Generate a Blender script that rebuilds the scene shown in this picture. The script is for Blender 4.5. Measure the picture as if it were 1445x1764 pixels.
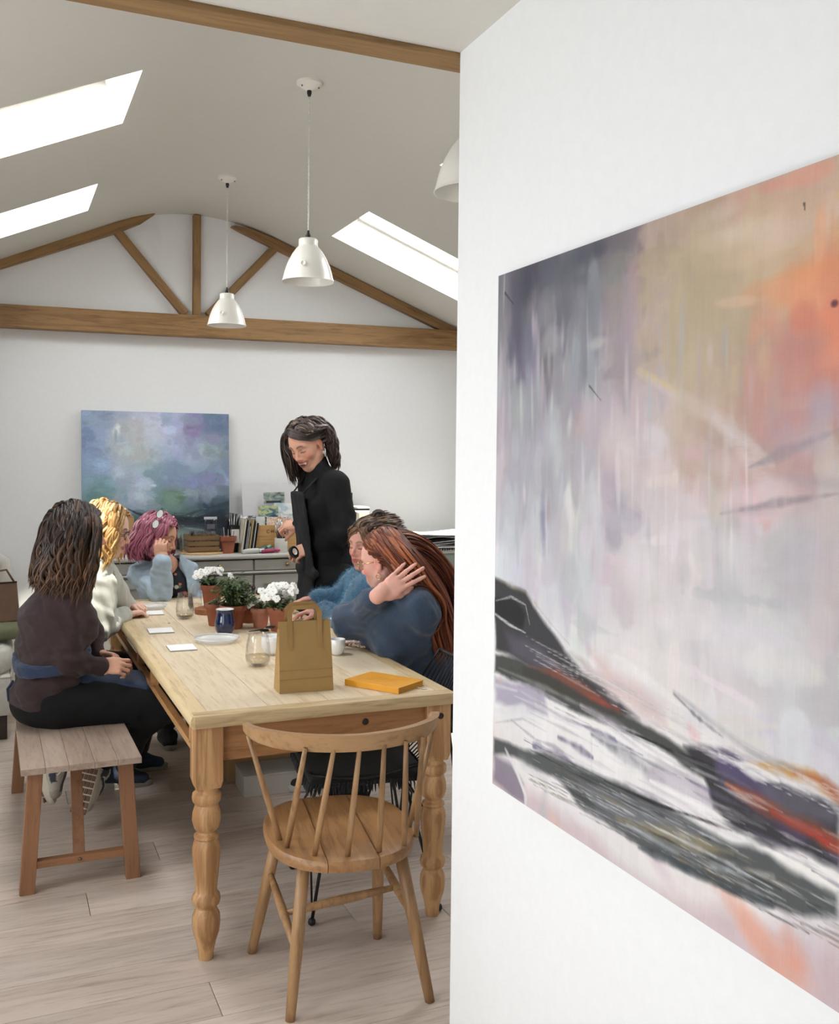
import bpy, bmesh, math, random
import numpy as np
from mathutils import Matrix, Vector
R = math.radians
for o in list(bpy.data.objects): bpy.data.objects.remove(o, do_unlink=True)
scene = bpy.context.scene
COL = scene.collection
# ---------------------------------------------------------------- camera
cd = bpy.data.cameras.new('camera'); cam = bpy.data.objects.new('camera', cd); COL.objects.link(cam)
yaw, pitch, roll = R(23.4), R(1.6), 0.010
F = Vector((math.sin(yaw)*math.cos(pitch), math.cos(yaw)*math.cos(pitch), -math.sin(pitch)))
R0 = Vector((math.cos(yaw), -math.sin(yaw), 0)); U0 = R0.cross(F)
Rv = R0*math.cos(roll)+U0*math.sin(roll); Uv = U0*math.cos(roll)-R0*math.sin(roll)
mw = Matrix((( Rv.x, Uv.x, -F.x, 0), (Rv.y, Uv.y, -F.y, 0), (Rv.z, Uv.z, -F.z, 1.52), (0, 0, 0, 1)))
cam.matrix_world = mw
cd.sensor_fit = 'VERTICAL'; cd.sensor_height = 24; cd.lens = 24*1680/1764
cd.shift_x = 0; cd.shift_y = (838.2-882)/1764
cd.clip_start = .05
scene.camera = cam
# ---------------------------------------------------------------- light
scene.view_settings.view_transform = 'Standard'; scene.view_settings.look = 'None'
scene.view_settings.exposure = 0.16; scene.view_settings.gamma = 1; scene.view_settings.use_curve_mapping = False
w = bpy.data.worlds.new('sky'); scene.world = w; w.use_nodes = True
bg = w.node_tree.nodes['Background']; bg.inputs[0].default_value = (.90, .95, 1, 1); bg.inputs[1].default_value = 1.6
def sunlight(d, strength, ang, col):
    l = bpy.data.lights.new('sun', 'SUN'); l.energy = strength; l.angle = ang; l.color = col
    o = bpy.data.objects.new('sun', l); COL.objects.link(o); o.rotation_euler = Vector(d).to_track_quat('Z', 'Y').to_euler(); o.location = (0, 0, 6)
def area(name, loc, direc, sx, sy, energy, col=(1, 1, 1)):
    l = bpy.data.lights.new(name, 'AREA'); l.shape = 'RECTANGLE'; l.size = sx; l.size_y = sy; l.energy = energy; l.color = col
    o = bpy.data.objects.new(name, l); COL.objects.link(o); o.location = loc
    o.rotation_euler = (-Vector(direc)).to_track_quat('Z', 'Y').to_euler()
    return o
sunlight((-.07, -.33, 1), 8.0, R(1.0), (1, .93, .80))
area('window_daylight', (-1.04, 1.15, 1.02), (1, 0, 0), 1.9, 1.45, 25, (.98, .99, 1))
area('window_daylight', (-1.04, 3.0, 1.45), (1, 0, 0), .85, 1.0, 24, (.95, .98, 1))
# ---------------------------------------------------------------- helpers
random.seed(7); RNG = np.random.RandomState(5)
def tag(o, label=None, cat=None, group=None, kind=None):
    if label: o['label'] = label
    if cat: o['category'] = cat
    if group: o['group'] = group
    if kind: o['kind'] = kind
    return o
def thing(name, loc, label, cat, group=None, rz=0):
    o = bpy.data.objects.new(name, None); COL.objects.link(o); o.location = loc; o.rotation_euler = (0, 0, rz)
    o.empty_display_size = .1
    return tag(o, label, cat, group)
def link(name, me, mat, parent=None, loc=(0, 0, 0), world=False):
    o = bpy.data.objects.new(name, me); COL.objects.link(o)
    if mat is not None and len(me.materials) == 0:
        for m in (mat if isinstance(mat, (list, tuple)) else [mat]): me.materials.append(m)
    if parent is not None:
        o.parent = parent
        if world: o.location = -parent.location if parent.type == 'EMPTY' else (0, 0, 0)
        else: o.location = loc
    else: o.location = loc
    return o
def copy_tree(o, parent=None):
    c = o.copy(); COL.objects.link(c)
    if parent is not None: c.parent = parent
    for ch in [x for x in o.children]: copy_tree(ch, c)
    return c
class MB:
    """collects simple shapes into one mesh"""
    def __init__(s): s.v = []; s.f = []; s.m = []; s.mi = 0; s.T = Matrix()
    def add(s, vs, fs):
        n = len(s.v)
        s.v += [tuple(s.T @ Vector(v)) for v in vs]; s.f += [tuple(i+n for i in f) for f in fs]; s.m += [s.mi]*len(fs)
        return s
    def box(s, c, d, rot=None, bev=0.0, taper=None):
        x, y, z = [q/2 for q in d]
        M = Matrix.Translation(c) @ (rot.to_4x4() if rot is not None else Matrix())
        if bev <= 0:
            vs = [(sx*x, sy*y, sz*z) for sx in (-1, 1) for sy in (-1, 1) for sz in (-1, 1)]
            if taper: vs = [(a*(taper if cc < 0 else 1), b*(taper if cc < 0 else 1), cc) for a, b, cc in vs]
            fs = [(0, 1, 3, 2), (4, 6, 7, 5), (0, 4, 5, 1), (2, 3, 7, 6), (0, 2, 6, 4), (1, 5, 7, 3)]
        else:
            bm = bmesh.new(); bmesh.ops.create_cube(bm, size=1)
            for v in bm.verts:
                v.co = Vector((v.co.x*2*x, v.co.y*2*y, v.co.z*2*z))
            bmesh.ops.bevel(bm, geom=bm.edges[:], offset=bev, segments=2, affect='EDGES', profile=.5)
            bm.verts.index_update()
            vs = [tuple(v.co) for v in bm.verts]; fs = [tuple(v.index for v in f.verts) for f in bm.faces]; bm.free()
        return s.add([tuple(M @ Vector(v)) for v in vs], fs)
    def bar(s, a, b, wx, wy, up=(0, 0, 1), bev=0):
        a, b = Vector(a), Vector(b); d = b-a; L = d.length; z = d.normalized()
        x = Vector(up).cross(z)
        if x.length < 1e-4: x = Vector((1, 0, 0))
        x.normalize(); y = z.cross(x)
        return s.box((a+b)/2, (wx, wy, L), Matrix((x, y, z)).transposed(), bev)
    def tube(s, pts, rad, n=10, cap=True, flat=1.0, up=(0, 0, 1), closed=False):
        pts = [Vector(p) for p in pts]; k = len(pts)
        rad = rad if isinstance(rad, (list, tuple)) else [rad]*k
        vs = []; fs = []
        N = None
        for i, p in enumerate(pts):
            if closed: t = pts[(i+1) % k]-pts[i-1]
            else: t = pts[min(i+1, k-1)]-pts[max(i-1, 0)]
            t.normalize()
            if N is None:
                N = Vector(up).cross(t)
                if N.length < 1e-3: N = Vector((1, 0, 0)).cross(t)
            N = (N-t*N.dot(t)).normalized(); B = t.cross(N)
            for j in range(n):
                a = 2*math.pi*j/n
                vs.append(tuple(p+N*math.cos(a)*rad[i]+B*math.sin(a)*rad[i]*flat))
        for i in range(k if closed else k-1):
            for j in range(n):
                i2 = (i+1) % k
                fs.append((i*n+j, i*n+(j+1) % n, i2*n+(j+1) % n, i2*n+j))
        if cap and not closed: fs.append(tuple(range(n-1, -1, -1))); fs.append(tuple((k-1)*n+j for j in range(n)))
        return s.add(vs, fs)
    def lathe(s, prof, c=(0, 0, 0), n=28, cap0=False, cap1=False, sx=1, sy=1):
        vs = []; fs = []; k = len(prof)
        for r, z in prof:
            for j in range(n):
                a = 2*math.pi*j/n; vs.append((c[0]+r*math.cos(a)*sx, c[1]+r*math.sin(a)*sy, c[2]+z))
        for i in range(k-1):
            for j in range(n): fs.append((i*n+j, i*n+(j+1) % n, (i+1)*n+(j+1) % n, (i+1)*n+j))
        if cap0: fs.append(tuple(range(n-1, -1, -1)))
        if cap1: fs.append(tuple((k-1)*n+j for j in range(n)))
        return s.add(vs, fs)
    def prism(s, pts, d, M=None):
        """polygon in XY extruded by d along +Z, then moved by matrix M"""
        M = M or Matrix(); n = len(pts)
        vs = [tuple(M @ Vector((p[0], p[1], 0))) for p in pts]+[tuple(M @ Vector((p[0], p[1], d))) for p in pts]
        fs = [tuple(range(n-1, -1, -1)), tuple(range(n, 2*n))]+[(i, (i+1) % n, n+(i+1) % n, n+i) for i in range(n)]
        return s.add(vs, fs)
    def ball(s, c, r, n=12, m=8):
        vs = [(0, 0, -1)]; fs = []
        for i in range(1, m):
            t = math.pi*i/m
            for j in range(n): a = 2*math.pi*j/n; vs.append((math.sin(t)*math.cos(a), math.sin(t)*math.sin(a), -math.cos(t)))
        vs.append((0, 0, 1))
        for j in range(n): fs.append((0, 1+(j+1) % n, 1+j))
        for i in range(m-2):
            for j in range(n): fs.append((1+i*n+j, 1+i*n+(j+1) % n, 1+(i+1)*n+(j+1) % n, 1+(i+1)*n+j))
        b = 1+(m-2)*n
        for j in range(n): fs.append((b+j, b+(j+1) % n, len(vs)-1))
        r = r if isinstance(r, (tuple, list)) else (r, r, r)
        return s.add([(c[0]+v[0]*r[0], c[1]+v[1]*r[1], c[2]+v[2]*r[2]) for v in vs], fs)
    def mesh(s, name, smooth=False, ang=None):
        me = bpy.data.meshes.new(name); me.from_pydata(s.v, [], s.f)
        me.polygons.foreach_set('material_index', s.m)
        if smooth or ang:
            me.polygons.foreach_set('use_smooth', [True]*len(s.f))
            if ang:
                try: me.set_sharp_from_angle(angle=R(ang))
                except Exception: pass
        me.update(); return me
    def build(s, name, mat, parent=None, smooth=False, ang=None, loc=(0, 0, 0), world=False, recalc=True):
        me = s.mesh(name, smooth, ang)
        if recalc:
            bm = bmesh.new(); bm.from_mesh(me); bmesh.ops.recalc_face_normals(bm, faces=bm.faces); bm.to_mesh(me); bm.free()
            if ang:
                try: me.set_sharp_from_angle(angle=R(ang))
                except Exception: pass
        return link(name, me, mat, parent, loc, world)
# ---------------------------------------------------------------- materials
def s2l(c):
    c = [x/255 for x in c[:3]]
    return tuple(x/12.92 if x <= .04045 else ((x+.055)/1.055)**2.4 for x in c)+(1,)
MC = {}
def newmat(name):
    m = bpy.data.materials.new(name); m.use_nodes = True; nt = m.node_tree; b = nt.nodes['Principled BSDF']
    return m, nt, b
def N(nt, t, **k):
    n = nt.nodes.new(t)
    for a, v in k.items():
        if a == 'ins':
            for i, x in v.items(): n.inputs[i].default_value = x
        else: setattr(n, a, v)
    return n
def coords(nt, scale, kind='Object', rot=(0, 0, 0)):
    tc = N(nt, 'ShaderNodeTexCoord'); mp = N(nt, 'ShaderNodeMapping'); mp.inputs['Scale'].default_value = scale; mp.inputs['Rotation'].default_value = rot
    nt.links.new(tc.outputs[kind], mp.inputs[0]); return mp
def plain(name, c, rough=.6, bump=0, bscale=60, var=0, metal=0, spec=.5, sheen=0, coat=0, stretch=(1, 1, 1)):
    if name in MC: return MC[name]
    m, nt, b = newmat(name); c = s2l(c)
    b.inputs['Base Color'].default_value = c; b.inputs['Roughness'].default_value = rough; b.inputs['Metallic'].default_value = metal
    b.inputs['Specular IOR Level'].default_value = spec
    if sheen: b.inputs['Sheen Weight'].default_value = sheen; b.inputs['Sheen Roughness'].default_value = .5
    if coat: b.inputs['Coat Weight'].default_value = coat; b.inputs['Coat Roughness'].default_value = .08
    mp = coords(nt, stretch)
    nz = N(nt, 'ShaderNodeTexNoise', ins={'Scale': bscale, 'Detail': 4}); nt.links.new(mp.outputs[0], nz.inputs['Vector'])
    if bump:
        bp = N(nt, 'ShaderNodeBump', ins={'Strength': bump, 'Distance': .004}); nt.links.new(nz.outputs[0], bp.inputs['Height']); nt.links.new(bp.outputs[0], b.inputs['Normal'])
    if var or True:
        v = var or .06
        n2 = N(nt, 'ShaderNodeTexNoise', ins={'Scale': bscale*.15, 'Detail': 3}); nt.links.new(mp.outputs[0], n2.inputs['Vector'])
        rp = N(nt, 'ShaderNodeMapRange', ins={1: .3, 2: .7, 3: 1-v, 4: 1+v*.6}); nt.links.new(n2.outputs[0], rp.inputs[0])
        mx = N(nt, 'ShaderNodeVectorMath', operation='SCALE'); mx.inputs[0].default_value = c[:3]; nt.links.new(rp.outputs[0], mx.inputs['Scale'])
        nt.links.new(mx.outputs[0], b.inputs['Base Color'])
    MC[name] = m; return m
def wood(name, c1, c2, dark, axis='X', scale=1.0, rough=.55, knots=.0, contrast=1.0, pale=None, bump=.25, objvar=.12):
    """stretched grain along axis; c1-c2 growth bands, dark fine lines, optional knots"""
    if name in MC: return MC[name]
    m, nt, b = newmat(name)
    st = {'X': (1.2, 14, 14), 'Y': (14, 1.2, 14), 'Z': (14, 14, 1.2)}[axis]
    tc = N(nt, 'ShaderNodeTexCoord'); oi = N(nt, 'ShaderNodeObjectInfo')
    of = N(nt, 'ShaderNodeVectorMath', operation='SCALE'); of.inputs[0].default_value = (37, 23, 11); nt.links.new(oi.outputs['Random'], of.inputs['Scale'])
    ad = N(nt, 'ShaderNodeVectorMath', operation='ADD'); nt.links.new(tc.outputs['Object'], ad.inputs[0]); nt.links.new(of.outputs[0], ad.inputs[1])
    # knots bend the grain
    kn = N(nt, 'ShaderNodeTexVoronoi', ins={'Scale': 3.2*scale}); 
    kmp = N(nt, 'ShaderNodeMapping'); kmp.inputs['Scale'].default_value = {'X': (.55, 2, 1), 'Y': (2, .55, 1), 'Z': (2, 1, .55)}[axis]
    nt.links.new(ad.outputs[0], kmp.inputs[0]); nt.links.new(kmp.outputs[0], kn.inputs['Vector'])
    mp = N(nt, 'ShaderNodeMapping'); mp.inputs['Scale'].default_value = tuple(s*scale for s in st); nt.links.new(ad.outputs[0], mp.inputs[0])
    nz = N(nt, 'ShaderNodeTexNoise', ins={'Scale': 1.0, 'Detail': 5, 'Roughness': .55, 'Distortion': .6}); nt.links.new(mp.outputs[0], nz.inputs['Vector'])
    kd = N(nt, 'ShaderNodeMapRange', ins={1: .0, 2: .30, 3: 1.0, 4: 0.0}); nt.links.new(kn.outputs['Distance'], kd.inputs[0])
    wv = N(nt, 'ShaderNodeMath', operation='MULTIPLY_ADD'); wv.inputs[1].default_value = 26; nt.links.new(nz.outputs[0], wv.inputs[0]); nt.links.new(kd.outputs[0], wv.inputs[2])
    sn = N(nt, 'ShaderNodeMath', operation='SINE'); nt.links.new(wv.outputs[0], sn.inputs[0])
    mr = N(nt, 'ShaderNodeMapRange', ins={1: -.3, 2: 1, 3: .5-.5*contrast, 4: .5+.5*contrast}); nt.links.new(sn.outputs[0], mr.inputs[0])
    mx = N(nt, 'ShaderNodeMix', data_type='RGBA'); nt.links.new(mr.outputs[0], mx.inputs['Factor'])
    mx.inputs['A'].default_value = s2l(c1); mx.inputs['B'].default_value = s2l(c2)
    fn = N(nt, 'ShaderNodeTexNoise', ins={'Scale': 5.0, 'Detail': 6, 'Roughness': .7}); nt.links.new(mp.outputs[0], fn.inputs['Vector'])
    fr = N(nt, 'ShaderNodeMapRange', ins={1: .50, 2: .72, 3: 0, 4: .75}); nt.links.new(fn.outputs[0], fr.inputs[0])
    m2 = N(nt, 'ShaderNodeMix', data_type='RGBA'); nt.links.new(fr.outputs[0], m2.inputs['Factor']); nt.links.new(mx.outputs['Result'], m2.inputs['A']); m2.inputs['B'].default_value = s2l(dark)
    last = m2.outputs['Result']
    # broad blotches
    bn = N(nt, 'ShaderNodeTexNoise', ins={'Scale': .22, 'Detail': 3}); nt.links.new(mp.outputs[0], bn.inputs['Vector'])
    br = N(nt, 'ShaderNodeMapRange', ins={1: .35, 2: .65, 3: 0, 4: .38}); nt.links.new(bn.outputs[0], br.inputs[0])
    m4 = N(nt, 'ShaderNodeMix', data_type='RGBA'); nt.links.new(br.outputs[0], m4.inputs['Factor']); nt.links.new(last, m4.inputs['A']); m4.inputs['B'].default_value = s2l(pale or c1); last = m4.outputs['Result']
    if knots:
        kk = N(nt, 'ShaderNodeMapRange', ins={1: knots*.6, 2: knots, 3: .9, 4: 0}); nt.links.new(kn.outputs['Distance'], kk.inputs[0])
        m3 = N(nt, 'ShaderNodeMix', data_type='RGBA'); nt.links.new(kk.outputs[0], m3.inputs['Factor']); nt.links.new(last, m3.inputs['A'])
        m3.inputs['B'].default_value = s2l([x*.55 for x in dark]); last = m3.outputs['Result']
    rv = N(nt, 'ShaderNodeMapRange', ins={1: 0, 2: 1, 3: 1-objvar, 4: 1+objvar}); nt.links.new(oi.outputs['Random'], rv.inputs[0])
    vs = N(nt, 'ShaderNodeVectorMath', operation='SCALE'); nt.links.new(last, vs.inputs[0]); nt.links.new(rv.outputs[0], vs.inputs['Scale'])
    nt.links.new(vs.outputs[0], b.inputs['Base Color'])
    b.inputs['Roughness'].default_value = rough
    bp = N(nt, 'ShaderNodeBump', ins={'Strength': bump, 'Distance': .002}); nt.links.new(fn.outputs[0], bp.inputs['Height']); nt.links.new(bp.outputs[0], b.inputs['Normal'])
    MC[name] = m; return m
def glassmat(name, tint=(1, 1, 1), rough=0.0):
    """thin clear glass: mostly transparent with fresnel reflections"""
    if name in MC: return MC[name]
    m, nt, b = newmat(name); nt.nodes.remove(b); out = nt.nodes['Material Output']
    tr = N(nt, 'ShaderNodeBsdfTransparent', ins={0: tint+(1,)}); gl = N(nt, 'ShaderNodeBsdfGlossy', ins={'Roughness': rough})
    lw = N(nt, 'ShaderNodeLayerWeight', ins={0: .35}); mr = N(nt, 'ShaderNodeMapRange', ins={1: 0, 2: 1, 3: .03, 4: .42}); nt.links.new(lw.outputs['Facing'], mr.inputs[0])
    mx = N(nt, 'ShaderNodeMixShader'); nt.links.new(mr.outputs[0], mx.inputs[0]); nt.links.new(tr.outputs[0], mx.inputs[1]); nt.links.new(gl.outputs[0], mx.inputs[2])
    nt.links.new(mx.outputs[0], out.inputs[0]); MC[name] = m; return m
def vcol(name, rough=.6, attr='Col', detail=0, dscale=(1, 1, 1), bump=0, bscale=200, sss=0, sheen=0, spec=.5, aniso=0):
    if name in MC: return MC[name]
    m, nt, b = newmat(name); at = N(nt, 'ShaderNodeAttribute', attribute_name=attr); last = at.outputs['Color']
    b.inputs['Specular IOR Level'].default_value = spec
    if detail:
        mp = coords(nt, dscale); nz = N(nt, 'ShaderNodeTexNoise', ins={'Scale': 1, 'Detail': 6, 'Roughness': .65}); nt.links.new(mp.outputs[0], nz.inputs['Vector'])
        rp = N(nt, 'ShaderNodeMapRange', ins={1: .3, 2: .7, 3: 1-detail, 4: 1+detail}); nt.links.new(nz.outputs[0], rp.inputs[0])
        mx = N(nt, 'ShaderNodeVectorMath', operation='SCALE'); nt.links.new(last, mx.inputs[0]); nt.links.new(rp.outputs[0], mx.inputs['Scale']); last = mx.outputs[0]
    nt.links.new(last, b.inputs['Base Color']); b.inputs['Roughness'].default_value = rough
    if sss: b.inputs['Subsurface Weight'].default_value = sss; b.inputs['Subsurface Radius'].default_value = (.012, .005, .003); b.inputs['Subsurface Scale'].default_value = 1.0
    if sheen: b.inputs['Sheen Weight'].default_value = sheen
    if bump:
        mp = coords(nt, (1, 1, 1)); nz = N(nt, 'ShaderNodeTexNoise', ins={'Scale': bscale, 'Detail': 5}); nt.links.new(mp.outputs[0], nz.inputs['Vector'])
        bp = N(nt, 'ShaderNodeBump', ins={'Strength': bump, 'Distance': .003}); nt.links.new(nz.outputs[0], bp.inputs['Height']); nt.links.new(bp.outputs[0], b.inputs['Normal'])
    MC[name] = m; return m
WALL = plain('white_wall_paint', (234, 235, 235), .75, .12, 260, .015)
CEIL = plain('white_ceiling_paint', (214, 211, 203), .8, .1, 260, .015)
WHITE = plain('white_gloss_paint', (240, 240, 238), .35, 0, 60, .02)
# ---------------------------------------------------------------- structure
XL, XR, YB, YF, YP, XP = -.92, 3.75, 6.36, -1.3, 2.20, 1.05
RZ = 3.07; RL, RRr = .91, 1.42; SL, SR = .44, .385
BL = .24   # half width of the rounded transition from slope to flat
def zroof(x):
    def q(d, m): return 0 if d <= -BL else (m*d if d >= BL else m*(d+BL)**2/(4*BL))
    return RZ-q(RL-x, SL)-q(x-RRr, SR)
TH = .22
b = MB()   # floor base
b.box(((XL+XR)/2, (YB+YF)/2, -.04), (XR-XL+.4, YB-YF+.4, .04)); floor = b.build('floor', plain('dark_floor_base', (90, 78, 68), .9)); tag(floor, kind='structure')
FW = wood('whitened_oak_floor', (214, 198, 184), (194, 176, 162), (138, 118, 104), 'X', .9, .45, .05, .5, (224, 212, 202), .12, .12)
pw = .186; meshes = {}
for i in range(int((YB-YF)/pw)+1):
    y0 = YF+i*pw; x = XL-[.9, .3, 1.3, .62, 1.1, .1][i % 6]
    while x < XR:
        L = [1.9, 1.5, 2.1][(i*7+int(x*3)) % 3]
        a, e = max(x, XL), min(x+L, XR)
        if e-a > .05:
            key = round(e-a, 2)
            if key not in meshes:
                q = MB(); q.box((0, 0, -.01), (key-.0018, pw-.0022, .02), None, .0012); meshes[key] = q.mesh('plank')
            o = link('plank', meshes[key], FW, floor, ((a+e)/2, min(y0+pw/2, YB), 0))
        x += L
# walls
b = MB()
# gable: up to roof line
pts = [(XL-.1, 0), (XR+.1, 0), (XR+.1, zroof(XR+.1)+.3), (RRr, RZ+.3), (RL, RZ+.3), (XL-.1, zroof(XL-.1)+.3)]
b.prism(pts, .15, Matrix.Translation((0, YB+.15, 0)) @ Matrix.Rotation(R(90), 4, 'X'))
tag(b.build('wall_back', WALL), kind='structure')
def wall_x(name, x, th, y0, y1, z1, holes, kindmat=WALL):
    """wall in plane X with rectangular holes (ya, yb, za, zb)"""
    b = MB(); ys = sorted({y0, y1, *[h[0] for h in holes], *[h[1] for h in holes]})
    for a, e in zip(ys[:-1], ys[1:]):
        hs = sorted([h for h in holes if h[0] <= a+1e-6 and h[1] >= e-1e-6], key=lambda h: h[2]); z = 0
        for h in hs:
            if h[2] > z: b.box((x+th/2, (a+e)/2, (z+h[2])/2), (abs(th), e-a, h[2]-z))
            z = h[3]
        b.box((x+th/2, (a+e)/2, (z+z1)/2), (abs(th), e-a, z1-z))
    return tag(b.build(name, kindmat), kind='structure')
wall_x('wall_left', XL, -.18, YF, YB, 2.75, [(.2, 2.1, .3, 2.0), (2.57, 3.43, .95, 1.95)])
def window_x(idx, y0, y1, z0, z1):
    fr = MB(); t = .05; x = XL-.09
    for c, d in [((x, (y0+y1)/2, z0+t/2), (.07, y1-y0, t)), ((x, (y0+y1)/2, z1-t/2), (.07, y1-y0, t)), ((x, y0+t/2, (z0+z1)/2), (.07, t, z1-z0)), ((x, y1-t/2, (z0+z1)/2), (.07, t, z1-z0)), ((x, (y0+y1)/2, (z0+z1)/2), (.05, .04, z1-z0))]: fr.box(c, d)
    w_ = fr.build('window_%d' % idx, WHITE); tag(w_, kind='structure')
    g = MB(); g.box((x, (y0+y1)/2, (z0+z1)/2), (.006, y1-y0-.08, z1-z0-.08)); g.build('pane', glassmat('window_glass'), w_)
window_x(5, .2, 2.1, .3, 2.0); window_x(6, 2.57, 3.43, .95, 1.95)
wall_x('wall_right', XR, .15, YP, YB, 2.5, [])
wall_x('wall_near_right', XP, .16, YF, YP, 2.524, [])
b = MB(); b.box(((XL+XP)/2, YF-.08, 1.3), (XP-XL+.5, .16, 2.6)); tag(b.build('wall_front', WALL), kind='structure')
b = MB(); b.box(((XP+.16+XR)/2, YP-.08, 1.25), (XR-XP-.16+.3, .16, 2.5)); tag(b.build('wall_passage', WALL), kind='structure')
# near flat ceiling with its edge wall rising to the vault
b = MB(); b.box(((XL+XP)/2+.1, (YF+YP)/2, 2.524+.06), (XP-XL+.6, YP-YF, .12)); b.box(((XL+XR)/2, YP+.05, 2.55+.38), (XR-XL+.4, .09, .76))
tag(b.build('ceiling_near', CEIL), kind='structure')
BEAM = wood('brown_stained_beam', (150, 114, 72), (124, 90, 54), (78, 52, 32), 'X', 1.0, .6, .07, .8, (158, 130, 86), .3)
bm_ = thing('ceiling_beam', (1.4, YP+.043, 2.51), 'long brown wooden beam across the near edge of the flat ceiling, running into the white wall', 'beam')
b = MB(); b.box((0, 0, .03), (2*(1.4-XL), .082, .06), None, .002); b.build('timber', BEAM, bm_)
# vaulted ceiling with skylight openings
def slope_pt(x, y, up=0):
    if x < RL: n = Vector((-SL, 0, 1)).normalized()
    elif x > RRr: n = Vector((SR, 0, 1)).normalized()
    else: n = Vector((0, 0, 1))
    return Vector((x, y, zroof(x)))+n*up
def slab(b, x0, x1, y0, y1, side, th=TH):
    m, s = (SL, -1) if side == 'L' else (SR, 1)
    n = (Vector((-m, 0, 1)) if side == 'L' else Vector((m, 0, 1))).normalized()
    zf = (lambda x: RZ-(RL-x)*SL) if side == 'L' else (lambda x: RZ-(x-RRr)*SR)
    lo = [Vector((x, y, zf(x))) for x, y in ((x0, y0), (x1, y0), (x1, y1), (x0, y1))]
    hi = [p+n*th for p in lo]
    b.add([tuple(p) for p in lo+hi], [(0, 1, 2, 3), (7, 6, 5, 4), (0, 4, 5, 1), (1, 5, 6, 2), (2, 6, 7, 3), (3, 7, 4, 0)])
SKY = [('L', -.03, .47, 3.57, 4.17), ('L', -.03, .46, 5.12, 5.70), ('R', 1.89, 2.82, 3.57, 4.17), ('R', 1.89, 2.82, 5.11, 5.77)]  # the near right skylight is unseen, added for its light
b = MB(); y0, y1 = YP+.0, YB+.01
for side, xa, xb in (('L', XL-.25, RL-BL), ('R', RRr+BL, XR+.25)):
    hs = sorted([h for h in SKY if h[0] == side], key=lambda h: h[3]); y = y0
    for h in hs:
        slab(b, xa, xb, y, h[3], side); slab(b, xa, h[1], h[3], h[4], side); slab(b, h[2], xb, h[3], h[4], side); y = h[4]
    slab(b, xa, xb, y, y1, side)
cx_ = [RL-BL+(RRr-RL+2*BL)*i/40 for i in range(41)]; k_ = len(cx_)
b.add([(x, y, zroof(x)) for y in (y0, y1) for x in cx_]+[(x, y, RZ+TH) for y in (y0, y1) for x in cx_], [(i, i+1, k_+i+1, k_+i) for i in range(k_-1)]+[(2*k_+i, 3*k_+i, 3*k_+i+1, 2*k_+i+1) for i in range(k_-1)]+[(i, 2*k_+i, 2*k_+i+1, i+1) for i in range(k_-1)]+[(k_+i, k_+i+1, 3*k_+i+1, 3*k_+i) for i in range(k_-1)])
tag(b.build('ceiling', CEIL, ang=12), kind='structure')
for k, (side, xa, xb, ya, yb) in enumerate(SKY):
    m = SL if side == 'L' else -SR; n = Vector((-m, 0, 1)).normalized(); t = Vector((1, 0, m)).normalized()
    c = slope_pt((xa+xb)/2, (ya+yb)/2, .0)+n*.20; rot = Matrix((t, Vector((0, 1, 0)), n)).transposed(); L = (xb-xa)*math.sqrt(1+m*m); Wd = yb-ya
    fr = MB(); tt = .035
    for lc, d in [((-L/2+tt/2, 0), (tt, Wd)), ((L/2-tt/2, 0), (tt, Wd)), ((0, -Wd/2+tt/2), (L, tt)), ((0, Wd/2-tt/2), (L, tt))]:
        fr.box(c+rot @ Vector((lc[0], lc[1], 0)), (d[0]-.002, d[1]-.002, .05), rot)
    w_ = fr.build('window_%d' % (k+1), WHITE); tag(w_, kind='structure')
    g = MB(); g.box(c, (L-.05, Wd-.05, .008), rot); g.build('pane', glassmat('window_glass'), w_)
    area('skylight_daylight', c+n*.12, -n, L*1.15, Wd*1.15, (34 if side == 'R' else 30), (.96, .98, 1))
# roof truss on the gable wall
tr = thing('roof_truss', (1.17, YB, 2.28), 'brown timber roof truss on the white gable wall: tie beam, rafters, post and struts', 'roof truss')
def timber(name, a, e, wd, dp, lab=None, axis='X', y=None, ends=None):
    """bar lying against the wall between two points (x, z); local X runs along it"""
    a, e = Vector((a[0], 0, a[1])), Vector((e[0], 0, e[1])); d = e-a; L = d.length; ang = math.atan2(d.z, d.x); b = MB()
    if ends == 'taper':   # rafter whose upper end is cut to a rounded point
        prof = [(-L/2, -wd/2), (L/2-.30, -wd/2), (L/2-.12, -wd*.28), (L/2-.02, wd*.18), (L/2, wd*.42), (L/2-.06, wd*.5), (-L/2, wd/2)]
        b.prism(prof, dp, Matrix.Rotation(R(90), 4, 'X') @ Matrix.Translation((0, 0, -dp/2)))
    else: b.box((0, 0, 0), (L, dp, wd), None, .004)
    o = b.build(name, BEAM, tr); c = (a+e)/2; yy = YB-dp/2-.001 if y is None else y
    o.location = Vector((c.x, yy, c.z))-tr.location; o.rotation_euler = (0, -ang, 0)
    return o
TIE = timber('tie_beam', (XL+.0, 2.335), (XR, 2.375), .135, .09)
timber('rafter', (XL, 2.262), (.93, 3.038), .060, .05, ends='taper')
rr = timber('rafter', (3.55, 2.215), (1.40, 3.038), .060, .05, ends='taper')
timber('king_post', (1.172, 2.42), (1.172, 3.065), .048, .045)
timber('strut', (1.10, 2.43), (.66, 2.94), .052, .045)
timber('strut', (1.245, 2.43), (1.70, 2.925), .052, .045)
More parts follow.
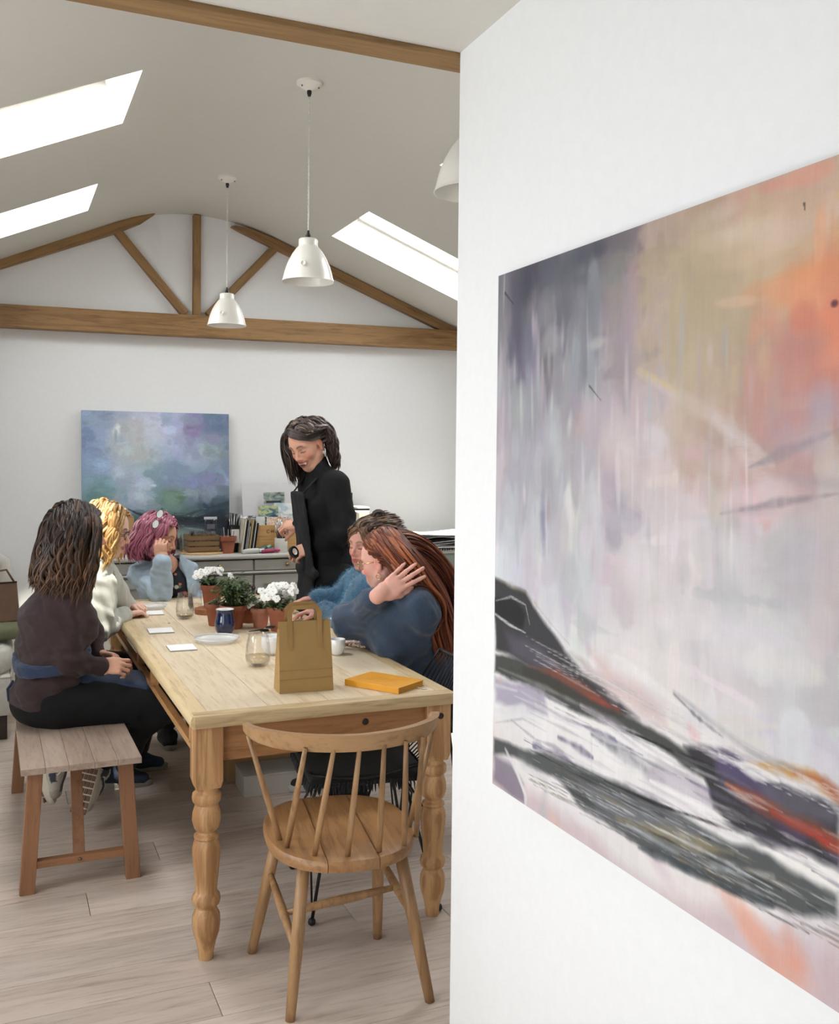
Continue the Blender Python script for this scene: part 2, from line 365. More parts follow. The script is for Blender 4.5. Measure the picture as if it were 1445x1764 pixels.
# ---------------------------------------------------------------- pendants
LAMP = plain('cream_enamel', (236, 233, 224), .35, 0, 60, .02, coat=.2); BLACK = plain('black_plastic', (22, 22, 23), .4); CORD = plain('white_braided_cord', (225, 222, 215), .8, .4, 300, .15)
BRASS = plain('small_brass_screw', (120, 105, 80), .4, metal=.8)
def pendant(x, y, label, zc=3.05, zb=2.25):
    t = thing('pendant_lamp', (x, y, RZ), label, 'lamp', 'white pendant lamps in a row')
    b = MB(); b.lathe([(.001, -.036), (.014, -.034), (.022, -.027), (.032, -.024), (.046, -.012), (.052, -.010), (.053, 0)], (0, 0, 0), 32); b.build('ceiling_rose', LAMP, t, ang=60)
    for sx in (-1, 1):
        b = MB(); b.ball((sx*.036, -.016, -.024), .0035, 8, 6); b.build('screw', BRASS, t, True)
    b = MB(); b.lathe([(.009, -.033), (.010, -.045), (.006, -.058), (.004, -.06)], (0, 0, 0), 14); b.build('cord_grip', BLACK, t, True)
    h = RZ-zb-.178
    b = MB(); pa = []; pb = []
    for i in range(120):
        z = -.05-(h-.03-.05)*i/119; a = i*.9
        pa.append((.0018*math.cos(a), .0018*math.sin(a), z)); pb.append((-.0018*math.cos(a), -.0018*math.sin(a), z))
    b.tube(pa, .0021, 5); b.tube(pb, .0021, 5); b.build('cord', CORD, t, True)
    b = MB(); b.lathe([(.004, -h+.035), (.007, -h+.02), (.012, -h+.012), (.013, -h)], (0, 0, 0), 14); b.build('cord_grip', BLACK, t, True)
    P = [(.012, 0), (.036, -.001), (.0395, -.005), (.0395, -.026), (.041, -.032), (.052, -.044), (.066, -.064), (.079, -.088), (.090, -.114), (.0985, -.142), (.104, -.166), (.107, -.174)]
    P2 = P+[(.1085, -.177), (.106, -.178)]+[(r-.0035, z+.001) for r, z in P[::-1] if r > .03]+[(.012, -.004)]
    b = MB(); b.lathe([(r, z-h) for r, z in P2], (0, 0, 0), 56); sh = b.build('shade', LAMP, t, ang=50)
    b = MB(); b.lathe([(.0005, .0), (.010, .001), (.011, .003), (.009, .0035), (.0085, .002), (.0005, .002)], (0, 0, 0), 20)
    s_ = b.build('embossed_disc', LAMP, t, True); s_.location = (-.045, -.0835, -h-.118); s_.rotation_euler = (R(78), 0, R(-28))
    b = MB(); b.ball((0, 0, -h-.06), (.022, .022, .03), 14, 10); b.tube([(0, 0, -h-.004), (0, 0, -h-.04)], .014, 12); b.build('bulb', plain('unlit_bulb', (235, 235, 228), .2), t, True)
    return t
pendant(1.183, 3.919, 'white metal dome pendant lamp hanging nearest, its canopy highest in view')
pendant(1.170, 5.42, 'smaller looking white dome pendant lamp hanging farther back, in front of the king post')
pendant(1.196, 2.415, 'white dome pendant lamp mostly hidden behind the edge of the white wall')
# ---------------------------------------------------------------- pine table
TX0, TX1, TY0, TY1, TZ = .520, 1.388, 2.870, 5.370, .755
TOPW = wood('scrubbed_pine_top', (226, 208, 178), (212, 190, 156), (172, 142, 106), 'Y', .8, .5, .04, .4, (232, 220, 198), .12, .05)
TOPX = wood('scrubbed_pine_edge', (204, 180, 138), (172, 144, 102), (104, 78, 48), 'X', .8, .5, .04, .6, (214, 194, 154), .2, .05)
TOPY = wood('scrubbed_pine_side', (216, 194, 152), (196, 168, 120), (138, 106, 66), 'Y', .8, .5, .04, .45, (224, 206, 168), .2, .05)
LEGW = wood('golden_pine_leg', (202, 160, 112), (150, 104, 62), (112, 74, 42), 'Z', .75, .45, .0, .95, (200, 156, 108), .25, .03)
APW = wood('brown_pine_apron', (170, 122, 76), (148, 100, 58), (96, 60, 32), 'X', .9, .5, .055, .6, (176, 130, 84), .2, .04)
APY = wood('brown_pine_apron_side', (196, 150, 98), (172, 122, 74), (110, 70, 38), 'Y', .9, .5, .055, .6, (198, 154, 102), .2, .04)
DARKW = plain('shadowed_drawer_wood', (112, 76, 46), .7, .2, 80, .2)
table = thing('dining_table', ((TX0+TX1)/2, (TY0+TY1)/2, 0), 'long scrubbed pine farmhouse table with turned legs that everyone sits around', 'table')
def tl(x, y, z): return (x-table.location.x, y-table.location.y, z)
bw, th = .056, .038
xs = [TX0+bw, TX0+bw+.190, TX0+bw+.385, TX0+bw+.575, TX1-bw]
for i in range(4):
    b = MB(); b.box((0, 0, 0), (xs[i+1]-xs[i]-.0016, TY1-TY0-2*bw-.003, th-.001), None, .0012)
    b.build('top_board', TOPW, table, loc=tl((xs[i]+xs[i+1])/2, (TY0+TY1)/2, TZ-th/2))
for x in (TX0+bw/2, TX1-bw/2):
    s = 1 if x > 1 else -1
    b = MB()   # long nosed edge: profile extruded along Y
    pr = [(-bw/2*s, -th/2), (bw/2*s*.80, -th/2), (bw/2*s*.95, -th*.3), (bw/2*s, -th*.05), (bw/2*s*.95, th*.25), (bw/2*s*.8, th*.45), (bw/2*s*.6, th/2), (-bw/2*s, th/2)]
    L = TY1-TY0-.02
    b.prism(pr, L, Matrix.Translation((0, L/2, 0)) @ Matrix.Rotation(R(90), 4, 'X'))
    b.build('edge_board', TOPY, table, loc=tl(x, (TY0+TY1)/2, TZ-th/2), ang=35)
for y in (TY0+bw/2, TY1-bw/2):
    s = 1 if y > 4 else -1
    b = MB(); pr = [(-bw/2*s, -th/2), (bw/2*s*.80, -th/2), (bw/2*s*.95, -th*.3), (bw/2*s, -th*.05), (bw/2*s*.95, th*.25), (bw/2*s*.8, th*.45), (bw/2*s*.6, th/2), (-bw/2*s, th/2)]
    L = TX1-TX0-.022
    b.prism([(p[0], p[1]) for p in pr], L, Matrix.Translation((-L/2, 0, .0006)) @ Matrix.Rotation(R(90), 4, 'Z') @ Matrix.Rotation(R(90), 4, 'X'))
    b.build('edge_board', TOPX, table, loc=tl((TX0+TX1)/2, y, TZ-th/2), ang=35)
LH = TZ-th-.0005
prof = [(.0, 0), (.021, 0), (.0225, .004), (.024, .028), (.031, .058), (.039, .083), (.0425, .112), (.041, .136), (.034, .152), (.030, .158), (.031, .163), (.040, .170), (.043, .184), (.040, .198), (.034, .204), (.032, .210),
        (.034, .235), (.038, .275), (.041, .315), (.0425, .335), (.041, .350), (.037, .362), (.034, .368), (.038, .374), (.037, .381), (.029, .386), (.028, .392), (.037, .402), (.043, .425), (.042, .448), (.036, .468), (.034, .474), (.042, .484), (.044, .496), (.042, .508), (.034, .514), (.033, .522), (.036, .532), (.041, .538), (.041, .54)]
hs = .0425
b = MB(); b.lathe(prof, (0, 0, 0), 36)
zs = .528
sq = []
for (z, r) in ((zs, hs*.86), (zs+.022, hs), (LH, hs)): sq.append((z, r))
vs = []
for z, r in sq:
    c = r*.93
    vs += [(-c, -r, z), (c, -r, z), (r, -c, z), (r, c, z), (c, r, z), (-c, r, z), (-r, c, z), (-r, -c, z)]
fs = [tuple(range(7, -1, -1)), tuple(range(16, 24))]+[(k*8+j, k*8+(j+1) % 8, (k+1)*8+(j+1) % 8, (k+1)*8+j) for k in range(2) for j in range(8)]
b.add(vs, fs); legme = b.build('leg', LEGW, table, ang=40, loc=tl(.578, 2.932, 0)); 
for x, y in ((1.330, 2.932), (.578, 5.308), (1.330, 5.308)):
    o = legme.copy(); COL.objects.link(o); o.location = tl(x, y, 0)
b = MB(); b.box((0, 0, 0), (1.330-.578-2*hs, .024, .112), None, .002); b.build('apron', APW, table, loc=tl(.954, 2.925, LH-.056))
b = MB(); b.box((0, 0, 0), (1.330-.578-2*hs, .024, .112), None, .002); b.build('apron', APW, table, loc=tl(.954, 5.315, LH-.056))
for x in (.566, 1.342):   # long aprons: rails around a sunk drawer panel
    L = 5.308-2.932-2*hs; b = MB()
    b.box((0, 0, -.046), (.024, L, .022)); b.box((0, 0, .051), (.024, L, .012))
    for yy in (-L/2+.06, -.2, .2, L/2-.06): b.box((0, yy, .003), (.024, .12 if abs(yy) > .5 else .06, .085))
    b.build('apron', APY, table, loc=tl(x, (2.932+5.308)/2, LH-.056))
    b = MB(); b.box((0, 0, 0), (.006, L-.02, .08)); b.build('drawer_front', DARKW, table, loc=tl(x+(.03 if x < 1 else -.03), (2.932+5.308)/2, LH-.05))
for x in (1.08, 1.335):   # dark knots / plugs on the front apron
    b = MB(); b.lathe([(.0005, .003), (.009, .003), (.011, .0)], (0, 0, 0), 16); o = b.build('knot', plain('dark_wood_knot', (48, 28, 18), .5, .3, 120, .2), table, True)
    o.rotation_euler = (R(90), 0, 0); o.location = tl(x, 2.9128 if x < 1.2 else 2.9125-.0225, .678)
# ---------------------------------------------------------------- bench
BTOP = wood('weathered_bench_top', (176, 156, 140), (154, 132, 116), (116, 90, 74), 'Y', .9, .5, .0, .5, (188, 172, 158), .15, .05)
BLEG = wood('teak_bench_leg', (160, 114, 80), (136, 92, 62), (100, 66, 44), 'Z', .9, .5, 0, .5, (172, 130, 98), .15, .05)
BX = wood('teak_bench_rail', (160, 114, 80), (136, 92, 62), (100, 66, 44), 'X', .9, .5, 0, .4, (184, 134, 98), .15, .05)
bench = thing('bench', (.262, 4.240, 0), 'low wooden bench with pale worn top and reddish legs, left of the table', 'bench', rz=R(.6))
Lb, Wb = 1.41, .398
cw = [-.199, -.12, -.045, .04, .118, .199]
for i in range(5):
    b = MB(); b.box((0, 0, 0), (cw[i+1]-cw[i]-.0008, Lb, .022), None, .0012); b.build('top_board', BTOP, bench, loc=((cw[i]+cw[i+1])/2, 0, .444))
for y, sy in ((-Lb/2+.075, -1), (Lb/2-.22, 1)):
    for s in (-1, 1):
        b = MB(); b.bar((s*.178, y, 0), (s*.150, y, .433), .050, .044, (0, 1, 0), .002); b.build('leg', BLEG, bench)
    b = MB(); b.box((0, 0, 0), (.31, .034, .026), None, .002); b.build('stretcher', BX, bench, loc=(0, y, .098))
b = MB()
for sy in (-1, 1):
    y = -Lb/2+.075 if sy < 0 else Lb/2-.22
    b = MB(); b.bar((-.005, y+sy*.028*0-sy*.010, .088), (-.005, y-sy*.17, .433), .018, .040, (1, 0, 0), .002); b.build('brace', BLEG, bench)
    b = MB(); b.ball((0, 0, 0), (.006, .004, .006), 12, 8); b.build('bolt', plain('steel_bolt', (120, 112, 105), .35, metal=.9), bench, True, loc=(-.005, y-.022, .100))
# ---------------------------------------------------------------- spindle chair
CH = wood('beech_chair_seat', (168, 124, 80), (138, 98, 60), (92, 62, 38), 'Y', .9, .4, .0, .6, (180, 140, 98), .15, .05)
CHX = wood('beech_chair_rail', (182, 144, 102), (164, 126, 84), (126, 92, 60), 'X', .7, .4, .0, .35, (210, 170, 122), .1, .04)
CHZ = wood('beech_chair_legs', (172, 134, 92), (140, 104, 68), (88, 64, 42), 'Z', .9, .4, .0, .7, (182, 146, 106), .15, .05)
chair = thing('spindle_chair', (.91, 2.68, 0), 'pale wooden spindle-back chair standing at the near end of the table', 'chair', rz=R(-8.7))
# seat: D-shaped boards, each its own piece
def seat_out(t):
    a = t*2*math.pi; x = .213*math.cos(a); y = .262*math.sin(a)
    e = 2.7 if math.sin(a) > 0 else 2.35
    c, s = abs(math.cos(a))**(2/e), abs(math.sin(a))**(2/e)
    w_ = .213
    return (math.copysign(c*w_, math.cos(a)), math.copysign(s*.262, math.sin(a))-.015)
out = [seat_out(i/96) for i in range(96)]
def clip(poly, xa, xb):
    for sgn, lim in ((1, xa), (-1, xb)):
        res = []
        for i in range(len(poly)):
            p, q = poly[i], poly[(i+1) % len(poly)]; ip, iq = (p[0]-lim)*sgn >= 0, (q[0]-lim)*sgn >= 0
            if ip: res.append(p)
            if ip != iq: t = (lim-p[0])/(q[0]-p[0]); res.append((lim, p[1]+t*(q[1]-p[1])))
        poly = res
    return poly
for xa, xb in ((-.22, -.072), (-.072, .068), (.068, .22)):
    pl = clip(out, xa+.0008, xb-.0008); n = len(pl); cx = sum(p[0] for p in pl)/n; cy = sum(p[1] for p in pl)/n
    def ring(k, z): return [(p[0]*k, (p[1]+.015)*k-.015, z) for p in pl]
    def clampx(vs): return [(min(max(x, xa+.0008), xb-.0008) if (xa > -.2 and x < xa+.0008) or (xb < .2 and x > xb-.0008) else x, y, z) for x, y, z in vs]
    rings = [ring(.93, .418), ring(.985, .424), ring(1.0, .434), ring(.998, .446), ring(.975, .4535), ring(.93, .455), ring(.8, .452)]
    # keep the straight board sides straight
    vs = []
    for rg in rings:
        for (x, y, z), p in zip(rg, pl):
            if abs(p[0]-(xa+.0008)) < 1e-6: x = xa+.0008
            if abs(p[0]-(xb-.0008)) < 1e-6: x = xb-.0008
            if xa > -.2: x = max(x, xa+.0006)
            if xb < .2: x = min(x, xb-.0006)
            vs.append((x, y, z))
    fs = [tuple(range(n-1, -1, -1)), tuple((len(rings)-1)*n+j for j in range(n))]+[(k*n+j, k*n+(j+1) % n, (k+1)*n+(j+1) % n, (k+1)*n+j) for k in range(len(rings)-1) for j in range(n)]
    b = MB(); b.add(vs, fs); b.build('seat_board', CH, chair, ang=40)
for fx, fy, tx, ty in ((-.229, .200, -.150, .135), (.166, .198, .150, .135), (-.160, -.192, -.118, -.150), (.232, -.192, .150, -.150)):
    b = MB(); b.tube([(fx, fy, 0), (fx*.93+tx*.07, fy*.93+ty*.07, .03), ((fx+tx)/2, (fy+ty)/2, .21), (tx, ty, .425)], [.0135, .0145, .0185, .0175], 16); b.build('leg', CHZ, chair, True)
def lerp(a, b_, t): return tuple(p+(q-p)*t for p, q in zip(a, b_))
FL, FR_, RL_, RR_ = ((-.229, .2, 0), (-.150, .135, .425)), ((.166, .198, 0), (.150, .135, .425)), ((-.160, -.192, 0), (-.118, -.15, .425)), ((.232, -.192, 0), (.150, -.15, .425))
def stre(a, b_, nm='stretcher'):
    b = MB(); b.tube([a, lerp(a, b_, .25), lerp(a, b_, .5), lerp(a, b_, .75), b_], [.008, .0115, .0135, .0115, .008], 12); b.build(nm, CHZ, chair, True)
Ls = (lerp(*FL, .62), lerp(*RL_, .42)); Rs = (lerp(*FR_, .68), lerp(*RR_, .55))
stre(*Ls); stre(*Rs); stre(lerp(*Ls, .55), lerp(*Rs, .55))
# curved top rail
pts = []
for i in range(25):
    a = (i/24-.5)*R(176); x = .262*math.sin(a)*1.02; y = -.268+.215*(1-math.cos(a))**.9
    pts.append((x, y))
b = MB(); vs = []; fs = []
for i, (x, y) in enumerate(pts):
    j0, j1 = pts[max(i-1, 0)], pts[min(i+1, 24)]; tx, ty = j1[0]-j0[0], j1[1]-j0[1]; l = math.hypot(tx, ty); nx, ny = ty/l, -tx/l   # outward (-y)
    u = abs(i-12)/12; hh = .0235-(.0085*max(0, (u-.55)/.45)**1.2); zc = .7685-(.002*u)+(.004*max(0, (u-.5)))
    t = .0095+.002*u
    lean = .006
    for du, dz in ((t-lean*-1, 1), (t+.002, .55), (t, -.55), (t-lean, -1), (-t-lean, -1), (-t, -.5), (-t, .5), (-t+lean, 1)):
        vs.append((x+nx*du, y+ny*du, zc+dz*hh))
    if i: fs += [((i-1)*8+k, (i-1)*8+(k+1) % 8, i*8+(k+1) % 8, i*8+k) for k in range(8)]
fs += [tuple(range(8)), tuple(24*8+k for k in range(7, -1, -1))]
b.add(vs, fs); b.build('top_rail', CHX, chair, ang=45)
tops = [(-.262, -.055), (-.215, -.185), (-.133, -.243), (-.046, -.264), (.046, -.264), (.133, -.243), (.205, -.195), (.262, -.055), (.250, -.110)]
bots = [(-.176, -.080), (-.165, -.140), (-.100, -.205), (-.018, -.232), (.071, -.226), (.150, -.196), (.196, -.135), (.205, -.080), (.208, -.108)]
tops = [(-.268, -.10), (-.132, -.250), (-.058, -.264), (.010, -.268), (.078, -.262), (.142, -.246), (.196, -.218), (.262, -.10)]
bots = [(-.176, -.080), (-.166, -.138), (-.100, -.208), (-.014, -.233), (.074, -.226), (.152, -.198), (.204, -.128), (.196, -.070)]
for (tx, ty), (bx, by) in zip(tops, bots):
    b = MB(); A, B_ = (bx, by, .448), (tx, ty, .757); b.tube([A, lerp(A, B_, .3), lerp(A, B_, .6), B_], [.0075, .0092, .0082, .0062], 12); b.build('spindle', CHZ, chair, True)
# ---------------------------------------------------------------- black wire chairs
BM = plain('black_powder_coated_wire', (20, 20, 22), .45); PAD = plain('black_fluffy_seat_pad', (20, 20, 22), .95, .8, 400, .3, sheen=.15)
def wire_chair(x, y, rz, label, seated=False):
    t = thing('wire_chair', (x, y, 0), label, 'chair', 'black wire shell chairs along the right side', rz)
    # local: faces -X (towards the table), width along Y
    def shell(u, v):  # u across -1..1 , v 0 seat front .. 1 back top
        if v < .5: px = -.23+v*2*.40; pz = .455-.025*math.sin(v*2*math.pi)
        else:
            q = (v-.5)*2; a = q*R(78); px = .17+.09*math.sin(a)+.09*q; pz = .455+.08*(1-math.cos(a))+.27*q**1.15
        w_ = .235*(1-.42*max(0, (v-.72)/.28)**2)*(1-.12*(1-min(1, v*4)))
        px -= .05*u*u*(1 if v > .5 else v*2); pz += .055*u*u*(1-abs(v-.45))
        return (px, u*w_, pz)
    rb = MB()
    for k in range(23):
        u = -1+2*k/22; rb.tube([shell(u, j/16) for j in range(17)], .0028 if 0 < k < 22 else .005, 5)
    tag(rb.build('ribs', BM, t, True), kind='stuff')
    for v in (0, 1):
        e = MB(); e.tube([shell(-1+2*k/16, v) for k in range(17)], .006, 8); e.build('rim', BM, t, True)
    c = MB(); c.tube([shell(-1+2*k/12, .5) for k in range(13)], .004, 6); c.build('cross_wire', BM, t, True)
    p = MB()
    p.box((-.04, 0, .452), (.40, .40, .035), None, .014)
    rg = random.Random(3)
    for k in range(260):
        a = rg.random()*4; s_ = int(a); f_ = (a-s_)*2-1
        q = [(f_*.2-.04, -.2), (.16, f_*.2), (f_*.2-.04, .2), (-.24, f_*.2)][s_]
        p.tube([(q[0], q[1], .452), (q[0]*1.03, q[1]*1.05, .435), (q[0]*1.03, q[1]*1.06, .415+rg.random()*.012)], [.004, .003, .001], 4)
    p.build('seat_pad', PAD, t, True)
    for sx in (-1, 1):
        for sy in (-1, 1):
            e = MB(); e.tube([(sx*.12-.02, sy*.10, .43), (sx*.215-.02, sy*.225, .012)], .0058, 8); e.tube([(sx*.12-.02, sy*.10, .43), (sx*.20-.02, sy*.08, .30), (sx*.215-.02, sy*.225, .05)], .004, 6)
            l = e.build('leg', BM, t, True)
            f = MB(); f.ball((sx*.215-.02, sy*.225, .012), .013, 12, 8); f.build('foot', BM, l, True)
    return t
wire_chair(1.20, 3.20, R(-8), 'empty black wire shell chair with fluffy pad, pushed under the near right table side')
wire_chair(1.66, 3.66, R(-4), 'black wire shell chair under the red-haired woman')
wire_chair(1.70, 4.46, R(0), 'black wire shell chair under the woman in the blue fluffy jumper')
# stool for the woman at the far end
t = thing('stool', (.86, 5.60, 0), 'plain wooden stool under the pink-haired woman at the far table end', 'stool')
b = MB(); b.lathe([(.0005, .43), (.15, .43), (.165, .437), (.165, .452), (.15, .46), (.0005, .46)], (0, 0, 0), 30); b.build('seat', CH, t, ang=40)
for a in range(4):
    c, s = math.cos(a*math.pi/2+.78), math.sin(a*math.pi/2+.78); b = MB(); b.tube([(c*.17, s*.17, 0), (c*.11, s*.11, .435)], [.013, .017], 12); b.build('leg', CHZ, t, True)
# ---------------------------------------------------------------- tableware
CARD = plain('white_card', (246, 246, 244), .6, .05, 200, .02); CARDB = plain('grey_backing_board', (120, 118, 114), .8)
def card(x, y, rz, label):
    t = thing('card', (x, y, TZ+.0002), label, 'card', 'white cards along the left of the table', rz)
    b = MB(); b.box((0, 0, .001), (.106, .118, .002)); b.build('backing', CARDB, t)
    b = MB(); b.box((0, 0, .0037), (.104, .116, .0034), None, .0005); b.build('sheet', CARD, t)
card(.674, 3.936, R(-1), 'small white card on the table, nearest of the three on the left')
card(.655, 4.356, R(-3), 'small white card on the table, middle one of three, level with the blue mug')
card(.690, 4.862, R(-4), 'small white card on the table beside the hand of the blonde woman')
GL = glassmat('clear_glass')
def milky(name):
    if name in MC: return MC[name]
    m, nt, b_ = newmat(name); out = nt.nodes['Material Output']; tr = N(nt, 'ShaderNodeBsdfTransparent'); mx = N(nt, 'ShaderNodeMixShader', ins={0: .38}); b_.inputs['Base Color'].default_value = (.85, .88, .9, 1); b_.inputs['Roughness'].default_value = .1
    nt.links.new(tr.outputs[0], mx.inputs[1]); nt.links.new(b_.outputs[0], mx.inputs[2]); nt.links.new(mx.outputs[0], out.inputs[0]); MC[name] = m; return m
def water(nt=None): return None
WAT = glassmat('pale_drink', (.97, .93, .84)); WAT.node_tree.nodes['Map Range'].inputs[4].default_value = .12
def tumbler(x, y, r, h, label, grp='clear stemless glasses on the table', fill=.3, z=TZ, mat=GL, wm=None):
    t = thing('glass_tumbler', (x, y, z), label, 'glass', grp)
    P = [(.0005, .001), (r*.55, .001), (r*.80, .008), (r*.96, h*.18), (r, h*.34), (r*.95, h*.6), (r*.83, h*.85), (r*.78, h)]
    P2 = P+[(r*.76, h+.0008)]+[(a-.0018, c) for a, c in P[::-1] if a > r*.6 and c > .005]+[(r*.5, .007), (.0005, .007)]
    b = MB(); b.lathe(P2, (0, 0, 0), 40); b.build('bowl', mat, t, True)
    if fill:
        k = h*fill; b = MB(); b.lathe([(.0005, .0085), (r*.5, .0085), (r*.9, h*.18), (r*.955, k), (.0005, k)], (0, 0, 0), 32); b.build('drink', wm or WAT, t, True)
    return t
tumbler(.876, 3.50, .047, .122, 'clear glass tumbler left of the kraft paper bag, a little drink in it', fill=.33)
tumbler(.811, 4.65, .042, .124, 'clear stemless glass standing in front of the woman with pink hair', fill=.12, wm=WAT)
tumbler(.905, 4.90, .036, .128, 'slim clear glass just left of the pot with the farther white flowers', fill=.25)
tumbler(1.205, 3.70, .044, .128, 'clear glass tumbler half hidden behind the kraft paper bag', fill=.2)
def dish(x, y, r, label):
    t = thing('glass_dish', (x, y, TZ), label, 'dish', 'clear glass dishes')
    b = MB(); b.lathe([(.0005, .001), (r*.78, .001), (r*.90, .006), (r, .016), (r*1.02, .0175), (r*1.0, .018), (r*.89, .0085), (r*.77, .0035), (.0005, .0035)], (0, 0, 0), 48); b.build('plate', milky('dish_glass'), t, True)
    b = MB(); b.tube([(r*.985*math.cos(a), r*.985*math.sin(a), .0175) for a in [i*2*math.pi/48 for i in range(48)]], .0022, 6, closed=True); b.build('rim', plain('milky_glass_rim', (225, 228, 230), .1, coat=.5), t, True)
dish(.834, 4.03, .092, 'round shallow clear glass dish on the table in front of the blue mug')
dish(.715, 5.03, .072, 'small clear glass dish at the far left of the table beside the pale card')
# blue mug
t = thing('mug', (.905, 4.205, TZ), 'glossy dark blue mug with white inside on the table', 'mug')
P = [(.0005, 0), (.030, 0), (.033, .004), (.0405, .020), (.0435, .038), (.042, .055), (.0375, .074), (.0355, .088), (.0365, .100), (.0390, .106)]
b = MB(); b.lathe(P, (0, 0, 0), 44); b.build('body', plain('blue_glaze', (24, 36, 74), .12, coat=.6), t, True)
b = MB(); b.lathe([(.0390, .106), (.0385, .1075), (.0345, .1), (.0335, .088), (.0355, .074), (.040, .055), (.040, .03), (.030, .008), (.0005, .006)], (0, 0, 0), 44); b.build('glazed_inside', plain('white_glaze', (238, 238, 236), .15, coat=.5), t, True)
b = MB(); b.tube([(.008, .035, .085), (.014, .062, .08), (.014, .068, .055), (.012, .055, .03), (.008, .040, .026)], [.006, .0055, .0055, .0055, .006], 10); b.build('handle', plain('blue_glaze', (34, 50, 98), .12), t, True)
def bowl(x, y, r, h, label, nm='cup'):
    t = thing(nm, (x, y, TZ), label, 'cup', 'white cups beside the paper bag')
    b = MB(); b.lathe([(.0005, 0), (r*.6, 0), (r*.85, h*.2), (r, h*.55), (r*.98, h*.98), (r*.95, h), (r*.9, h*.97), (r*.9, h*.5), (r*.6, h*.12), (.0005, h*.1)], (0, 0, 0), 36); b.build('bowl', plain('white_glaze', (238, 238, 236), .15), t, True)
bowl(.985, 3.70, .046, .072, 'white round cup between the glass tumbler and the kraft paper bag')
bowl(1.215, 3.60, .032, .062, 'small white cup just right of the kraft paper bag')
# twig snips
t = thing('garden_snips', (1.045, 4.165, TZ), 'small dark garden snips lying by the right flower pot', 'snips', rz=R(20))
MET = plain('dark_steel', (52, 48, 46), .4, metal=.6)
for s in (-1, 1):
    b = MB(); b.tube([(-.05, s*.002, .012), (0, 0, .013), (.03, -s*.012, .014)], [.003, .006, .004], 8, flat=.5); b.build('blade', MET, t, True)
    b = MB(); b.tube([(.045+.018*math.cos(a), -s*.022+.014*math.sin(a), .014+.01*s) for a in [i*2*math.pi/16 for i in range(16)]], .0038, 8, closed=True); b.build('grip', BLACK, t, True)
# kraft bag
KR = plain('brown_kraft_paper', (166, 134, 82), .75, .15, 90, .06); KR2 = plain('brown_kraft_paper_strip', (160, 126, 76), .75, .1, 90, .05)
bag = thing('paper_bag', (.930, 3.10, TZ), 'brown kraft paper carrier bag with flat handles, standing on the table', 'bag', rz=R(-2.5))
H = .228; w2, d2 = .0905, .040
b = MB(); n = 8; vs = []; fs = []
for k in range(n+1):
    q = k/n; z = H*q; dd = d2*(1-q)**.75+.004; cr = (1-q)*.0+.012*math.sin(q*math.pi)   # gusset folds inwards as it rises
    wx = w2-.004*q; g = min(.5*wx, .75*(d2-dd)+.001)
    vs += [(-wx, -dd, z), (wx, -dd, z), (wx-g, 0, z), (wx, dd, z), (-wx, dd, z), (-wx+g, 0, z)]
    if k: fs += [((k-1)*6+j, (k-1)*6+(j+1) % 6, k*6+(j+1) % 6, k*6+j) for j in range(6)]
fs.append((0, 5, 4, 3, 2, 1)); b.add(vs, fs); b.build('body', KR, bag)
for z in (.043, .072):
    q = z/H; dd = d2*(1-q)**.75+.004; b = MB(); b.box((0, -dd-.0003, z), (2*w2-.002, .0016, .0022)); b.build('crease', KR2, bag)
for s in (-1, 1):
    yy = s*.0066; b = MB(); up_ = .052 if s < 0 else .062; sh = 0 if s < 0 else -.006
    prof_o = [(-.058, -.09), (-.058, up_-.018), (-.040, up_), (.040, up_), (.058, up_-.018), (.058, -.09)]
    prof_i = [(-.042, -.09), (-.042, up_-.024), (-.034, up_-.014), (.034, up_-.014), (.042, up_-.024), (.042, -.09)]
    th_ = .0012
    vs = []
    for (x, z) in prof_o+prof_i:
        q = max(0, min(1, (H+z)/H)); yb_ = s*(d2*(1-q)**.75+.0052) if z < 0 else s*.0052
        vs.append((x+sh, yb_, H+z)); 
    vs += [(v[0], v[1]+s*th_, v[2]) for v in vs]
    fs = []
    for k in range(5):
        fs += [(k, k+1, 6+k+1, 6+k), (12+k, 12+6+k, 12+6+k+1, 12+k+1), (k, 12+k, 12+k+1, k+1), (6+k, 6+k+1, 18+k+1, 18+k)]
    b.add(vs, fs); b.build('handle', KR2, bag)
# notebook
t = thing('notebook', (1.199, 3.052, TZ), 'mustard yellow hardback notebook lying on the table', 'notebook', rz=R(-57))
YC = plain('mustard_cover', (226, 158, 34), .5, .1, 200, .04)
b = MB(); b.box((0, 0, .0190), (.222, .150, .0024), None, .0008); b.build('cover', YC, t); b = MB(); b.box((0, 0, .0013), (.222, .150, .0024), None, .0008); b.build('cover', YC, t)
b = MB(); b.box((0, -.0745, .010), (.222, .0026, .0195), None, .001); b.build('spine', YC, t)
b = MB(); b.box((0, .001, .0101), (.215, .144, .0150)); b.build('pages', plain('page_edges', (226, 170, 70), .8, .6, 500, .15, stretch=(1, 1, 30)), t)
b = MB()
for k in range(3): b.box((-.01+k*.004, -.028+k*.020, .0204), (.085, .0016, .0003))
b.build('embossed_lines', plain('embossed_mustard', (206, 138, 24), .5), t)
b = MB(); b.tube([(.108, .03, .004), (.120, .034, .003), (.135, .028, .0015), (.15, .034, .0012)], .0022, 6, flat=.3); b.tube([(.108, .03, .004), (.122, .028, .003), (.132, .034, .0015), (.142, .026, .0012)], .0018, 6, flat=.3); b.build('ribbon', plain('cream_ribbon', (232, 222, 200), .7), t, True)
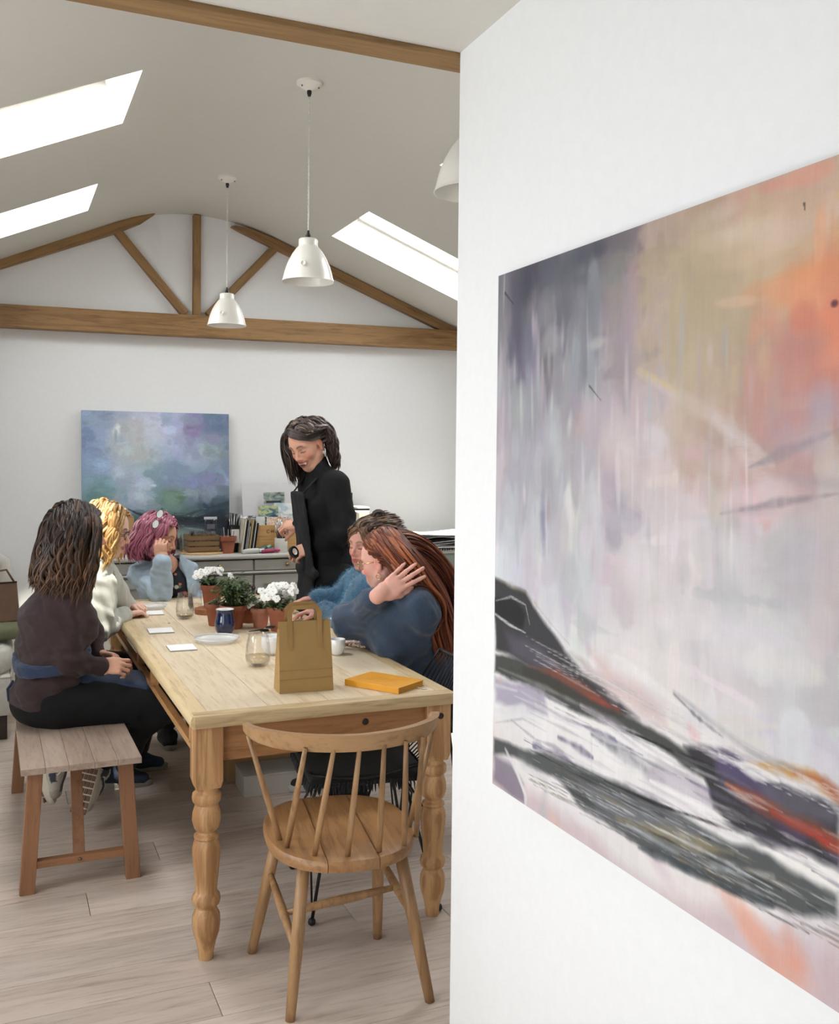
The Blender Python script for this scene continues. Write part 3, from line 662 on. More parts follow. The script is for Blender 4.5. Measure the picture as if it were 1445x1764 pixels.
# phone
t = thing('smartphone', (1.352, 3.748, TZ), 'smartphone lying face down in a bronze and white patterned case on the table edge', 'phone', rz=R(-62))
b = MB(); b.box((0, 0, .006), (.150, .074, .0100), None, .004); 
PH, nt, bb = newmat('bronze_patterned_case'); mp = coords(nt, (40, 40, 40)); vz = N(nt, 'ShaderNodeTexNoise', ins={'Scale': 1.1, 'Detail': 2, 'Distortion': 2}); nt.links.new(mp.outputs[0], vz.inputs['Vector'])
cr = N(nt, 'ShaderNodeValToRGB'); cr.color_ramp.elements[0].color = s2l((120, 82, 60)); cr.color_ramp.elements[0].position = .46; cr.color_ramp.elements[1].color = s2l((222, 196, 176)); cr.color_ramp.elements[1].position = .54
nt.links.new(vz.outputs[0], cr.inputs[0]); nt.links.new(cr.outputs[0], bb.inputs['Base Color']); bb.inputs['Roughness'].default_value = .25
b.build('case', PH, t); b = MB(); b.box((.052, .017, .0125), (.034, .032, .003), None, .0014); b.build('camera_bump', plain('bronze_metal', (96, 62, 44), .3, metal=.4), t)
for dx, dy in ((-.008, -.007), (.008, .007), (-.008, .007)):
    b = MB(); b.lathe([(.0055, 0), (.0055, .0018), (.0045, .0022), (.0005, .0022)], (.052+dx, .017+dy, .0135), 14); b.build('lens', BLACK, t, True)
# ---------------------------------------------------------------- flower pots
TC = plain('terracotta', (160, 96, 70), .85, .25, 70, .22); TCP = plain('chalky_pink_terracotta', (204, 138, 112), .9, .25, 70, .3); SOIL = plain('dark_soil', (42, 30, 24), .95, .9, 150, .4)
LEAF = plain('mid_green_leaf', (74, 96, 52), .55, 0, 20, .35); LEAF2 = plain('grey_green_leaf', (92, 108, 74), .6, 0, 20, .3); STEM = plain('green_stem', (92, 112, 64), .6)
WP = plain('white_petal', (246, 246, 242), .6, 0, 60, .03); YE = plain('yellow_eye', (214, 190, 70), .6); DP = plain('maroon_petal', (58, 22, 34), .6, 0, 40, .3)
def pot(x, y, z, r, h, label, mat=TC, grp='terracotta pots on the table', lab=None):
    t = thing('potted_plant', (x, y, z), label, 'plant', grp)
    b = MB(); b.lathe([(.0005, 0), (r*.66, 0), (r*.68, .003), (r*.86, h*.74), (r*.87, h*.76), (r*.985, h*.77), (r, h*.79), (r*1.02, h*.985), (r*1.0, h), (r*.92, h), (r*.90, h*.96), (r*.84, h*.80)], (0, 0, 0), 40); b.build('pot', mat, t, ang=45)
    b = MB(); b.lathe([(.0005, h*.88), (r*.5, h*.9), (r*.88, h*.86)], (0, 0, 0), 24); b.build('soil', SOIL, t, True)
    return t
def leaf(b, p, d, L, W, up=Vector((0, 0, 1)), bend=.25):
    d = Vector(d).normalized(); s = d.cross(up)
    if s.length < .01: s = Vector((1, 0, 0))
    s.normalize(); n = s.cross(d); p = Vector(p); vs = []
    for q, w_ in ((0, .08), (.3, .85), (.6, 1), (.85, .6), (1, .03)):
        c = p+d*L*q-n*(bend*L*q*q)
        vs += [tuple(c-s*W*w_/2+n*W*.12*w_), tuple(c), tuple(c+s*W*w_/2+n*W*.12*w_)]
    fs = []
    for k in range(4): fs += [(k*3, k*3+1, k*3+4, k*3+3), (k*3+1, k*3+2, k*3+5, k*3+4)]
    b.add(vs, fs)
def foliage(t, n, r, z0, z1, L, W, mat, seed, stems=10, spread=1.0, nm='leaves'):
    rg = random.Random(seed); b = MB(); sb = MB(); per = max(1, n//stems)
    for k in range(stems):
        a = rg.random()*6.28; rr = r*math.sqrt(rg.random())*spread; tip = Vector((rr*math.cos(a), rr*math.sin(a), z1*(1-.35*(rr/r)**2)-rg.random()*.2*(z1-z0)))
        base = Vector((tip.x*.35, tip.y*.35, z0)); sb.tube([base, (base+tip)/2+Vector((0, 0, .01)), tip], [.0016, .0013, .0008], 4)
        for j in range(per):
            q = .25+.75*(j+rg.random())/per; p = base.lerp(tip, q); aa = rg.random()*6.28; d = Vector((math.cos(aa), math.sin(aa), rg.uniform(-.2, .8)))
            leaf(b, p, d, L*rg.uniform(.6, 1.1), W*rg.uniform(.7, 1.1), bend=rg.uniform(.1, .5))
    tag(sb.build('stems', STEM, t, True, recalc=False), kind='stuff'); tag(b.build(nm, mat, t, True, recalc=False), kind='stuff')
def pansy(t, p, d, r, mat, seed):
    """five flat overlapping petals and an eye"""
    rg = random.Random(seed); d = Vector(d).normalized(); u = d.cross(Vector((0, 0, 1))).normalized(); v = u.cross(d); p = Vector(p); b = MB()
    for k, (a, s) in enumerate(((90+38, .95), (90-38, .95), (180+8, .85), (-8, .85), (270, 1.05))):
        a = R(a+rg.uniform(-6, 6)); c = p+(u*math.cos(a)+v*math.sin(a))*r*.5+d*(.0012*k); vs = [tuple(c+d*.001)]
        for j in range(9): q = j*2*math.pi/9; vs.append(tuple(c+(u*math.cos(q)*.56+v*math.sin(q)*.52)*r*s+d*(-.003+.003*math.cos(3*q))))
        b.add(vs, [(0, 1+j, 1+(j+1) % 9) for j in range(9)])
    f = b.build('flower', mat, t, True, recalc=False)
    e = MB(); e.ball(p+d*.006, r*.12, 6, 5); e.build('flower_eye', YE, f, True)
tA = pot(.968, 4.795, TZ+.028, .056, .112, 'terracotta pot of white pansies raised on a wooden block, farthest of the pots')
foliage(tA, 260, .085, .10, .165, .026, .013, LEAF, 1, 26)
rg = random.Random(11)
for k in range(24):
    a = rg.random()*6.28; rr = .10*math.sqrt(rg.random()); z = .185-.045*(rr/.1)**2+rg.uniform(-.01, .012)
    pansy(tA, (rr*math.cos(a), rr*math.sin(a)*.8, z), (.3*math.cos(a)+rg.uniform(-.3, .3), -.75+rg.uniform(-.3, .3), .55), .017, WP, k)
t = thing('wooden_block', (.950, 4.780, TZ), 'round brown wooden block under the farthest flower pot', 'block'); b = MB(); b.lathe([(.0005, 0), (.068, 0), (.069, .002), (.069, .026), (.067, .0278), (.0005, .0278)], (0, 0, 0), 36); b.build('disc', wood('brown_block_wood', (160, 104, 68), (140, 88, 56), (90, 54, 34), 'X'), t, ang=40)
tB = pot(.915, 4.43, TZ, .052, .100, 'small terracotta pot of low green leaves directly behind the blue mug'); foliage(tB, 130, .06, .09, .125, .024, .012, LEAF2, 2, 18)
tC = pot(.968, 4.325, TZ, .060, .105, 'terracotta pot with a bushy leafy green herb, standing right behind the blue mug')
foliage(tC, 620, .115, .095, .250, .038, .013, LEAF, 3, 46, 1.0)
tD = pot(1.075, 4.46, TZ, .052, .100, 'darker terracotta pot with maroon pansies behind the pale pink pot'); foliage(tD, 120, .06, .09, .13, .022, .012, LEAF, 4, 16)
rg = random.Random(12)
for k in range(8): pansy(tD, (rg.uniform(-.05, .05), rg.uniform(-.04, .04), .145+rg.uniform(-.02, .04)), (rg.uniform(-.5, .5), -.8, .4), .013, DP, 40+k)
tE = pot(1.090, 4.315, TZ, .045, .088, 'small chalky pink terracotta pot with low leaves and one white flower', TCP); foliage(tE, 130, .06, .08, .125, .022, .012, LEAF, 5, 18)
for k in range(3): pansy(tE, (-.055+.02*k, -.01, .10+.012*k), (-.3, -.8, .4), .014, WP, 60+k)
tF = pot(1.150, 4.20, TZ, .060, .108, 'terracotta pot crowded with large white pansies, rightmost by the paper bag')
foliage(tF, 300, .085, .10, .165, .026, .014, LEAF, 6, 28)
rg = random.Random(13)
for k in range(26):
    a = rg.random()*6.28; rr = .095*math.sqrt(rg.random()); z = .205-.055*(rr/.095)**2+rg.uniform(-.015, .02)
    pansy(tF, (rr*math.cos(a), rr*math.sin(a)*.8, z), (.3*math.cos(a)+rg.uniform(-.3, .3), -.75+rg.uniform(-.3, .3), .5), .020, WP, 80+k)
# ---------------------------------------------------------------- cardboard boxes under the table
KB = plain('cardboard', (176, 140, 98), .85, .1, 120, .06)
t = thing('cardboard_box', (1.14, 4.62, 0), 'brown cardboard box on the floor under the table', 'box', rz=R(-3)); b = MB(); b.box((0, 0, .115), (.30, .25, .23), None, .002); b.build('carton', KB, t); b = MB(); b.box((0, 0, .2312), (.05, .25, .001)); b.build('tape', plain('parcel_tape', (150, 112, 70), .3), t)
t = thing('cardboard_box', (1.17, 4.36, 0), 'pale flat box on the floor in front of the brown cardboard box', 'box', rz=R(-2)); b = MB(); b.box((0, 0, .045), (.32, .2, .09), None, .002); b.build('carton', plain('pale_grey_card', (190, 184, 174), .8), t); b = MB(); b.box((0, 0, .0935), (.326, .206, .007), None, .002); b.build('lid', plain('pale_grey_card', (190, 184, 174), .8), t)
# ---------------------------------------------------------------- painted surfaces (colour stored on the paint mesh)
def fnoise(h, w, cells, seed, octv=4, aspect=1.0):
    """smooth value noise 0..1, cells along the width"""
    rs = np.random.RandomState(seed); out = np.zeros((h, w), np.float32); amp = 1.; tot = 0
    cx, cy = cells, max(1, cells*aspect*h/w)
    for o in range(octv):
        nx, ny = int(cx)+2, int(cy)+2; g = rs.rand(ny+1, nx+1).astype(np.float32)
        xs = np.linspace(0, nx-1.001, w); ys = np.linspace(0, ny-1.001, h); xi = xs.astype(int); yi = ys.astype(int); fx = xs-xi; fy = ys-yi
        fx = fx*fx*(3-2*fx); fy = fy*fy*(3-2*fy)
        a = g[np.ix_(yi, xi)]; b_ = g[np.ix_(yi, xi+1)]; c = g[np.ix_(yi+1, xi)]; d = g[np.ix_(yi+1, xi+1)]
        out += amp*((a*(1-fx)+b_*fx)*(1-fy)[:, None]+(c*(1-fx)+d*fx)*fy[:, None]); tot += amp; amp *= .55; cx *= 2; cy *= 2
    return out/tot
class Paint:
    """a little brush engine over an array of colours; u to the right, v downward, both 0..1"""
    def __init__(s, us, vs, asp):
        s.u, s.v = np.meshgrid(us, vs); s.asp = asp; s.h, s.w = s.u.shape; s.c = np.zeros((s.h, s.w, 3), np.float32)+.8
    def grid(s, cols, us, vs, warp=.03, seed=1):
        """smooth colour field through a table of colours, edges broken up by noise"""
        cols = np.array(cols, np.float32)/255; U = s.u+(fnoise(s.h, s.w, 9, seed)-.5)*warp*2; V = s.v+(fnoise(s.h, s.w, 9, seed+1)-.5)*warp*2
        iu = np.clip(np.searchsorted(us, U)-1, 0, len(us)-2); iv = np.clip(np.searchsorted(vs, V)-1, 0, len(vs)-2)
        us = np.array(us); vs = np.array(vs)
        fu = np.clip((U-us[iu])/(us[iu+1]-us[iu]), 0, 1)[..., None]; fv = np.clip((V-vs[iv])/(vs[iv+1]-vs[iv]), 0, 1)[..., None]
        fu = fu*fu*(3-2*fu); fv = fv*fv*(3-2*fv)
        s.c = (cols[iv, iu]*(1-fu)+cols[iv, iu+1]*fu)*(1-fv)+(cols[iv+1, iu]*(1-fu)+cols[iv+1, iu+1]*fu)*fv
    def blend(s, m, col): m = np.clip(m, 0, 1)[..., None]; s.c = s.c*(1-m)+np.array(col, np.float32)/255*m
    def dab(s, u, v, ru, rv, col, a=.6, rot=0, hard=.5, rag=.5, seed=0):
        x = (s.u-u); y = (s.v-v)/s.asp; r = R(rot); X = (x*math.cos(r)+y*math.sin(r))/ru; Y = (-x*math.sin(r)+y*math.cos(r))/(rv/s.asp)
        k = abs(X) < 2; d = np.sqrt(X*X+Y*Y)+(RN[seed % len(RN)]-.5)*rag*2
        s.blend(a*np.clip((1-d)/(1-hard+.02)+.0, 0, 1), col)
    def stroke(s, pts, wd, col, a=.8, hard=.6, rag=.35, seed=0, bris=.4):
        """ragged stroke along a polyline of (u, v[, width factor])"""
        best = np.full((s.h, s.w), 9., np.float32); bt = np.zeros_like(best)
        for i in range(len(pts)-1):
            p, q = pts[i], pts[i+1]; w0 = p[2] if len(p) > 2 else 1; w1 = q[2] if len(q) > 2 else 1
            dx, dy = q[0]-p[0], (q[1]-p[1])/s.asp; L = dx*dx+dy*dy+1e-9
            X = s.u-p[0]; Y = (s.v-p[1])/s.asp; t = np.clip((X*dx+Y*dy)/L, 0, 1)
            d = np.hypot(X-t*dx, Y-t*dy)/(wd*(w0+(w1-w0)*t)+1e-5); m = d < best; best = np.where(m, d, best)
        best = best+(RN[seed % len(RN)]-.5)*rag*2
        s.blend(a*np.clip((1-best)/(1-hard+.02), 0, 1)*(1-bris*RB[seed % len(RB)]), col)
    def poly(s, pts, col, a=.9, soft=.004, rag=.008, seed=0):
        rag *= .6; soft *= .7
        """filled shape with ragged soft edge"""
        U = s.u+(RN[seed % len(RN)]-.5)*rag*2; V = s.v+(RN[(seed+1) % len(RN)]-.5)*rag*2
        ins = np.zeros((s.h, s.w), bool); dist = np.full((s.h, s.w), 9., np.float32); n = len(pts)
        for i in range(n):
            x0, y0 = pts[i]; x1, y1 = pts[(i+1) % n]
            if y0 != y1:
                c = ((y0 > V) != (y1 > V)) & (U < (x1-x0)*(V-y0)/(y1-y0)+x0); ins ^= c
            dx, dy = x1-x0, (y1-y0)/s.asp; L = dx*dx+dy*dy+1e-9; X = U-x0; Y = (V-y0)/s.asp; t = np.clip((X*dx+Y*dy)/L, 0, 1)
            dist = np.minimum(dist, np.hypot(X-t*dx, Y-t*dy))
        sd = np.where(ins, dist, -dist)
        s.blend(a*np.clip(.5+sd/soft*.5, 0, 1), col)
def l_from_s(c): return np.where(c <= .04045, c/12.92, ((np.clip(c, 0, 1)+.055)/1.055)**2.4)
def paint_mesh(name, P, corner, du, dv, size, mat, parent, us, vs):
    """grid mesh carrying the painted colours; corner top-left, du/dv unit vectors along u and v"""
    h, w = P.h, P.w; cu = np.array(corner)[None, None, :]+P.u[..., None]*np.array(du)*size[0]+P.v[..., None]*np.array(dv)*size[1]
    me = bpy.data.meshes.new(name); idx = np.arange(h*w).reshape(h, w)
    q = np.stack([idx[:-1, :-1], idx[1:, :-1], idx[1:, 1:], idx[:-1, 1:]], -1).reshape(-1, 4)
    me.vertices.add(h*w); me.vertices.foreach_set('co', cu.reshape(-1).astype(np.float32))
    me.loops.add(q.size); me.loops.foreach_set('vertex_index', q.reshape(-1).astype(np.int32))
    me.polygons.add(len(q)); me.polygons.foreach_set('loop_start', np.arange(0, q.size, 4, dtype=np.int32)); 
    me.update(calc_edges=True); me.validate()
    ca = me.color_attributes.new('Col', 'FLOAT_COLOR', 'POINT'); rgba = np.ones((h*w, 4), np.float32); rgba[:, :3] = l_from_s(P.c).reshape(-1, 3)
    ca.data.foreach_set('color', rgba.reshape(-1))
    return link(name, me, mat, parent)
# homography-free mapping: photo sketch coordinates to artwork coordinates for the large canvas (its plane seen at a slant)
PY0, PY1, PZ0, PZ1 = .56, 1.928, .793, 1.928
def sk(px, py):
    d = F+Rv*((px-722.5)/1680)-Uv*((py-838.2)/1680); d = d*((XP-.03)/d.x); return ((PY1-d.y)/(PY1-PY0), (PZ1-1.52-d.z)/(PZ1-PZ0))
BUILD_ART = True
nu, nv = 470, 500
us = np.concatenate([np.linspace(0, .76, nu), np.linspace(.765, 1, 40)]); vs = np.linspace(0, 1, nv)
P = Paint(us, vs, (PY1-PY0)/(PZ1-PZ0))
RN = [fnoise(P.h, P.w, 14, 100+k, 5, 1.0) for k in range(4)]+[fnoise(P.h, P.w, 8, 200+k, 5, .25) for k in range(2)]+[fnoise(P.h, P.w, 60, 300+k, 3, .12) for k in range(2)]
RB = [np.clip(fnoise(P.h, P.w, 50, 400+k, 4, a)*3-1.1, 0, 1) for k, a in enumerate((.1, 8., .3, 1.))]
# table of colours read off at photo positions: columns x, rows follow the canvas slant
xs_ = [856, 900, 960, 1040, 1120, 1200, 1290, 1370, 1445]
top = lambda x: 475-(x-859)*.3584; bot = lambda x: 1345+(x-851)*.678
rows = [
 [(122,122,132),(82,84,96),(92,94,106),(98,98,108),(186,160,156),(196,172,158),(204,166,150),(206,176,156),(208,190,172)],
 [(120,118,128),(96,98,112),(132,132,142),(124,126,134),(176,160,152),(190,172,146),(200,178,158),(208,186,168),(214,182,156)],
 [(166,162,170),(112,112,128),(156,156,164),(138,138,146),(182,164,166),(186,170,144),(192,174,146),(212,168,136),(220,152,116)],
 [(176,170,180),(144,146,158),(162,164,172),(166,160,168),(188,170,166),(184,170,148),(188,172,150),(214,152,132),(222,138,116)],
 [(178,172,184),(160,162,172),(176,174,182),(184,172,180),(206,196,198),(190,176,160),(192,164,148),(200,140,130),(196,150,146)],
 [(190,186,194),(170,168,178),(178,184,190),(184,168,172),(214,202,204),(204,186,182),(196,158,150),(188,150,148),(172,162,174)],
 [(196,192,200),(178,176,186),(190,196,200),(180,172,180),(208,200,204),(214,202,206),(206,196,200),(200,192,198),(188,182,188)],
 [(206,206,212),(188,190,198),(200,202,206),(196,190,198),(212,204,208),(214,208,212),(206,202,208),(196,190,196),(200,192,192)],
 [(220,220,226),(190,190,204),(200,198,208),(208,204,210),(212,206,210),(210,206,210),(202,198,204),(192,190,196),(194,190,196)],
 [(228,228,232),(206,206,216),(216,216,222),(222,218,222),(222,218,220),(218,214,216),(204,200,204),(192,190,194),(190,188,194)],
 [(232,232,234),(226,226,232),(226,226,230),(228,224,226),(224,220,222),(224,222,224),(214,210,212),(206,204,208),(204,204,210)],
 [(234,234,236),(230,230,232),(228,226,228),(226,222,222),(226,224,224),(228,226,226),(222,218,220),(218,214,216),(214,214,218)],
 [(236,236,238),(234,234,236),(230,228,230),(226,220,220),(228,224,224),(230,226,226),(226,222,222),(222,216,218),(218,214,216)],
 [(222,206,202),(222,206,206),(226,206,202),(214,196,202),(212,192,196),(218,194,192),(214,188,184),(204,186,190),(206,196,202)],
 [(214,190,186),(212,190,192),(214,190,190),(206,188,196),(204,184,192),(212,178,170),(222,170,156),(200,170,172),(196,172,178)]]
# resample onto a regular (u, v) table
UU = np.linspace(0, 1, 13); VV = np.linspace(0, 1, len(rows)); xu = []
for u in UU:
    # photo x of artwork column u (numeric search on the slanted plane)
    lo, hi = 850., 1800.
    for _ in range(30):
        mid = (lo+hi)/2
        if sk(mid, 900)[0] < u: lo = mid
        else: hi = mid
    xu.append(lo)
tab = [[[np.interp(x, xs_, [c[k] for c in row]) for k in range(3)] for x in xu] for row in rows]
P.grid(tab, list(UU), list(VV), .035, 21)
def S(pts): return [sk(*p[:2])+tuple(p[2:]) for p in pts]
rs = random.Random(4)
# loose scrubbed brushwork over the sky
for k in range(460):
    u, v = rs.random()*.8, rs.random()*.72; i = min(int(v*(nv-1)), nv-1); j = min(int(u/.76*nu), nu-1)
    base = P.c[i, j]*255; f = rs.uniform(-13, 13); vert = u < .28 or rs.random() < .5
    P.dab(u, v, rs.uniform(.008, .03) if vert else rs.uniform(.02, .09), rs.uniform(.03, .11) if vert else rs.uniform(.008, .03), base+f+np.array([rs.uniform(-5, 5) for _ in range(3)]), rs.uniform(.35, .85), rs.uniform(-12, 12), .68, .7, rs.randrange(8))
# dark upper left corner
for (x, y, rx, ry, c, a) in [(905,500,.05,.05,(72,74,88),.8),(1000,445,.05,.035,(78,82,94),.7),(890,560,.022,.13,(84,84,98),.75),(1030,430,.03,.02,(74,78,90),.6),(960,470,.07,.04,(96,98,110),.7),(1010,520,.07,.06,(122,124,134),.6),
        (940,540,.03,.05,(150,148,158),.6),(880,600,.018,.05,(80,82,98),.6),(868,500,.006,.1,(206,202,198),.7),(918,560,.006,.04,(190,184,196),.6),(1000,480,.03,.02,(86,90,102),.5),(950,590,.05,.03,(176,174,182),.6),(1030,590,.03,.012,(190,188,190),.7),(1015,570,.05,.03,(134,134,142),.5),(862,620,.006,.06,(196,190,198),.6)]:
    u, v = sk(x, y); P.dab(u, v, rx, ry, c, a, rs.uniform(-8, 8), .3, .7, rs.randrange(6))
# tan, peach, orange and rose fields
for (x, y, rx, ry, c, a, r) in [(1180,520,.09,.16,(190,174,146),.75,0),(1240,600,.05,.12,(188,172,146),.6,0),(1130,470,.05,.05,(184,168,146),.5,0),(1090,470,.02,.06,(182,156,160),.6,0),(1080,540,.02,.09,(176,160,172),.5,0),
        (1270,400,.09,.03,(222,206,192),.55,4),(1350,400,.05,.03,(214,192,178),.6,0),(1240,370,.05,.02,(216,200,188),.5,0),(1380,330,.06,.03,(206,176,158),.6,0),(1400,300,.05,.015,(226,164,146),.7,0),(1330,320,.03,.01,(226,156,140),.5,0),
        (1420,470,.10,.02,(224,156,110),.8,3),(1380,500,.08,.03,(228,156,120),.7,2),(1430,500,.03,.06,(222,148,118),.6,0),(1330,500,.05,.018,(220,164,130),.6,2),(1440,560,.03,.04,(228,140,112),.7,0),
        (1380,600,.06,.05,(192,140,132),.8,0),(1330,560,.03,.03,(214,154,134),.7,0),(1400,660,.05,.04,(198,138,130),.7,0),(1320,680,.05,.05,(196,148,140),.7,0),(1290,650,.02,.05,(202,154,144),.7,0),(1330,740,.035,.03,(194,146,146),.8,0),
        (1420,700,.05,.05,(178,166,180),.8,0),(1400,760,.05,.03,(186,172,182),.7,0),(1190,780,.04,.02,(206,178,184),.7,0),(1180,740,.03,.03,(204,184,172),.6,0),(1250,800,.05,.02,(206,190,194),.5,0),(1300,570,.015,.03,(214,160,134),.6,0),
        (1210,720,.05,.03,(196,178,158),.5,20),(1140,660,.04,.008,(206,184,120),.7,22),(1270,520,.05,.008,(214,186,160),.6,5),(1385,545,.02,.02,(216,128,110),.6,0)]:
    u, v = sk(x, y); P.dab(u, v, rx, ry, c, a, r, .35, .7, rs.randrange(6))
# pale diagonals, veils and vertical drips
P.stroke(S([(1100,640,.5),(1180,690,1),(1250,730,1),(1330,800,.5)]), .012, (214,200,196), .55, .3, .5, 0, .5)
P.stroke(S([(1230,720,.5),(1280,770,1),(1330,850,1)]), .02, (216,204,206), .6, .3, .6, 1, .4)
for k in range(90):
    x = rs.uniform(860, 1300); y = rs.uniform(560, 960); u, v = sk(x, y); c = rs.choice([(222,216,220),(176,178,190),(188,176,186),(206,196,200),(230,226,230),(170,172,184),(192,200,206)])
    P.dab(u, v, rs.uniform(.002, .008), rs.uniform(.02, .09), c, rs.uniform(.2, .55), rs.uniform(-5, 5), .2, .5, 2+rs.randrange(6))
for (x, y, rx, ry, c, a) in [(950,740,.03,.08,(186,196,204),.6),(1000,730,.02,.04,(196,164,160),.45),(960,780,.02,.09,(206,212,216),.5),(935,900,.012,.07,(132,130,156),.7),(945,870,.01,.04,(170,140,150),.5),(1080,800,.03,.08,(224,214,216),.6),(1050,760,.04,.06,(216,206,210),.5),(1300,880,.05,.012,(160,152,158),.5),(1400,830,.07,.014,(156,150,158),.5),(1260,895,.02,.02,(168,160,164),.5),
        (1330,740,.02,.08,(172,164,172),.3),(1400,880,.08,.05,(198,186,186),.5),(1150,900,.08,.05,(216,206,210),.5),(1380,980,.06,.08,(186,184,192),.7),(1440,1020,.04,.08,(190,176,176),.5),(1250,960,.06,.05,(214,210,214),.5),(1110,980,.06,.05,(228,224,228),.5),(1300,1110,.12,.06,(228,224,226),.5),(1200,1060,.08,.05,(224,220,222),.5)]:
    u, v = sk(x, y); P.dab(u, v, rx, ry, c, a, rs.uniform(-6, 6), .2, .6, rs.randrange(6))
P.stroke(S([(1240,885,.3),(1330,868,1),(1445,850,.6)]), .006, (134,128,136), .6, .1, .9, 4, .7)
P.stroke(S([(1290,805,.3),(1350,780,1),(1445,740,.8)]), .008, (138,136,148), .5, .1, .9, 4, .6)
P.stroke(S([(870,505,1),(885,525,.4)]), .003, (50,50,56), .8); P.stroke(S([(1015,665,1),(1035,690,.4)]), .002, (90,92,100), .8)
P.dab(*sk(1437, 523), .006, .006, (96, 58, 66), .9, 0, .5, .5, 1)
P.stroke(S([(1385,350,.7),(1386,362,.4)]), .002, (40,40,44), .9)
# the dark headland, its stripes and the white sweep
P.poly(S([(853,1040),(900,1060),(960,1110),(1060,1200),(1180,1300),(1300,1390),(1445,1500),(1445,1764),(853,1764)]), (232,232,234), .85, .03, .02, 0)
P.poly(S([(850,1560),(853,1320),(900,1350),(1000,1420),(1080,1500),(1200,1560),(1330,1590),(1445,1610),(1445,1800)]), (208,190,196), .9, .02, .02, 2)
P.dab(*sk(960,1425), .05, .02, (222,190,176), .7, 30, .2, .6, 1); P.dab(*sk(1130,1480), .06, .02, (206,184,196), .6, 30, .2, .6, 1)
P.dab(*sk(1300,1610), .09, .03, (226,166,146), .8, 26, .2, .7, 1); P.dab(*sk(1370,1660), .05, .03, (228,156,132), .8, 26, .2, .7, 0); P.dab(*sk(1400,1620), .06, .025, (222,214,220), .7, 26, .2, .7, 3); P.dab(*sk(1440,1700), .06, .05, (196,174,182), .7, 20, .2, .6, 2)
P.poly(S([(853,997),(880,1005),(905,1020),(930,1065),(965,1110),(1010,1160),(1060,1200),(1100,1240),(1060,1230),(990,1190),(920,1150),(853,1120)]), (52,52,56), .96, .006, .012, 0)
P.poly(S([(853,1030),(885,1030),(905,1060),(900,1085),(870,1070),(853,1060)]), (30,30,32), .9, .006, .01, 1)
P.poly(S([(870,1095),(930,1110),(960,1150),(935,1155),(880,1130)]), (96,92,108), .7, .012, .02, 3)
P.poly(S([(985,1120),(1050,1175),(1060,1205),(1010,1165)]), (170,160,158), .7, .01, .02, 2)
P.stroke(S([(853,1035,.4),(880,1028,1),(905,1042,.6),(912,1075,.3)]), .003, (200,200,200), .8, .3, .5, 1)
P.stroke(S([(853,1058,1),(880,1078,.8),(905,1090,.3)]), .004, (226,226,228), .9, .4, .5, 1)
P.stroke(S([(858,1000,.7),(905,1020,1),(945,1070,.8),(980,1110,.5)]), .006, (150,142,110), .35, .1, .9, 1)
P.poly(S([(1010,1110),(1070,1160),(1140,1215),(1150,1250),(1100,1235),(1050,1190)]), (214,192,190), .75, .012, .02, 1)
P.stroke(S([(1060,1130,.4),(1110,1165,1),(1170,1215,.4)]), .010, (238,236,238), .7, .2, .7, 0)
P.poly(S([(900,1150),(960,1150),(1020,1190),(1060,1215),(1075,1235),(1010,1215),(950,1190),(900,1165)]), (124,72,58), .9, .006, .016, 2)
P.stroke(S([(940,1180,.4),(1020,1205,1),(1065,1222,.8)]), .006, (168,66,52), .7, .2, .7, 1)
P.stroke(S([(880,1150,.6),(950,1180,1),(1010,1215,.5)]), .006, (150,120,60), .6, .2, .8, 3)
P.poly(S([(853,1128),(900,1140),(960,1170),(1020,1205),(1090,1240),(1180,1290),(1250,1340),(1240,1362),(1170,1310),(1090,1262),(1000,1230),(930,1195),(853,1160)]), (58,60,58), .92, .005, .014, 0)
P.stroke(S([(858,1150,.7),(940,1185,1),(1040,1235,.5)]), .006, (170,172,164), .5, .2, .9, 4)
P.poly(S([(853,1165),(880,1172),(940,1190),(945,1235),(900,1225),(853,1205)]), (166,160,182), .85, .008, .015, 2)
P.dab(*sk(862,1172), .012, .012, (214,184,168), .7, 0, .3, .6, 1); P.stroke(S([(853,1180,1),(890,1190,.4)]), .006, (226,224,228), .6, .2, .8, 0)
P.stroke(S([(853,1225,.6),(900,1222,1),(945,1240,.6)]), .010, (226,228,232), .9, .3, .6, 0); P.stroke(S([(853,1245,.5),(900,1238,1),(940,1260,.5)]), .003, (182,184,192), .6, .2, .6, 0)
P.stroke(S([(920,1285,.8),(960,1300,1),(990,1320,.5)]), .009, (104,98,128), .85, .2, .9, 1); P.stroke(S([(962,1270,.8),(1000,1290,1),(1020,1305,.5)]), .008, (100,94,122), .85, .2, .9, 2)
P.stroke(S([(880,1240,.3),(930,1280,1),(945,1310,.4)]), .005, (150,148,156), .5, .2, .9, 3); P.stroke(S([(1018,1250,1),(1019,1330,1)]), .0012, (190,190,196), .7)
P.stroke(S([(1000,1215,.4),(1060,1250,1),(1180,1340,1),(1290,1420,.6)]), .012, (176,170,180), .75, .2, .7, 2, .3)
P.stroke(S([(1020,1265,.5),(1080,1300,1),(1140,1345,.7)]), .014, (116,118,128), .75, .2, .8, 3, .5)
P.stroke(S([(1040,1240,.4),(1110,1290,1),(1180,1330,.6)]), .004, (240,240,242), .9, .4, .4, 0)
P.poly(S([(1140,1320),(1230,1370),(1240,1390),(1232,1420),(1150,1370),(1110,1340)]), (196,186,200), .75, .01, .015, 1)
P.poly(S([(851,1272),(880,1285),(940,1300),(1000,1320),(1050,1345),(1120,1375),(1200,1420),(1260,1450),(1340,1480),(1400,1520),(1445,1540),(1445,1578),(1380,1578),(1300,1555),(1200,1510),(1120,1470),(1050,1420),(1000,1390),(960,1345),(900,1310),(851,1300)]), (76,80,82), .95, .006, .014, 0)
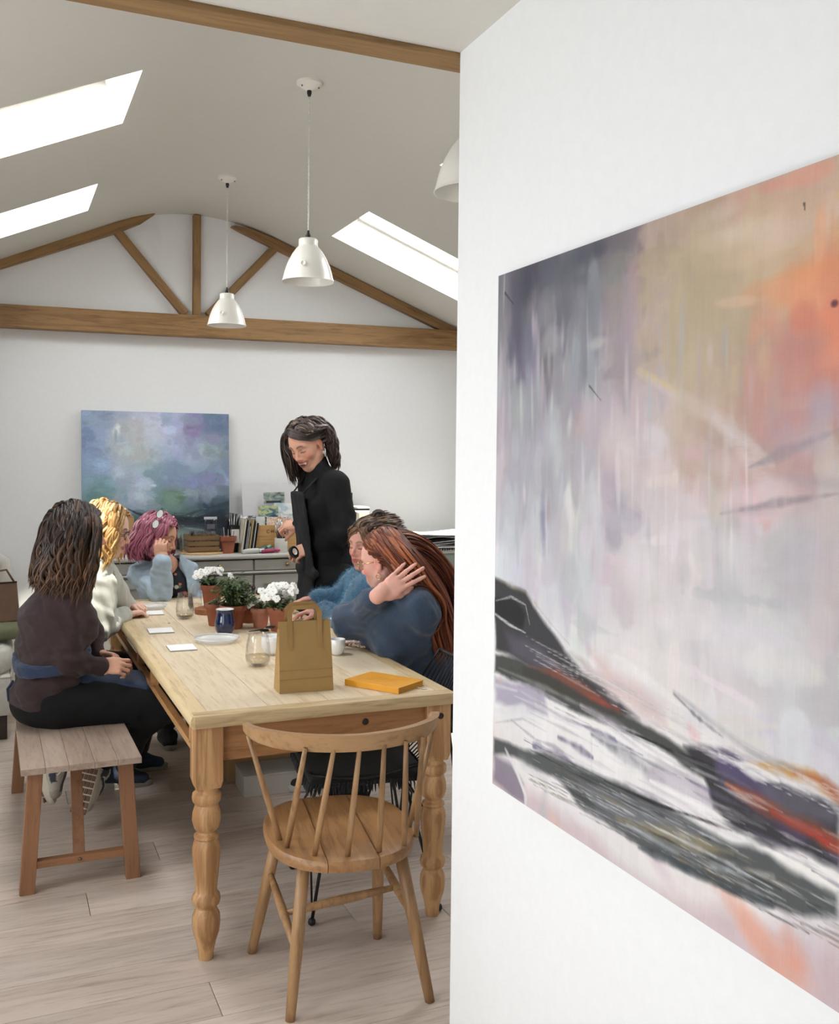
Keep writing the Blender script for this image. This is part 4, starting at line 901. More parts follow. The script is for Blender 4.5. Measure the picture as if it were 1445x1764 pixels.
P.poly(S([(1000,1350),(1080,1375),(1180,1420),(1240,1460),(1200,1480),(1100,1440),(1030,1400)]), (112,116,122), .8, .012, .02, 3)
P.stroke(S([(1060,1410,.4),(1150,1440,1),(1260,1470,.6)]), .012, (150,138,104), .7, .2, .8, 3); P.stroke(S([(1080,1420,.4),(1200,1490,1),(1330,1510,.5)]), .010, (176,184,188), .7, .2, .7, 4)
P.stroke(S([(1100,1460,.5),(1200,1500,1),(1330,1560,.7)]), .010, (62,72,78), .85, .2, .8, 2); P.stroke(S([(1170,1480,.5),(1290,1530,.6)]), .010, (96,88,70), .7, .1, .9, 6)
P.stroke(S([(1040,1345,.4),(1130,1385,1),(1260,1430,.6)]), .0035, (30,30,34), .9, .4, .4, 0); P.stroke(S([(1110,1415,.4),(1260,1490,1),(1330,1530,.5)]), .003, (210,214,216), .7, .3, .5, 0)
P.poly(S([(852,1300),(880,1315),(903,1350),(905,1385),(880,1370),(852,1345)]), (132,124,142), .85, .008, .012, 2); P.stroke(S([(870,1290,.6),(890,1330,1),(905,1370,1),(905,1395,.5)]), .006, (232,232,234), .9, .3, .6, 0)
P.stroke(S([(900,1310,1),(940,1345,1),(935,1400,.6)]), .022, (176,180,186), .55, .1, .9, 2); P.stroke(S([(960,1380,1),(1000,1410,1),(1030,1420,.5)]), .012, (226,226,230), .8, .2, .8, 1)
P.stroke(S([(1120,1345,.3),(1220,1400,1),(1330,1460,1),(1445,1525,1)]), .009, (240,240,240), .92, .5, .5, 0, .1); P.poly(S([(1300,1440),(1370,1470),(1445,1500),(1445,1540),(1360,1500),(1310,1462)]), (238,238,236), .92, .008, .02, 1)
# right hand dark mass with violet, ochre and red
P.poly(S([(1180,1285),(1230,1290),(1270,1310),(1330,1345),(1400,1370),(1445,1385),(1445,1500),(1380,1470),(1330,1465),(1270,1430),(1230,1390),(1215,1340)]), (44,42,48), .95, .006, .016, 0)
P.poly(S([(1225,1292),(1270,1300),(1330,1350),(1340,1375),(1280,1370),(1240,1340)]), (86,76,112), .85, .01, .02, 1); P.stroke(S([(1240,1350,.5),(1320,1400,1),(1380,1440,1)]), .012, (72,62,96), .7, .2, .8, 2)
P.stroke(S([(1250,1350,.4),(1320,1390,1),(1400,1430,1),(1445,1460,1)]), .014, (150,74,44), .9, .3, .5, 1); P.stroke(S([(1330,1400,.4),(1400,1435,1),(1445,1462,1)]), .008, (176,56,42), .85, .3, .5, 1)
P.stroke(S([(1290,1315,.4),(1350,1325,1),(1400,1340,1),(1445,1380,1)]), .010, (196,140,62), .85, .2, .8, 2); P.stroke(S([(1370,1330,.5),(1420,1350,1),(1445,1372,1)]), .010, (160,84,56), .8, .2, .8, 0)
P.poly(S([(1300,1340),(1360,1350),(1445,1400),(1445,1430),(1380,1405),(1320,1375)]), (98,96,112), .75, .01, .02, 3); P.stroke(S([(1240,1300,.6),(1300,1330,1),(1340,1345,.4)]), .009, (236,236,236), .9, .3, .8, 1)
P.stroke(S([(1160,1190,.6),(1220,1240,1),(1300,1300,1),(1380,1330,.5)]), .007, (150,150,158), .55, .1, .9, 4); P.dab(*sk(1190,1255), .025, .016, (226,176,178), .75, 30, .2, .8, 2); P.stroke(S([(1060,1250,.4),(1150,1290,1),(1230,1320,.5)]), .003, (26,26,28), .9, .4, .3, 0)
P.stroke(S([(1160,1195,.6),(1200,1235,1),(1245,1270,.5)]), .004, (96,98,106), .7, .1, .9, 7)
for k in range(70):   # short palette-knife marks
    x = rs.uniform(860, 1430); y = 1175+(x-860)*.47+rs.uniform(-25, 75); L_ = rs.uniform(50, 130); c = rs.choice([(238,238,238),(206,208,212),(110,112,118),(150,148,158),(96,90,116),(204,196,206)])
    P.stroke(S([(x, y, .2), (x+L_*.5, y+L_*.26+rs.uniform(-4, 4), 1), (x+L_, y+L_*.5, .2)]), rs.uniform(.0025, .006), c, rs.uniform(.3, .65), .3, .6, rs.randrange(8), .5)
for k in range(210):   # scraped hairlines across the dark band
    q = rs.random(); x = 900+q*520; y = 1290+(x-900)*.50+rs.uniform(-22, 60)+(x-900)*.03; L_ = rs.uniform(20, 90); c = rs.choice([(220,222,224),(40,42,46),(150,150,152),(180,182,186),(120,108,84)])
    P.stroke(S([(x, y, .3), (x+L_*.5, y+L_*.24, 1), (x+L_, y+L_*.5, .2)]), rs.uniform(.0010, .0028), c, rs.uniform(.25, .7), .2, .5, rs.randrange(8), .3)
for k in range(90):
    x = rs.uniform(900, 1440); y = 1170+(x-1000)*.5+rs.uniform(-30, 20); L_ = rs.uniform(30, 100); c = rs.choice([(236,234,236),(190,186,190),(214,206,208)])
    P.stroke(S([(x, y, .3), (x+L_*.5, y+L_*.27, 1), (x+L_, y+L_*.55, .2)]), rs.uniform(.001, .004), c, rs.uniform(.3, .7), .2, .5, rs.randrange(8), .3)
P.c = P.c*np.array((.935, .925, .915), np.float32)
P.c *= (1+(RN[6][..., None]-.5)*.04)*(1+(RN[0][..., None]-.5)*.08)
canvas = thing('large_painting', (XP-.015, (PY0+PY1)/2, PZ0), 'large unframed abstract landscape painting in grey, rose and black on the near right wall', 'painting')
CM, nt, bb = newmat('oil_paint_large'); at = N(nt, 'ShaderNodeAttribute', attribute_name='Col'); mp = coords(nt, (60, 45, 400)); n1 = N(nt, 'ShaderNodeTexNoise', ins={'Scale': 1, 'Detail': 5, 'Roughness': .7}); nt.links.new(mp.outputs[0], n1.inputs['Vector'])
mp2 = coords(nt, (200, 200, 14)); n2 = N(nt, 'ShaderNodeTexNoise', ins={'Scale': 1, 'Detail': 6, 'Roughness': .7}); nt.links.new(mp2.outputs[0], n2.inputs['Vector'])
m1 = N(nt, 'ShaderNodeMapRange', ins={1: .3, 2: .7, 3: .975, 4: 1.02}); m2 = N(nt, 'ShaderNodeMapRange', ins={1: .3, 2: .7, 3: .97, 4: 1.025}); nt.links.new(n1.outputs[0], m1.inputs[0]); nt.links.new(n2.outputs[0], m2.inputs[0])
mm = N(nt, 'ShaderNodeMath', operation='MULTIPLY'); nt.links.new(m1.outputs[0], mm.inputs[0]); nt.links.new(m2.outputs[0], mm.inputs[1])
vs_ = N(nt, 'ShaderNodeVectorMath', operation='SCALE'); nt.links.new(at.outputs['Color'], vs_.inputs[0]); nt.links.new(mm.outputs[0], vs_.inputs['Scale']); nt.links.new(vs_.outputs[0], bb.inputs['Base Color']); bb.inputs['Roughness'].default_value = .6; bb.inputs['Specular IOR Level'].default_value = .3
bp = N(nt, 'ShaderNodeBump', ins={'Strength': .25, 'Distance': .002}); nt.links.new(n2.outputs[0], bp.inputs['Height']); nt.links.new(bp.outputs[0], bb.inputs['Normal'])
EDGE = plain('painted_panel_edge', (196, 188, 190), .7, .1, 50, .2)
b = MB(); b.box((.0, 0, (PZ1-PZ0)/2), (.0285, PY1-PY0, PZ1-PZ0), None, .0015); b.build('panel', EDGE, canvas)
o = paint_mesh('painted_surface', P, (-.0148, (PY1-PY0)/2, PZ1-PZ0), (0, -1, 0), (0, 0, -1), (PY1-PY0, PZ1-PZ0), CM, canvas, us, vs)
# ---------------------------------------------------------------- blue canvas leaning on the back wall
us2 = np.linspace(0, 1, 210); vs2 = np.linspace(0, 1, 200); P = Paint(us2, vs2, .92/.88)
RN = [fnoise(P.h, P.w, 14, 500+k, 5, 1.0) for k in range(4)]+[fnoise(P.h, P.w, 8, 600+k, 5, .25) for k in range(2)]+[fnoise(P.h, P.w, 40, 700+k, 3, 4) for k in range(2)]
RB = [np.clip(fnoise(P.h, P.w, 30, 800+k, 4, a)*3-1.1, 0, 1) for k, a in enumerate((4., 8., .3, 1.))]
rows2 = [
 [(134,150,180),(128,144,168),(152,160,182),(172,178,196),(176,182,208),(160,166,198),(130,140,172),(96,112,138),(92,108,134)],
 [(130,148,178),(134,150,176),(160,168,180),(176,180,184),(184,190,210),(166,172,200),(136,126,164),(96,112,140),(98,114,138)],
 [(126,144,176),(146,162,190),(168,176,186),(172,178,180),(178,188,202),(160,172,200),(140,150,178),(118,134,154),(106,122,144)],
 [(122,142,172),(138,156,180),(164,174,178),(166,174,174),(160,172,188),(150,164,192),(148,162,180),(148,164,174),(120,136,152)],
 [(124,146,178),(142,160,192),(160,172,188),(152,168,180),(124,146,162),(122,142,168),(128,146,170),(122,140,158),(116,130,158)],
 [(120,148,166),(108,142,152),(140,160,178),(158,172,192),(116,140,156),(120,136,166),(124,134,170),(124,132,166),(150,160,192)],
 [(104,136,148),(90,124,126),(138,156,170),(160,174,192),(110,138,142),(96,124,106),(112,130,148),(118,130,150),(98,118,130)],
 [(88,112,124),(96,120,132),(120,142,156),(136,152,170),(106,134,132),(98,126,122),(76,98,104),(56,76,84),(50,66,74)],
 [(44,58,66),(52,68,76),(58,76,84),(66,88,92),(52,68,74),(40,50,56),(36,46,56),(34,44,50),(36,46,54)],
 [(60,84,84),(72,98,96),(84,110,104),(100,126,116),(90,118,108),(120,140,132),(96,112,116),(58,70,82),(40,52,64)],
 [(72,98,100),(80,108,104),(86,112,106),(84,112,104),(78,104,98),(84,110,104),(72,92,96),(46,60,68),(36,48,58)]]
P.grid(rows2, list(np.linspace(0, 1, 9)), list(np.linspace(0, 1, 11)), .05, 33)
rs = random.Random(9)
for k in range(300):
    u, v = rs.random(), rs.random()*.78; base = P.c[int(v*199), int(u*209)]*255
    P.dab(u, v, rs.uniform(.01, .07), rs.uniform(.01, .05), base+rs.uniform(-16, 16)+np.array([rs.uniform(-6, 6) for _ in range(3)]), rs.uniform(.4, .85), rs.uniform(-15, 15), .7, .7, rs.randrange(8))
P.dab(.23, .13, .03, .05, (214,218,216), .8, 10, .3, .9, 0); P.dab(.22, .17, .015, .06, (120,134,140), .6, 0, .3, .8, 1); P.dab(.47, .53, .03, .012, (190,200,214), .9, 0, .5, .4, 1); P.dab(.66, .62, .06, .018, (86,112,92), .8, 0, .3, .7, 2); P.dab(.75, .15, .06, .04, (128,112,152), .7, 0, .3, .7, 0)
P.c = P.c*1.06+.03
P.stroke([(.30, .70, .3), (.38, .74, 1), (.5, .775, 1), (.62, .76, .6)], .012, (24, 30, 38), .95, .4, .5, 0); P.stroke([(.55, .77, .4), (.72, .74, .8), (.84, .70, 1), (1, .66, 1)], .014, (46, 60, 66), .8, .3, .8, 1)
P.stroke([(.6, .775, 1), (.8, .78, 1.4), (1, .80, 1.6)], .024, (30, 38, 46), .92, .3, .6, 2); P.stroke([(.68, .84, .5), (.80, .86, 1), (.9, .90, .5)], .012, (150, 168, 160), .8, .3, .7, 1); P.stroke([(.86, .80, 1), (1, .85, 1)], .05, (38, 44, 58), .8, .3, .6, 1)
for k in range(50):
    u, v = rs.random(), rs.uniform(.68, .95); c = rs.choice([(40,52,60),(160,178,176),(96,118,124),(24,30,38)]); L_ = rs.uniform(.04, .14); P.stroke([(u, v, .4), (u+L_/2, v+rs.uniform(-.01, .01), 1), (u+L_, v+rs.uniform(-.02, .02), .3)], .003, c, rs.uniform(.3, .8), .3, .6, rs.randrange(8), .2)
t = thing('canvas_painting', (.925, YB-.075, .931), 'square abstract seascape canvas in blues and greens leaning on the back wall', 'painting', rz=0)
t.rotation_euler = (R(-3.0), 0, 0)
b = MB(); b.box((-.0, 0, .435), (.905, .034, .870), None, .002); b.build('stretched_canvas', plain('canvas_edge', (176, 184, 192), .8), t)
paint_mesh('painted_surface', P, (-.4525, -.0175, .870), (1, 0, 0), (0, 0, -1), (.905, .870), vcol('oil_paint_blue', .5, detail=.08, dscale=(90, 90, 90), bump=.3, bscale=90), t, us2, vs2)
RN = []; RB = []
# ---------------------------------------------------------------- implicit body modelling
class SDF:
    def __init__(s, lo, hi, vox):
        s.lo = np.array(lo, np.float32); s.vox = vox; s.n = tuple(int(math.ceil((h-l)/vox))+1 for l, h in zip(lo, hi)); s.f = np.full(s.n, .06, np.float32)
        s.ax = [s.lo[i]+np.arange(s.n[i], dtype=np.float32)*vox for i in range(3)]
    def _win(s, lo, hi, pad):
        sl = []
        for i in range(3):
            a = int(math.floor((lo[i]-pad-s.lo[i])/s.vox)); e = int(math.ceil((hi[i]+pad-s.lo[i])/s.vox))+1
            a = max(a, 0); e = min(e, s.n[i])
            if e <= a: return None
            sl.append(slice(a, e))
        return tuple(sl)
    def _grid(s, w_): return s.ax[0][w_[0]][:, None, None], s.ax[1][w_[1]][None, :, None], s.ax[2][w_[2]][None, None, :]
    def _mix(s, w_, d, k, sub=False):
        f = s.f[w_]
        if sub:
            d = -d; h = np.maximum(k-np.abs(f-d), 0)/k; s.f[w_] = np.maximum(f, d)+h*h*k*.25
        else:
            h = np.maximum(k-np.abs(f-d), 0)/k; s.f[w_] = np.minimum(f, d)-h*h*k*.25
    def cap(s, a, b, ra, rb=None, k=.02, wide=None, wf=1.0, sub=False):
        """tapered capsule; wide = direction in which it is wf times as wide"""
        rb = ra if rb is None else rb; a = np.array(a, float); b = np.array(b, float); rm = max(ra, rb)*max(wf, 1)
        w_ = s._win(np.minimum(a, b)-rm, np.maximum(a, b)+rm, k+.012)
        if w_ is None: return s
        X, Y, Z = s._grid(w_); ab = b-a; L = ab@ab+1e-12
        if wide is None:
            px, py, pz = X-a[0], Y-a[1], Z-a[2]; t = np.clip((px*ab[0]+py*ab[1]+pz*ab[2])/L, 0, 1)
            d = np.sqrt((px-t*ab[0])**2+(py-t*ab[1])**2+(pz-t*ab[2])**2)-(ra+(rb-ra)*t)
        else:
            n = np.array(wide, float); n /= np.linalg.norm(n); px, py, pz = X-a[0], Y-a[1], Z-a[2]; t = np.clip((px*ab[0]+py*ab[1]+pz*ab[2])/L, 0, 1)
            qx, qy, qz = px-t*ab[0], py-t*ab[1], pz-t*ab[2]; q = (qx*n[0]+qy*n[1]+qz*n[2])*(1/wf-1)
            d = np.sqrt((qx+q*n[0])**2+(qy+q*n[1])**2+(qz+q*n[2])**2)-(ra+(rb-ra)*t)
        s._mix(w_, d.astype(np.float32), k, sub); return s
    def ell(s, c, r, M=None, k=.02, sub=False):
        """ellipsoid, M = 3x3 local axes as columns"""
        c = np.array(c, float); r = np.array(r, float); rm = r.max(); w_ = s._win(c-rm, c+rm, k+.012)
        if w_ is None: return s
        X, Y, Z = s._grid(w_); X = X-c[0]; Y = Y-c[1]; Z = Z-c[2]
        if M is not None:
            M = np.array(M); X, Y, Z = (X*M[0, j]+Y*M[1, j]+Z*M[2, j] for j in range(3))
        k0 = np.sqrt((X/r[0])**2+(Y/r[1])**2+(Z/r[2])**2); k1 = np.sqrt((X/r[0]**2)**2+(Y/r[1]**2)**2+(Z/r[2]**2)**2)+1e-6
        s._mix(w_, (k0*(k0-1)/k1).astype(np.float32), k, sub); return s
    def plane_cut(s, c, n, k=.004):
        """removes everything on the side of n"""
        n = np.array(n, float); n /= np.linalg.norm(n); w_ = (slice(None),)*3; X, Y, Z = s._grid(w_); d = (X-c[0])*n[0]+(Y-c[1])*n[1]+(Z-c[2])*n[2]
        s.f = np.maximum(s.f, d.astype(np.float32)); return s
    def surface(s):
        """surface nets -> vertices, quads"""
        f = s.f; f[0], f[-1] = .06, .06; f[:, 0], f[:, -1] = .06, .06; f[:, :, 0], f[:, :, -1] = .06, .06
        S = f < 0; nx, ny, nz = s.n; cnt = np.zeros((nx-1, ny-1, nz-1), np.int8)
        for i in (0, 1):
            for j in (0, 1):
                for k in (0, 1): cnt += S[i:nx-1+i, j:ny-1+j, k:nz-1+k]
        act = (cnt > 0) & (cnt < 8); I = np.argwhere(act); ids = np.full(act.shape, -1, np.int32); ids[act] = np.arange(len(I))
        C8 = np.array([(i, j, k) for i in (0, 1) for j in (0, 1) for k in (0, 1)])
        V = np.stack([f[I[:, 0]+c[0], I[:, 1]+c[1], I[:, 2]+c[2]] for c in C8], 1)
        acc = np.zeros((len(I), 3)); num = np.zeros(len(I))
        for a in range(8):
            for b_ in range(a+1, 8):
                if np.abs(C8[a]-C8[b_]).sum() != 1: continue
                va, vb = V[:, a], V[:, b_]; m = (va < 0) != (vb < 0); t = np.where(m, va/(va-vb+1e-12), 0)
                p = C8[a]+t[:, None]*(C8[b_]-C8[a]); acc[m] += p[m]; num[m] += 1
        vs = (I+acc/num[:, None])*s.vox+s.lo
        Q = []
        for ax in range(3):
            sa = [slice(None)]*3; sb = [slice(None)]*3; sa[ax] = slice(0, -1); sb[ax] = slice(1, None)
            A, B = S[tuple(sa)], S[tuple(sb)]; o1, o2 = [(1, 2), (2, 0), (0, 1)][ax]
            for fl in (0, 1):
                m = (A & ~B) if fl == 0 else (~A & B); E = np.argwhere(m)
                E = E[(E[:, o1] > 0) & (E[:, o2] > 0) & (E[:, o1] < s.n[o1]-1) & (E[:, o2] < s.n[o2]-1)]
                def g(d1, d2): J = E.copy(); J[:, o1] -= d1; J[:, o2] -= d2; return ids[J[:, 0], J[:, 1], J[:, 2]]
                q = np.stack([g(1, 1), g(0, 1), g(0, 0), g(1, 0)], 1)
                Q.append(q if fl == 0 else q[:, ::-1])
        return vs, np.concatenate(Q)
def vnormals(vs, q):
    n = np.cross(vs[q[:, 2]]-vs[q[:, 0]], vs[q[:, 3]]-vs[q[:, 1]]); out = np.zeros_like(vs)
    for j in range(4): np.add.at(out, q[:, j], n)
    return out/(np.linalg.norm(out, axis=1, keepdims=True)+1e-12)
def smooth_v(vs, q, it=2, lam=.5):
    e = np.concatenate([q[:, [0, 1]], q[:, [1, 2]], q[:, [2, 3]], q[:, [3, 0]]]); num = np.bincount(e.ravel(), minlength=len(vs)).astype(float)
    for _ in range(it):
        acc = np.stack([np.bincount(e[:, 0], vs[e[:, 1], c], len(vs))+np.bincount(e[:, 1], vs[e[:, 0], c], len(vs)) for c in range(3)], 1)
        vs = vs+lam*(acc/np.maximum(num, 1)[:, None]-vs)
    return vs
def to_mesh(name, vs, q, mat, parent, col=None, smooth=True):
    me = bpy.data.meshes.new(name); off = np.array(parent.location) if parent is not None and parent.type == 'EMPTY' else np.zeros(3)
    v = (vs-off).astype(np.float32); k = q.shape[1]
    me.vertices.add(len(v)); me.vertices.foreach_set('co', v.ravel()); me.loops.add(q.size); me.loops.foreach_set('vertex_index', q.ravel().astype(np.int32))
    me.polygons.add(len(q)); me.polygons.foreach_set('loop_start', np.arange(0, q.size, k, dtype=np.int32)); me.polygons.foreach_set('use_smooth', np.ones(len(q), bool))
    me.update(calc_edges=True)
    if col is not None:
        ca = me.color_attributes.new('Col', 'FLOAT_COLOR', 'POINT'); rgba = np.ones((len(v), 4), np.float32); rgba[:, :3] = l_from_s(np.clip(col, 0, 1)); ca.data.foreach_set('color', rgba.ravel())
    return link(name, me, mat, parent)
def pnoise(v, sc, seed=0):
    """cheap smooth 3-D noise made of sines, about -1..1"""
    rs_ = np.random.RandomState(seed); out = np.zeros(len(v))
    for k in range(7):
        d = rs_.randn(3); d /= np.linalg.norm(d); d2 = rs_.randn(3); ph = rs_.rand()*6.28; fr = sc*(.6+.9*rs_.rand())
        out += np.sin(fr*(v@d)+ph+1.6*np.sin(fr*.6*(v@d2)+ph*2))
    return out/3.2
A3 = lambda *p: np.array(p, float)
def frame(fwd, up=(0, 0, 1)):
    """columns: forward, left, up"""
    f_ = np.array(fwd, float); f_ /= np.linalg.norm(f_); l = np.cross(np.array(up, float), f_); l /= np.linalg.norm(l); u = np.cross(f_, l); return np.stack([f_, l, u], 1)
def head(s, c, M, sc=1.0, smile=0, full=0.0):
    """head in local axes forward/left/up around c (mid height of the head)"""
    c = np.array(c); L = lambda *p: c+M@(np.array(p, float)*sc); e = lambda p, r, k=.015, sub=False: s.ell(L(*p), np.array(r)*sc, M, k*sc, sub)
    cp = lambda a, b, ra, rb=None, k=.012, sub=False, wide=None, wf=1: s.cap(L(*a), L(*b), ra*sc, None if rb is None else rb*sc, k*sc, None if wide is None else M@np.array(wide, float), wf, sub)
    e((-.016, 0, .036), (.092, .074, .083), .02); e((.026, 0, .020), (.064, .065, .075), .03)
    e((.030, 0, -.040), (.057, .053+full*.006, .062), .03); e((.062, 0, -.098), (.020, .021, .017), .022)
    for s_ in (-1, 1):
        cp((-.010, s_*.056, -.045), (.052, s_*.022, -.094), .017+full*.004, .013, .025)
        e((.054, s_*.038, -.026), (.024, .021, .021), .02)                 # cheek
        e((.083, s_*.031, .006), (.016, .017, .010), .012, True)           # eye socket
        e((.071, s_*.031, .003), (.0135, .0145, .0115), .005)              # lidded eye
        cp((.074, s_*.018, .010), (.070, s_*.042, .008), .0032, .002, .004)  # upper lid fold
        cp((.083, s_*.012, .024), (.072, s_*.046, .026), .0065, .005, .012)  # brow
        e((.093, s_*.0115, -.033), (.009, .0068, .0065), .006)             # nostril wing
        e((-.006, s_*.077, -.004), (.017, .0065, .031), .006); e((-.002, s_*.083, -.001), (.008, .005, .017), .004, True)   # ear and its hollow
        e((.000, s_*.077, -.032), (.008, .005, .009), .004)                # lobe
    cp((.081, 0, .018), (.104, 0, -.024), .0062, .0085, .010); e((.104, 0, -.029), (.0105, .0105, .008), .006)
    e((.074, 0, -.062), (.021, .030, .022), .018)
    w_ = .024+.006*smile
    for s_ in (-1, 1):
        cp((.0935, 0, -.0545), (.079, s_*w_, -.0565+.008*smile), .0036, .002, .004); cp((.0915, 0, -.0675-.009*smile), (.078, s_*w_, -.059+.007*smile), .0044, .002, .004)
    if smile: e((.0915, 0, -.0605-.003*smile), (.010, w_*.82, .0050), .004, True)
    else: cp((.098, -.02, -.0605), (.098, .02, -.0605), .0016, None, .003, True)
SK = {'fair': (232, 190, 170), 'warm': (214, 164, 138), 'pink': (230, 178, 162)}
def skin_col(vs, c, M, sc, base, smile=0, lips=(168, 84, 78), brow=(70, 52, 44), flush=.5, lashes=(40, 30, 28)):
    p = (vs-np.array(c))@M/sc; col = np.tile(np.array(base, float)/255, (len(vs), 1)); x, y, z = p.T; ay = np.abs(y); inh = (x > .02) & (ay < .075) & (z > -.12) & (z < .1)
    def mix(m, cc, a=1.0): m = np.clip(m*a, 0, 1)[:, None]; return col*(1-m)+np.array(cc)/255*m
    g = lambda dx, dy, dz, rx, ry, rz: np.exp(-((x-dx)/rx)**2-((ay-dy)/ry)**2-((z-dz)/rz)**2)
    col = mix(g(.065, .042, -.026, .03, .022, .022), (216, 116, 102), flush); col = mix(g(.108, 0, -.03, .018, .014, .014), (216, 122, 106), flush*.8)
    col = mix(g(-.004, .08, -.004, .03, .02, .035), (222, 120, 100), .35)
    w_ = .025+.006*smile; zl = -.0605+.35*(ay/w_)**2*.01*(1+smile)-.002*smile
    lip = np.clip(1.3-np.sqrt((ay/w_)**2+((z-zl)/(.0088+.006*smile))**2), 0, .3)/.3*(x > .07)*inh; col = mix(lip, lips, .85)
    if smile:
        mo = np.clip(1.25-np.sqrt((ay/(w_*.82))**2+((z-zl+.001)/.0062)**2), 0, .25)/.25*(x > .07); col = mix(mo, (244, 238, 228), .95)
        mo2 = np.clip(1.25-np.sqrt((ay/(w_*.7))**2+((z-zl+.0065)/.0028)**2), 0, .25)/.25*(x > .07); col = mix(mo2, (96, 40, 40), .9)
    bz = .030-.004*((ay-.03)/.018)**2*1.5; br = np.exp(-((z-bz)/.0036)**2)*(ay > .010)*(ay < .050)*(x > .05)*np.clip((ay-.010)/.004, 0, 1)*np.clip((.050-ay)/.008, 0, 1); col = mix(br, brow, .75)
    la = np.exp(-((z+.0035-.10*(ay-.031)**2*6)/.0022)**2)*(ay > .017)*(ay < .046)*(x > .055); col = mix(la, lashes, .85)
    sh = g(.075, .031, .008, .02, .017, .010); col = mix(sh, (176, 124, 98), .28)
    n = 1+pnoise(vs, 90, 5)*.025; return np.clip(col*n[:, None], 0, 1)
def hand(s, wr, d, pn, side, curl=(.5, .55, .6, .65), sc=1.0, thumb=(.5, .35), spread=.10, vox=None):
    """wrist position, direction of the palm, palm normal (out of the palm), side = +1 thumb to d x pn"""
    d = np.array(d, float); d /= np.linalg.norm(d); pn = np.array(pn, float); pn -= d*(pn@d); pn /= np.linalg.norm(pn); t = np.cross(d, pn)*side; wr = np.array(wr, float)
    P = lambda a, b, c: wr+(d*a+t*b+pn*c)*sc
    s.cap(P(-.02, 0, 0), P(.012, 0, 0), .021*sc, .022*sc, .02, t, 1.25)
    s.cap(P(.022, .004, 0), P(.072, .006, 0), .0135*sc, .0125*sc, .012, t, 2.6); s.cap(P(.02, .024, .006), P(.05, .030, .006), .013*sc, .011*sc, .012)
    L = [(.040, .026, .021), (.045, .029, .023), (.041, .027, .022), (.032, .021, .019)]; R0_ = [.0088, .0090, .0086, .0076]
    for i in range(4):
        b0 = .027-.0185*i; a0 = .083-.004*abs(i-1)**1.3; p = P(a0, b0, 0); ang = 0; sp = (1.2-i)*spread
        s.cap(P(.05, b0*.8, 0), p, .0105*sc, R0_[i]*1.04*sc, .008)
        for j in range(3):
            ang += curl[i]*(.75, 1.15, .8)[j]; dd = (d*math.cos(sp)+t*math.sin(sp))*math.cos(ang)+pn*math.sin(ang); q = p+dd*L[i][j]*sc; s.cap(p, q, R0_[i]*(1-.08*j)*sc, R0_[i]*(.94-.09*j)*sc, .004); p = q
    p = P(.018, .026, .006); a1, a2 = thumb
    for j, (l, r) in enumerate(((.042, .0125), (.031, .0102), (.024, .0092))):
        an = a1+(.1 if j == 0 else -.25*j); dd = d*math.cos(an)+t*math.sin(an)*1.0+pn*a2*(1+.5*j); dd /= np.linalg.norm(dd); q = p+dd*l*sc; s.cap(p, q, r*sc, r*.9*sc, .007); p = q
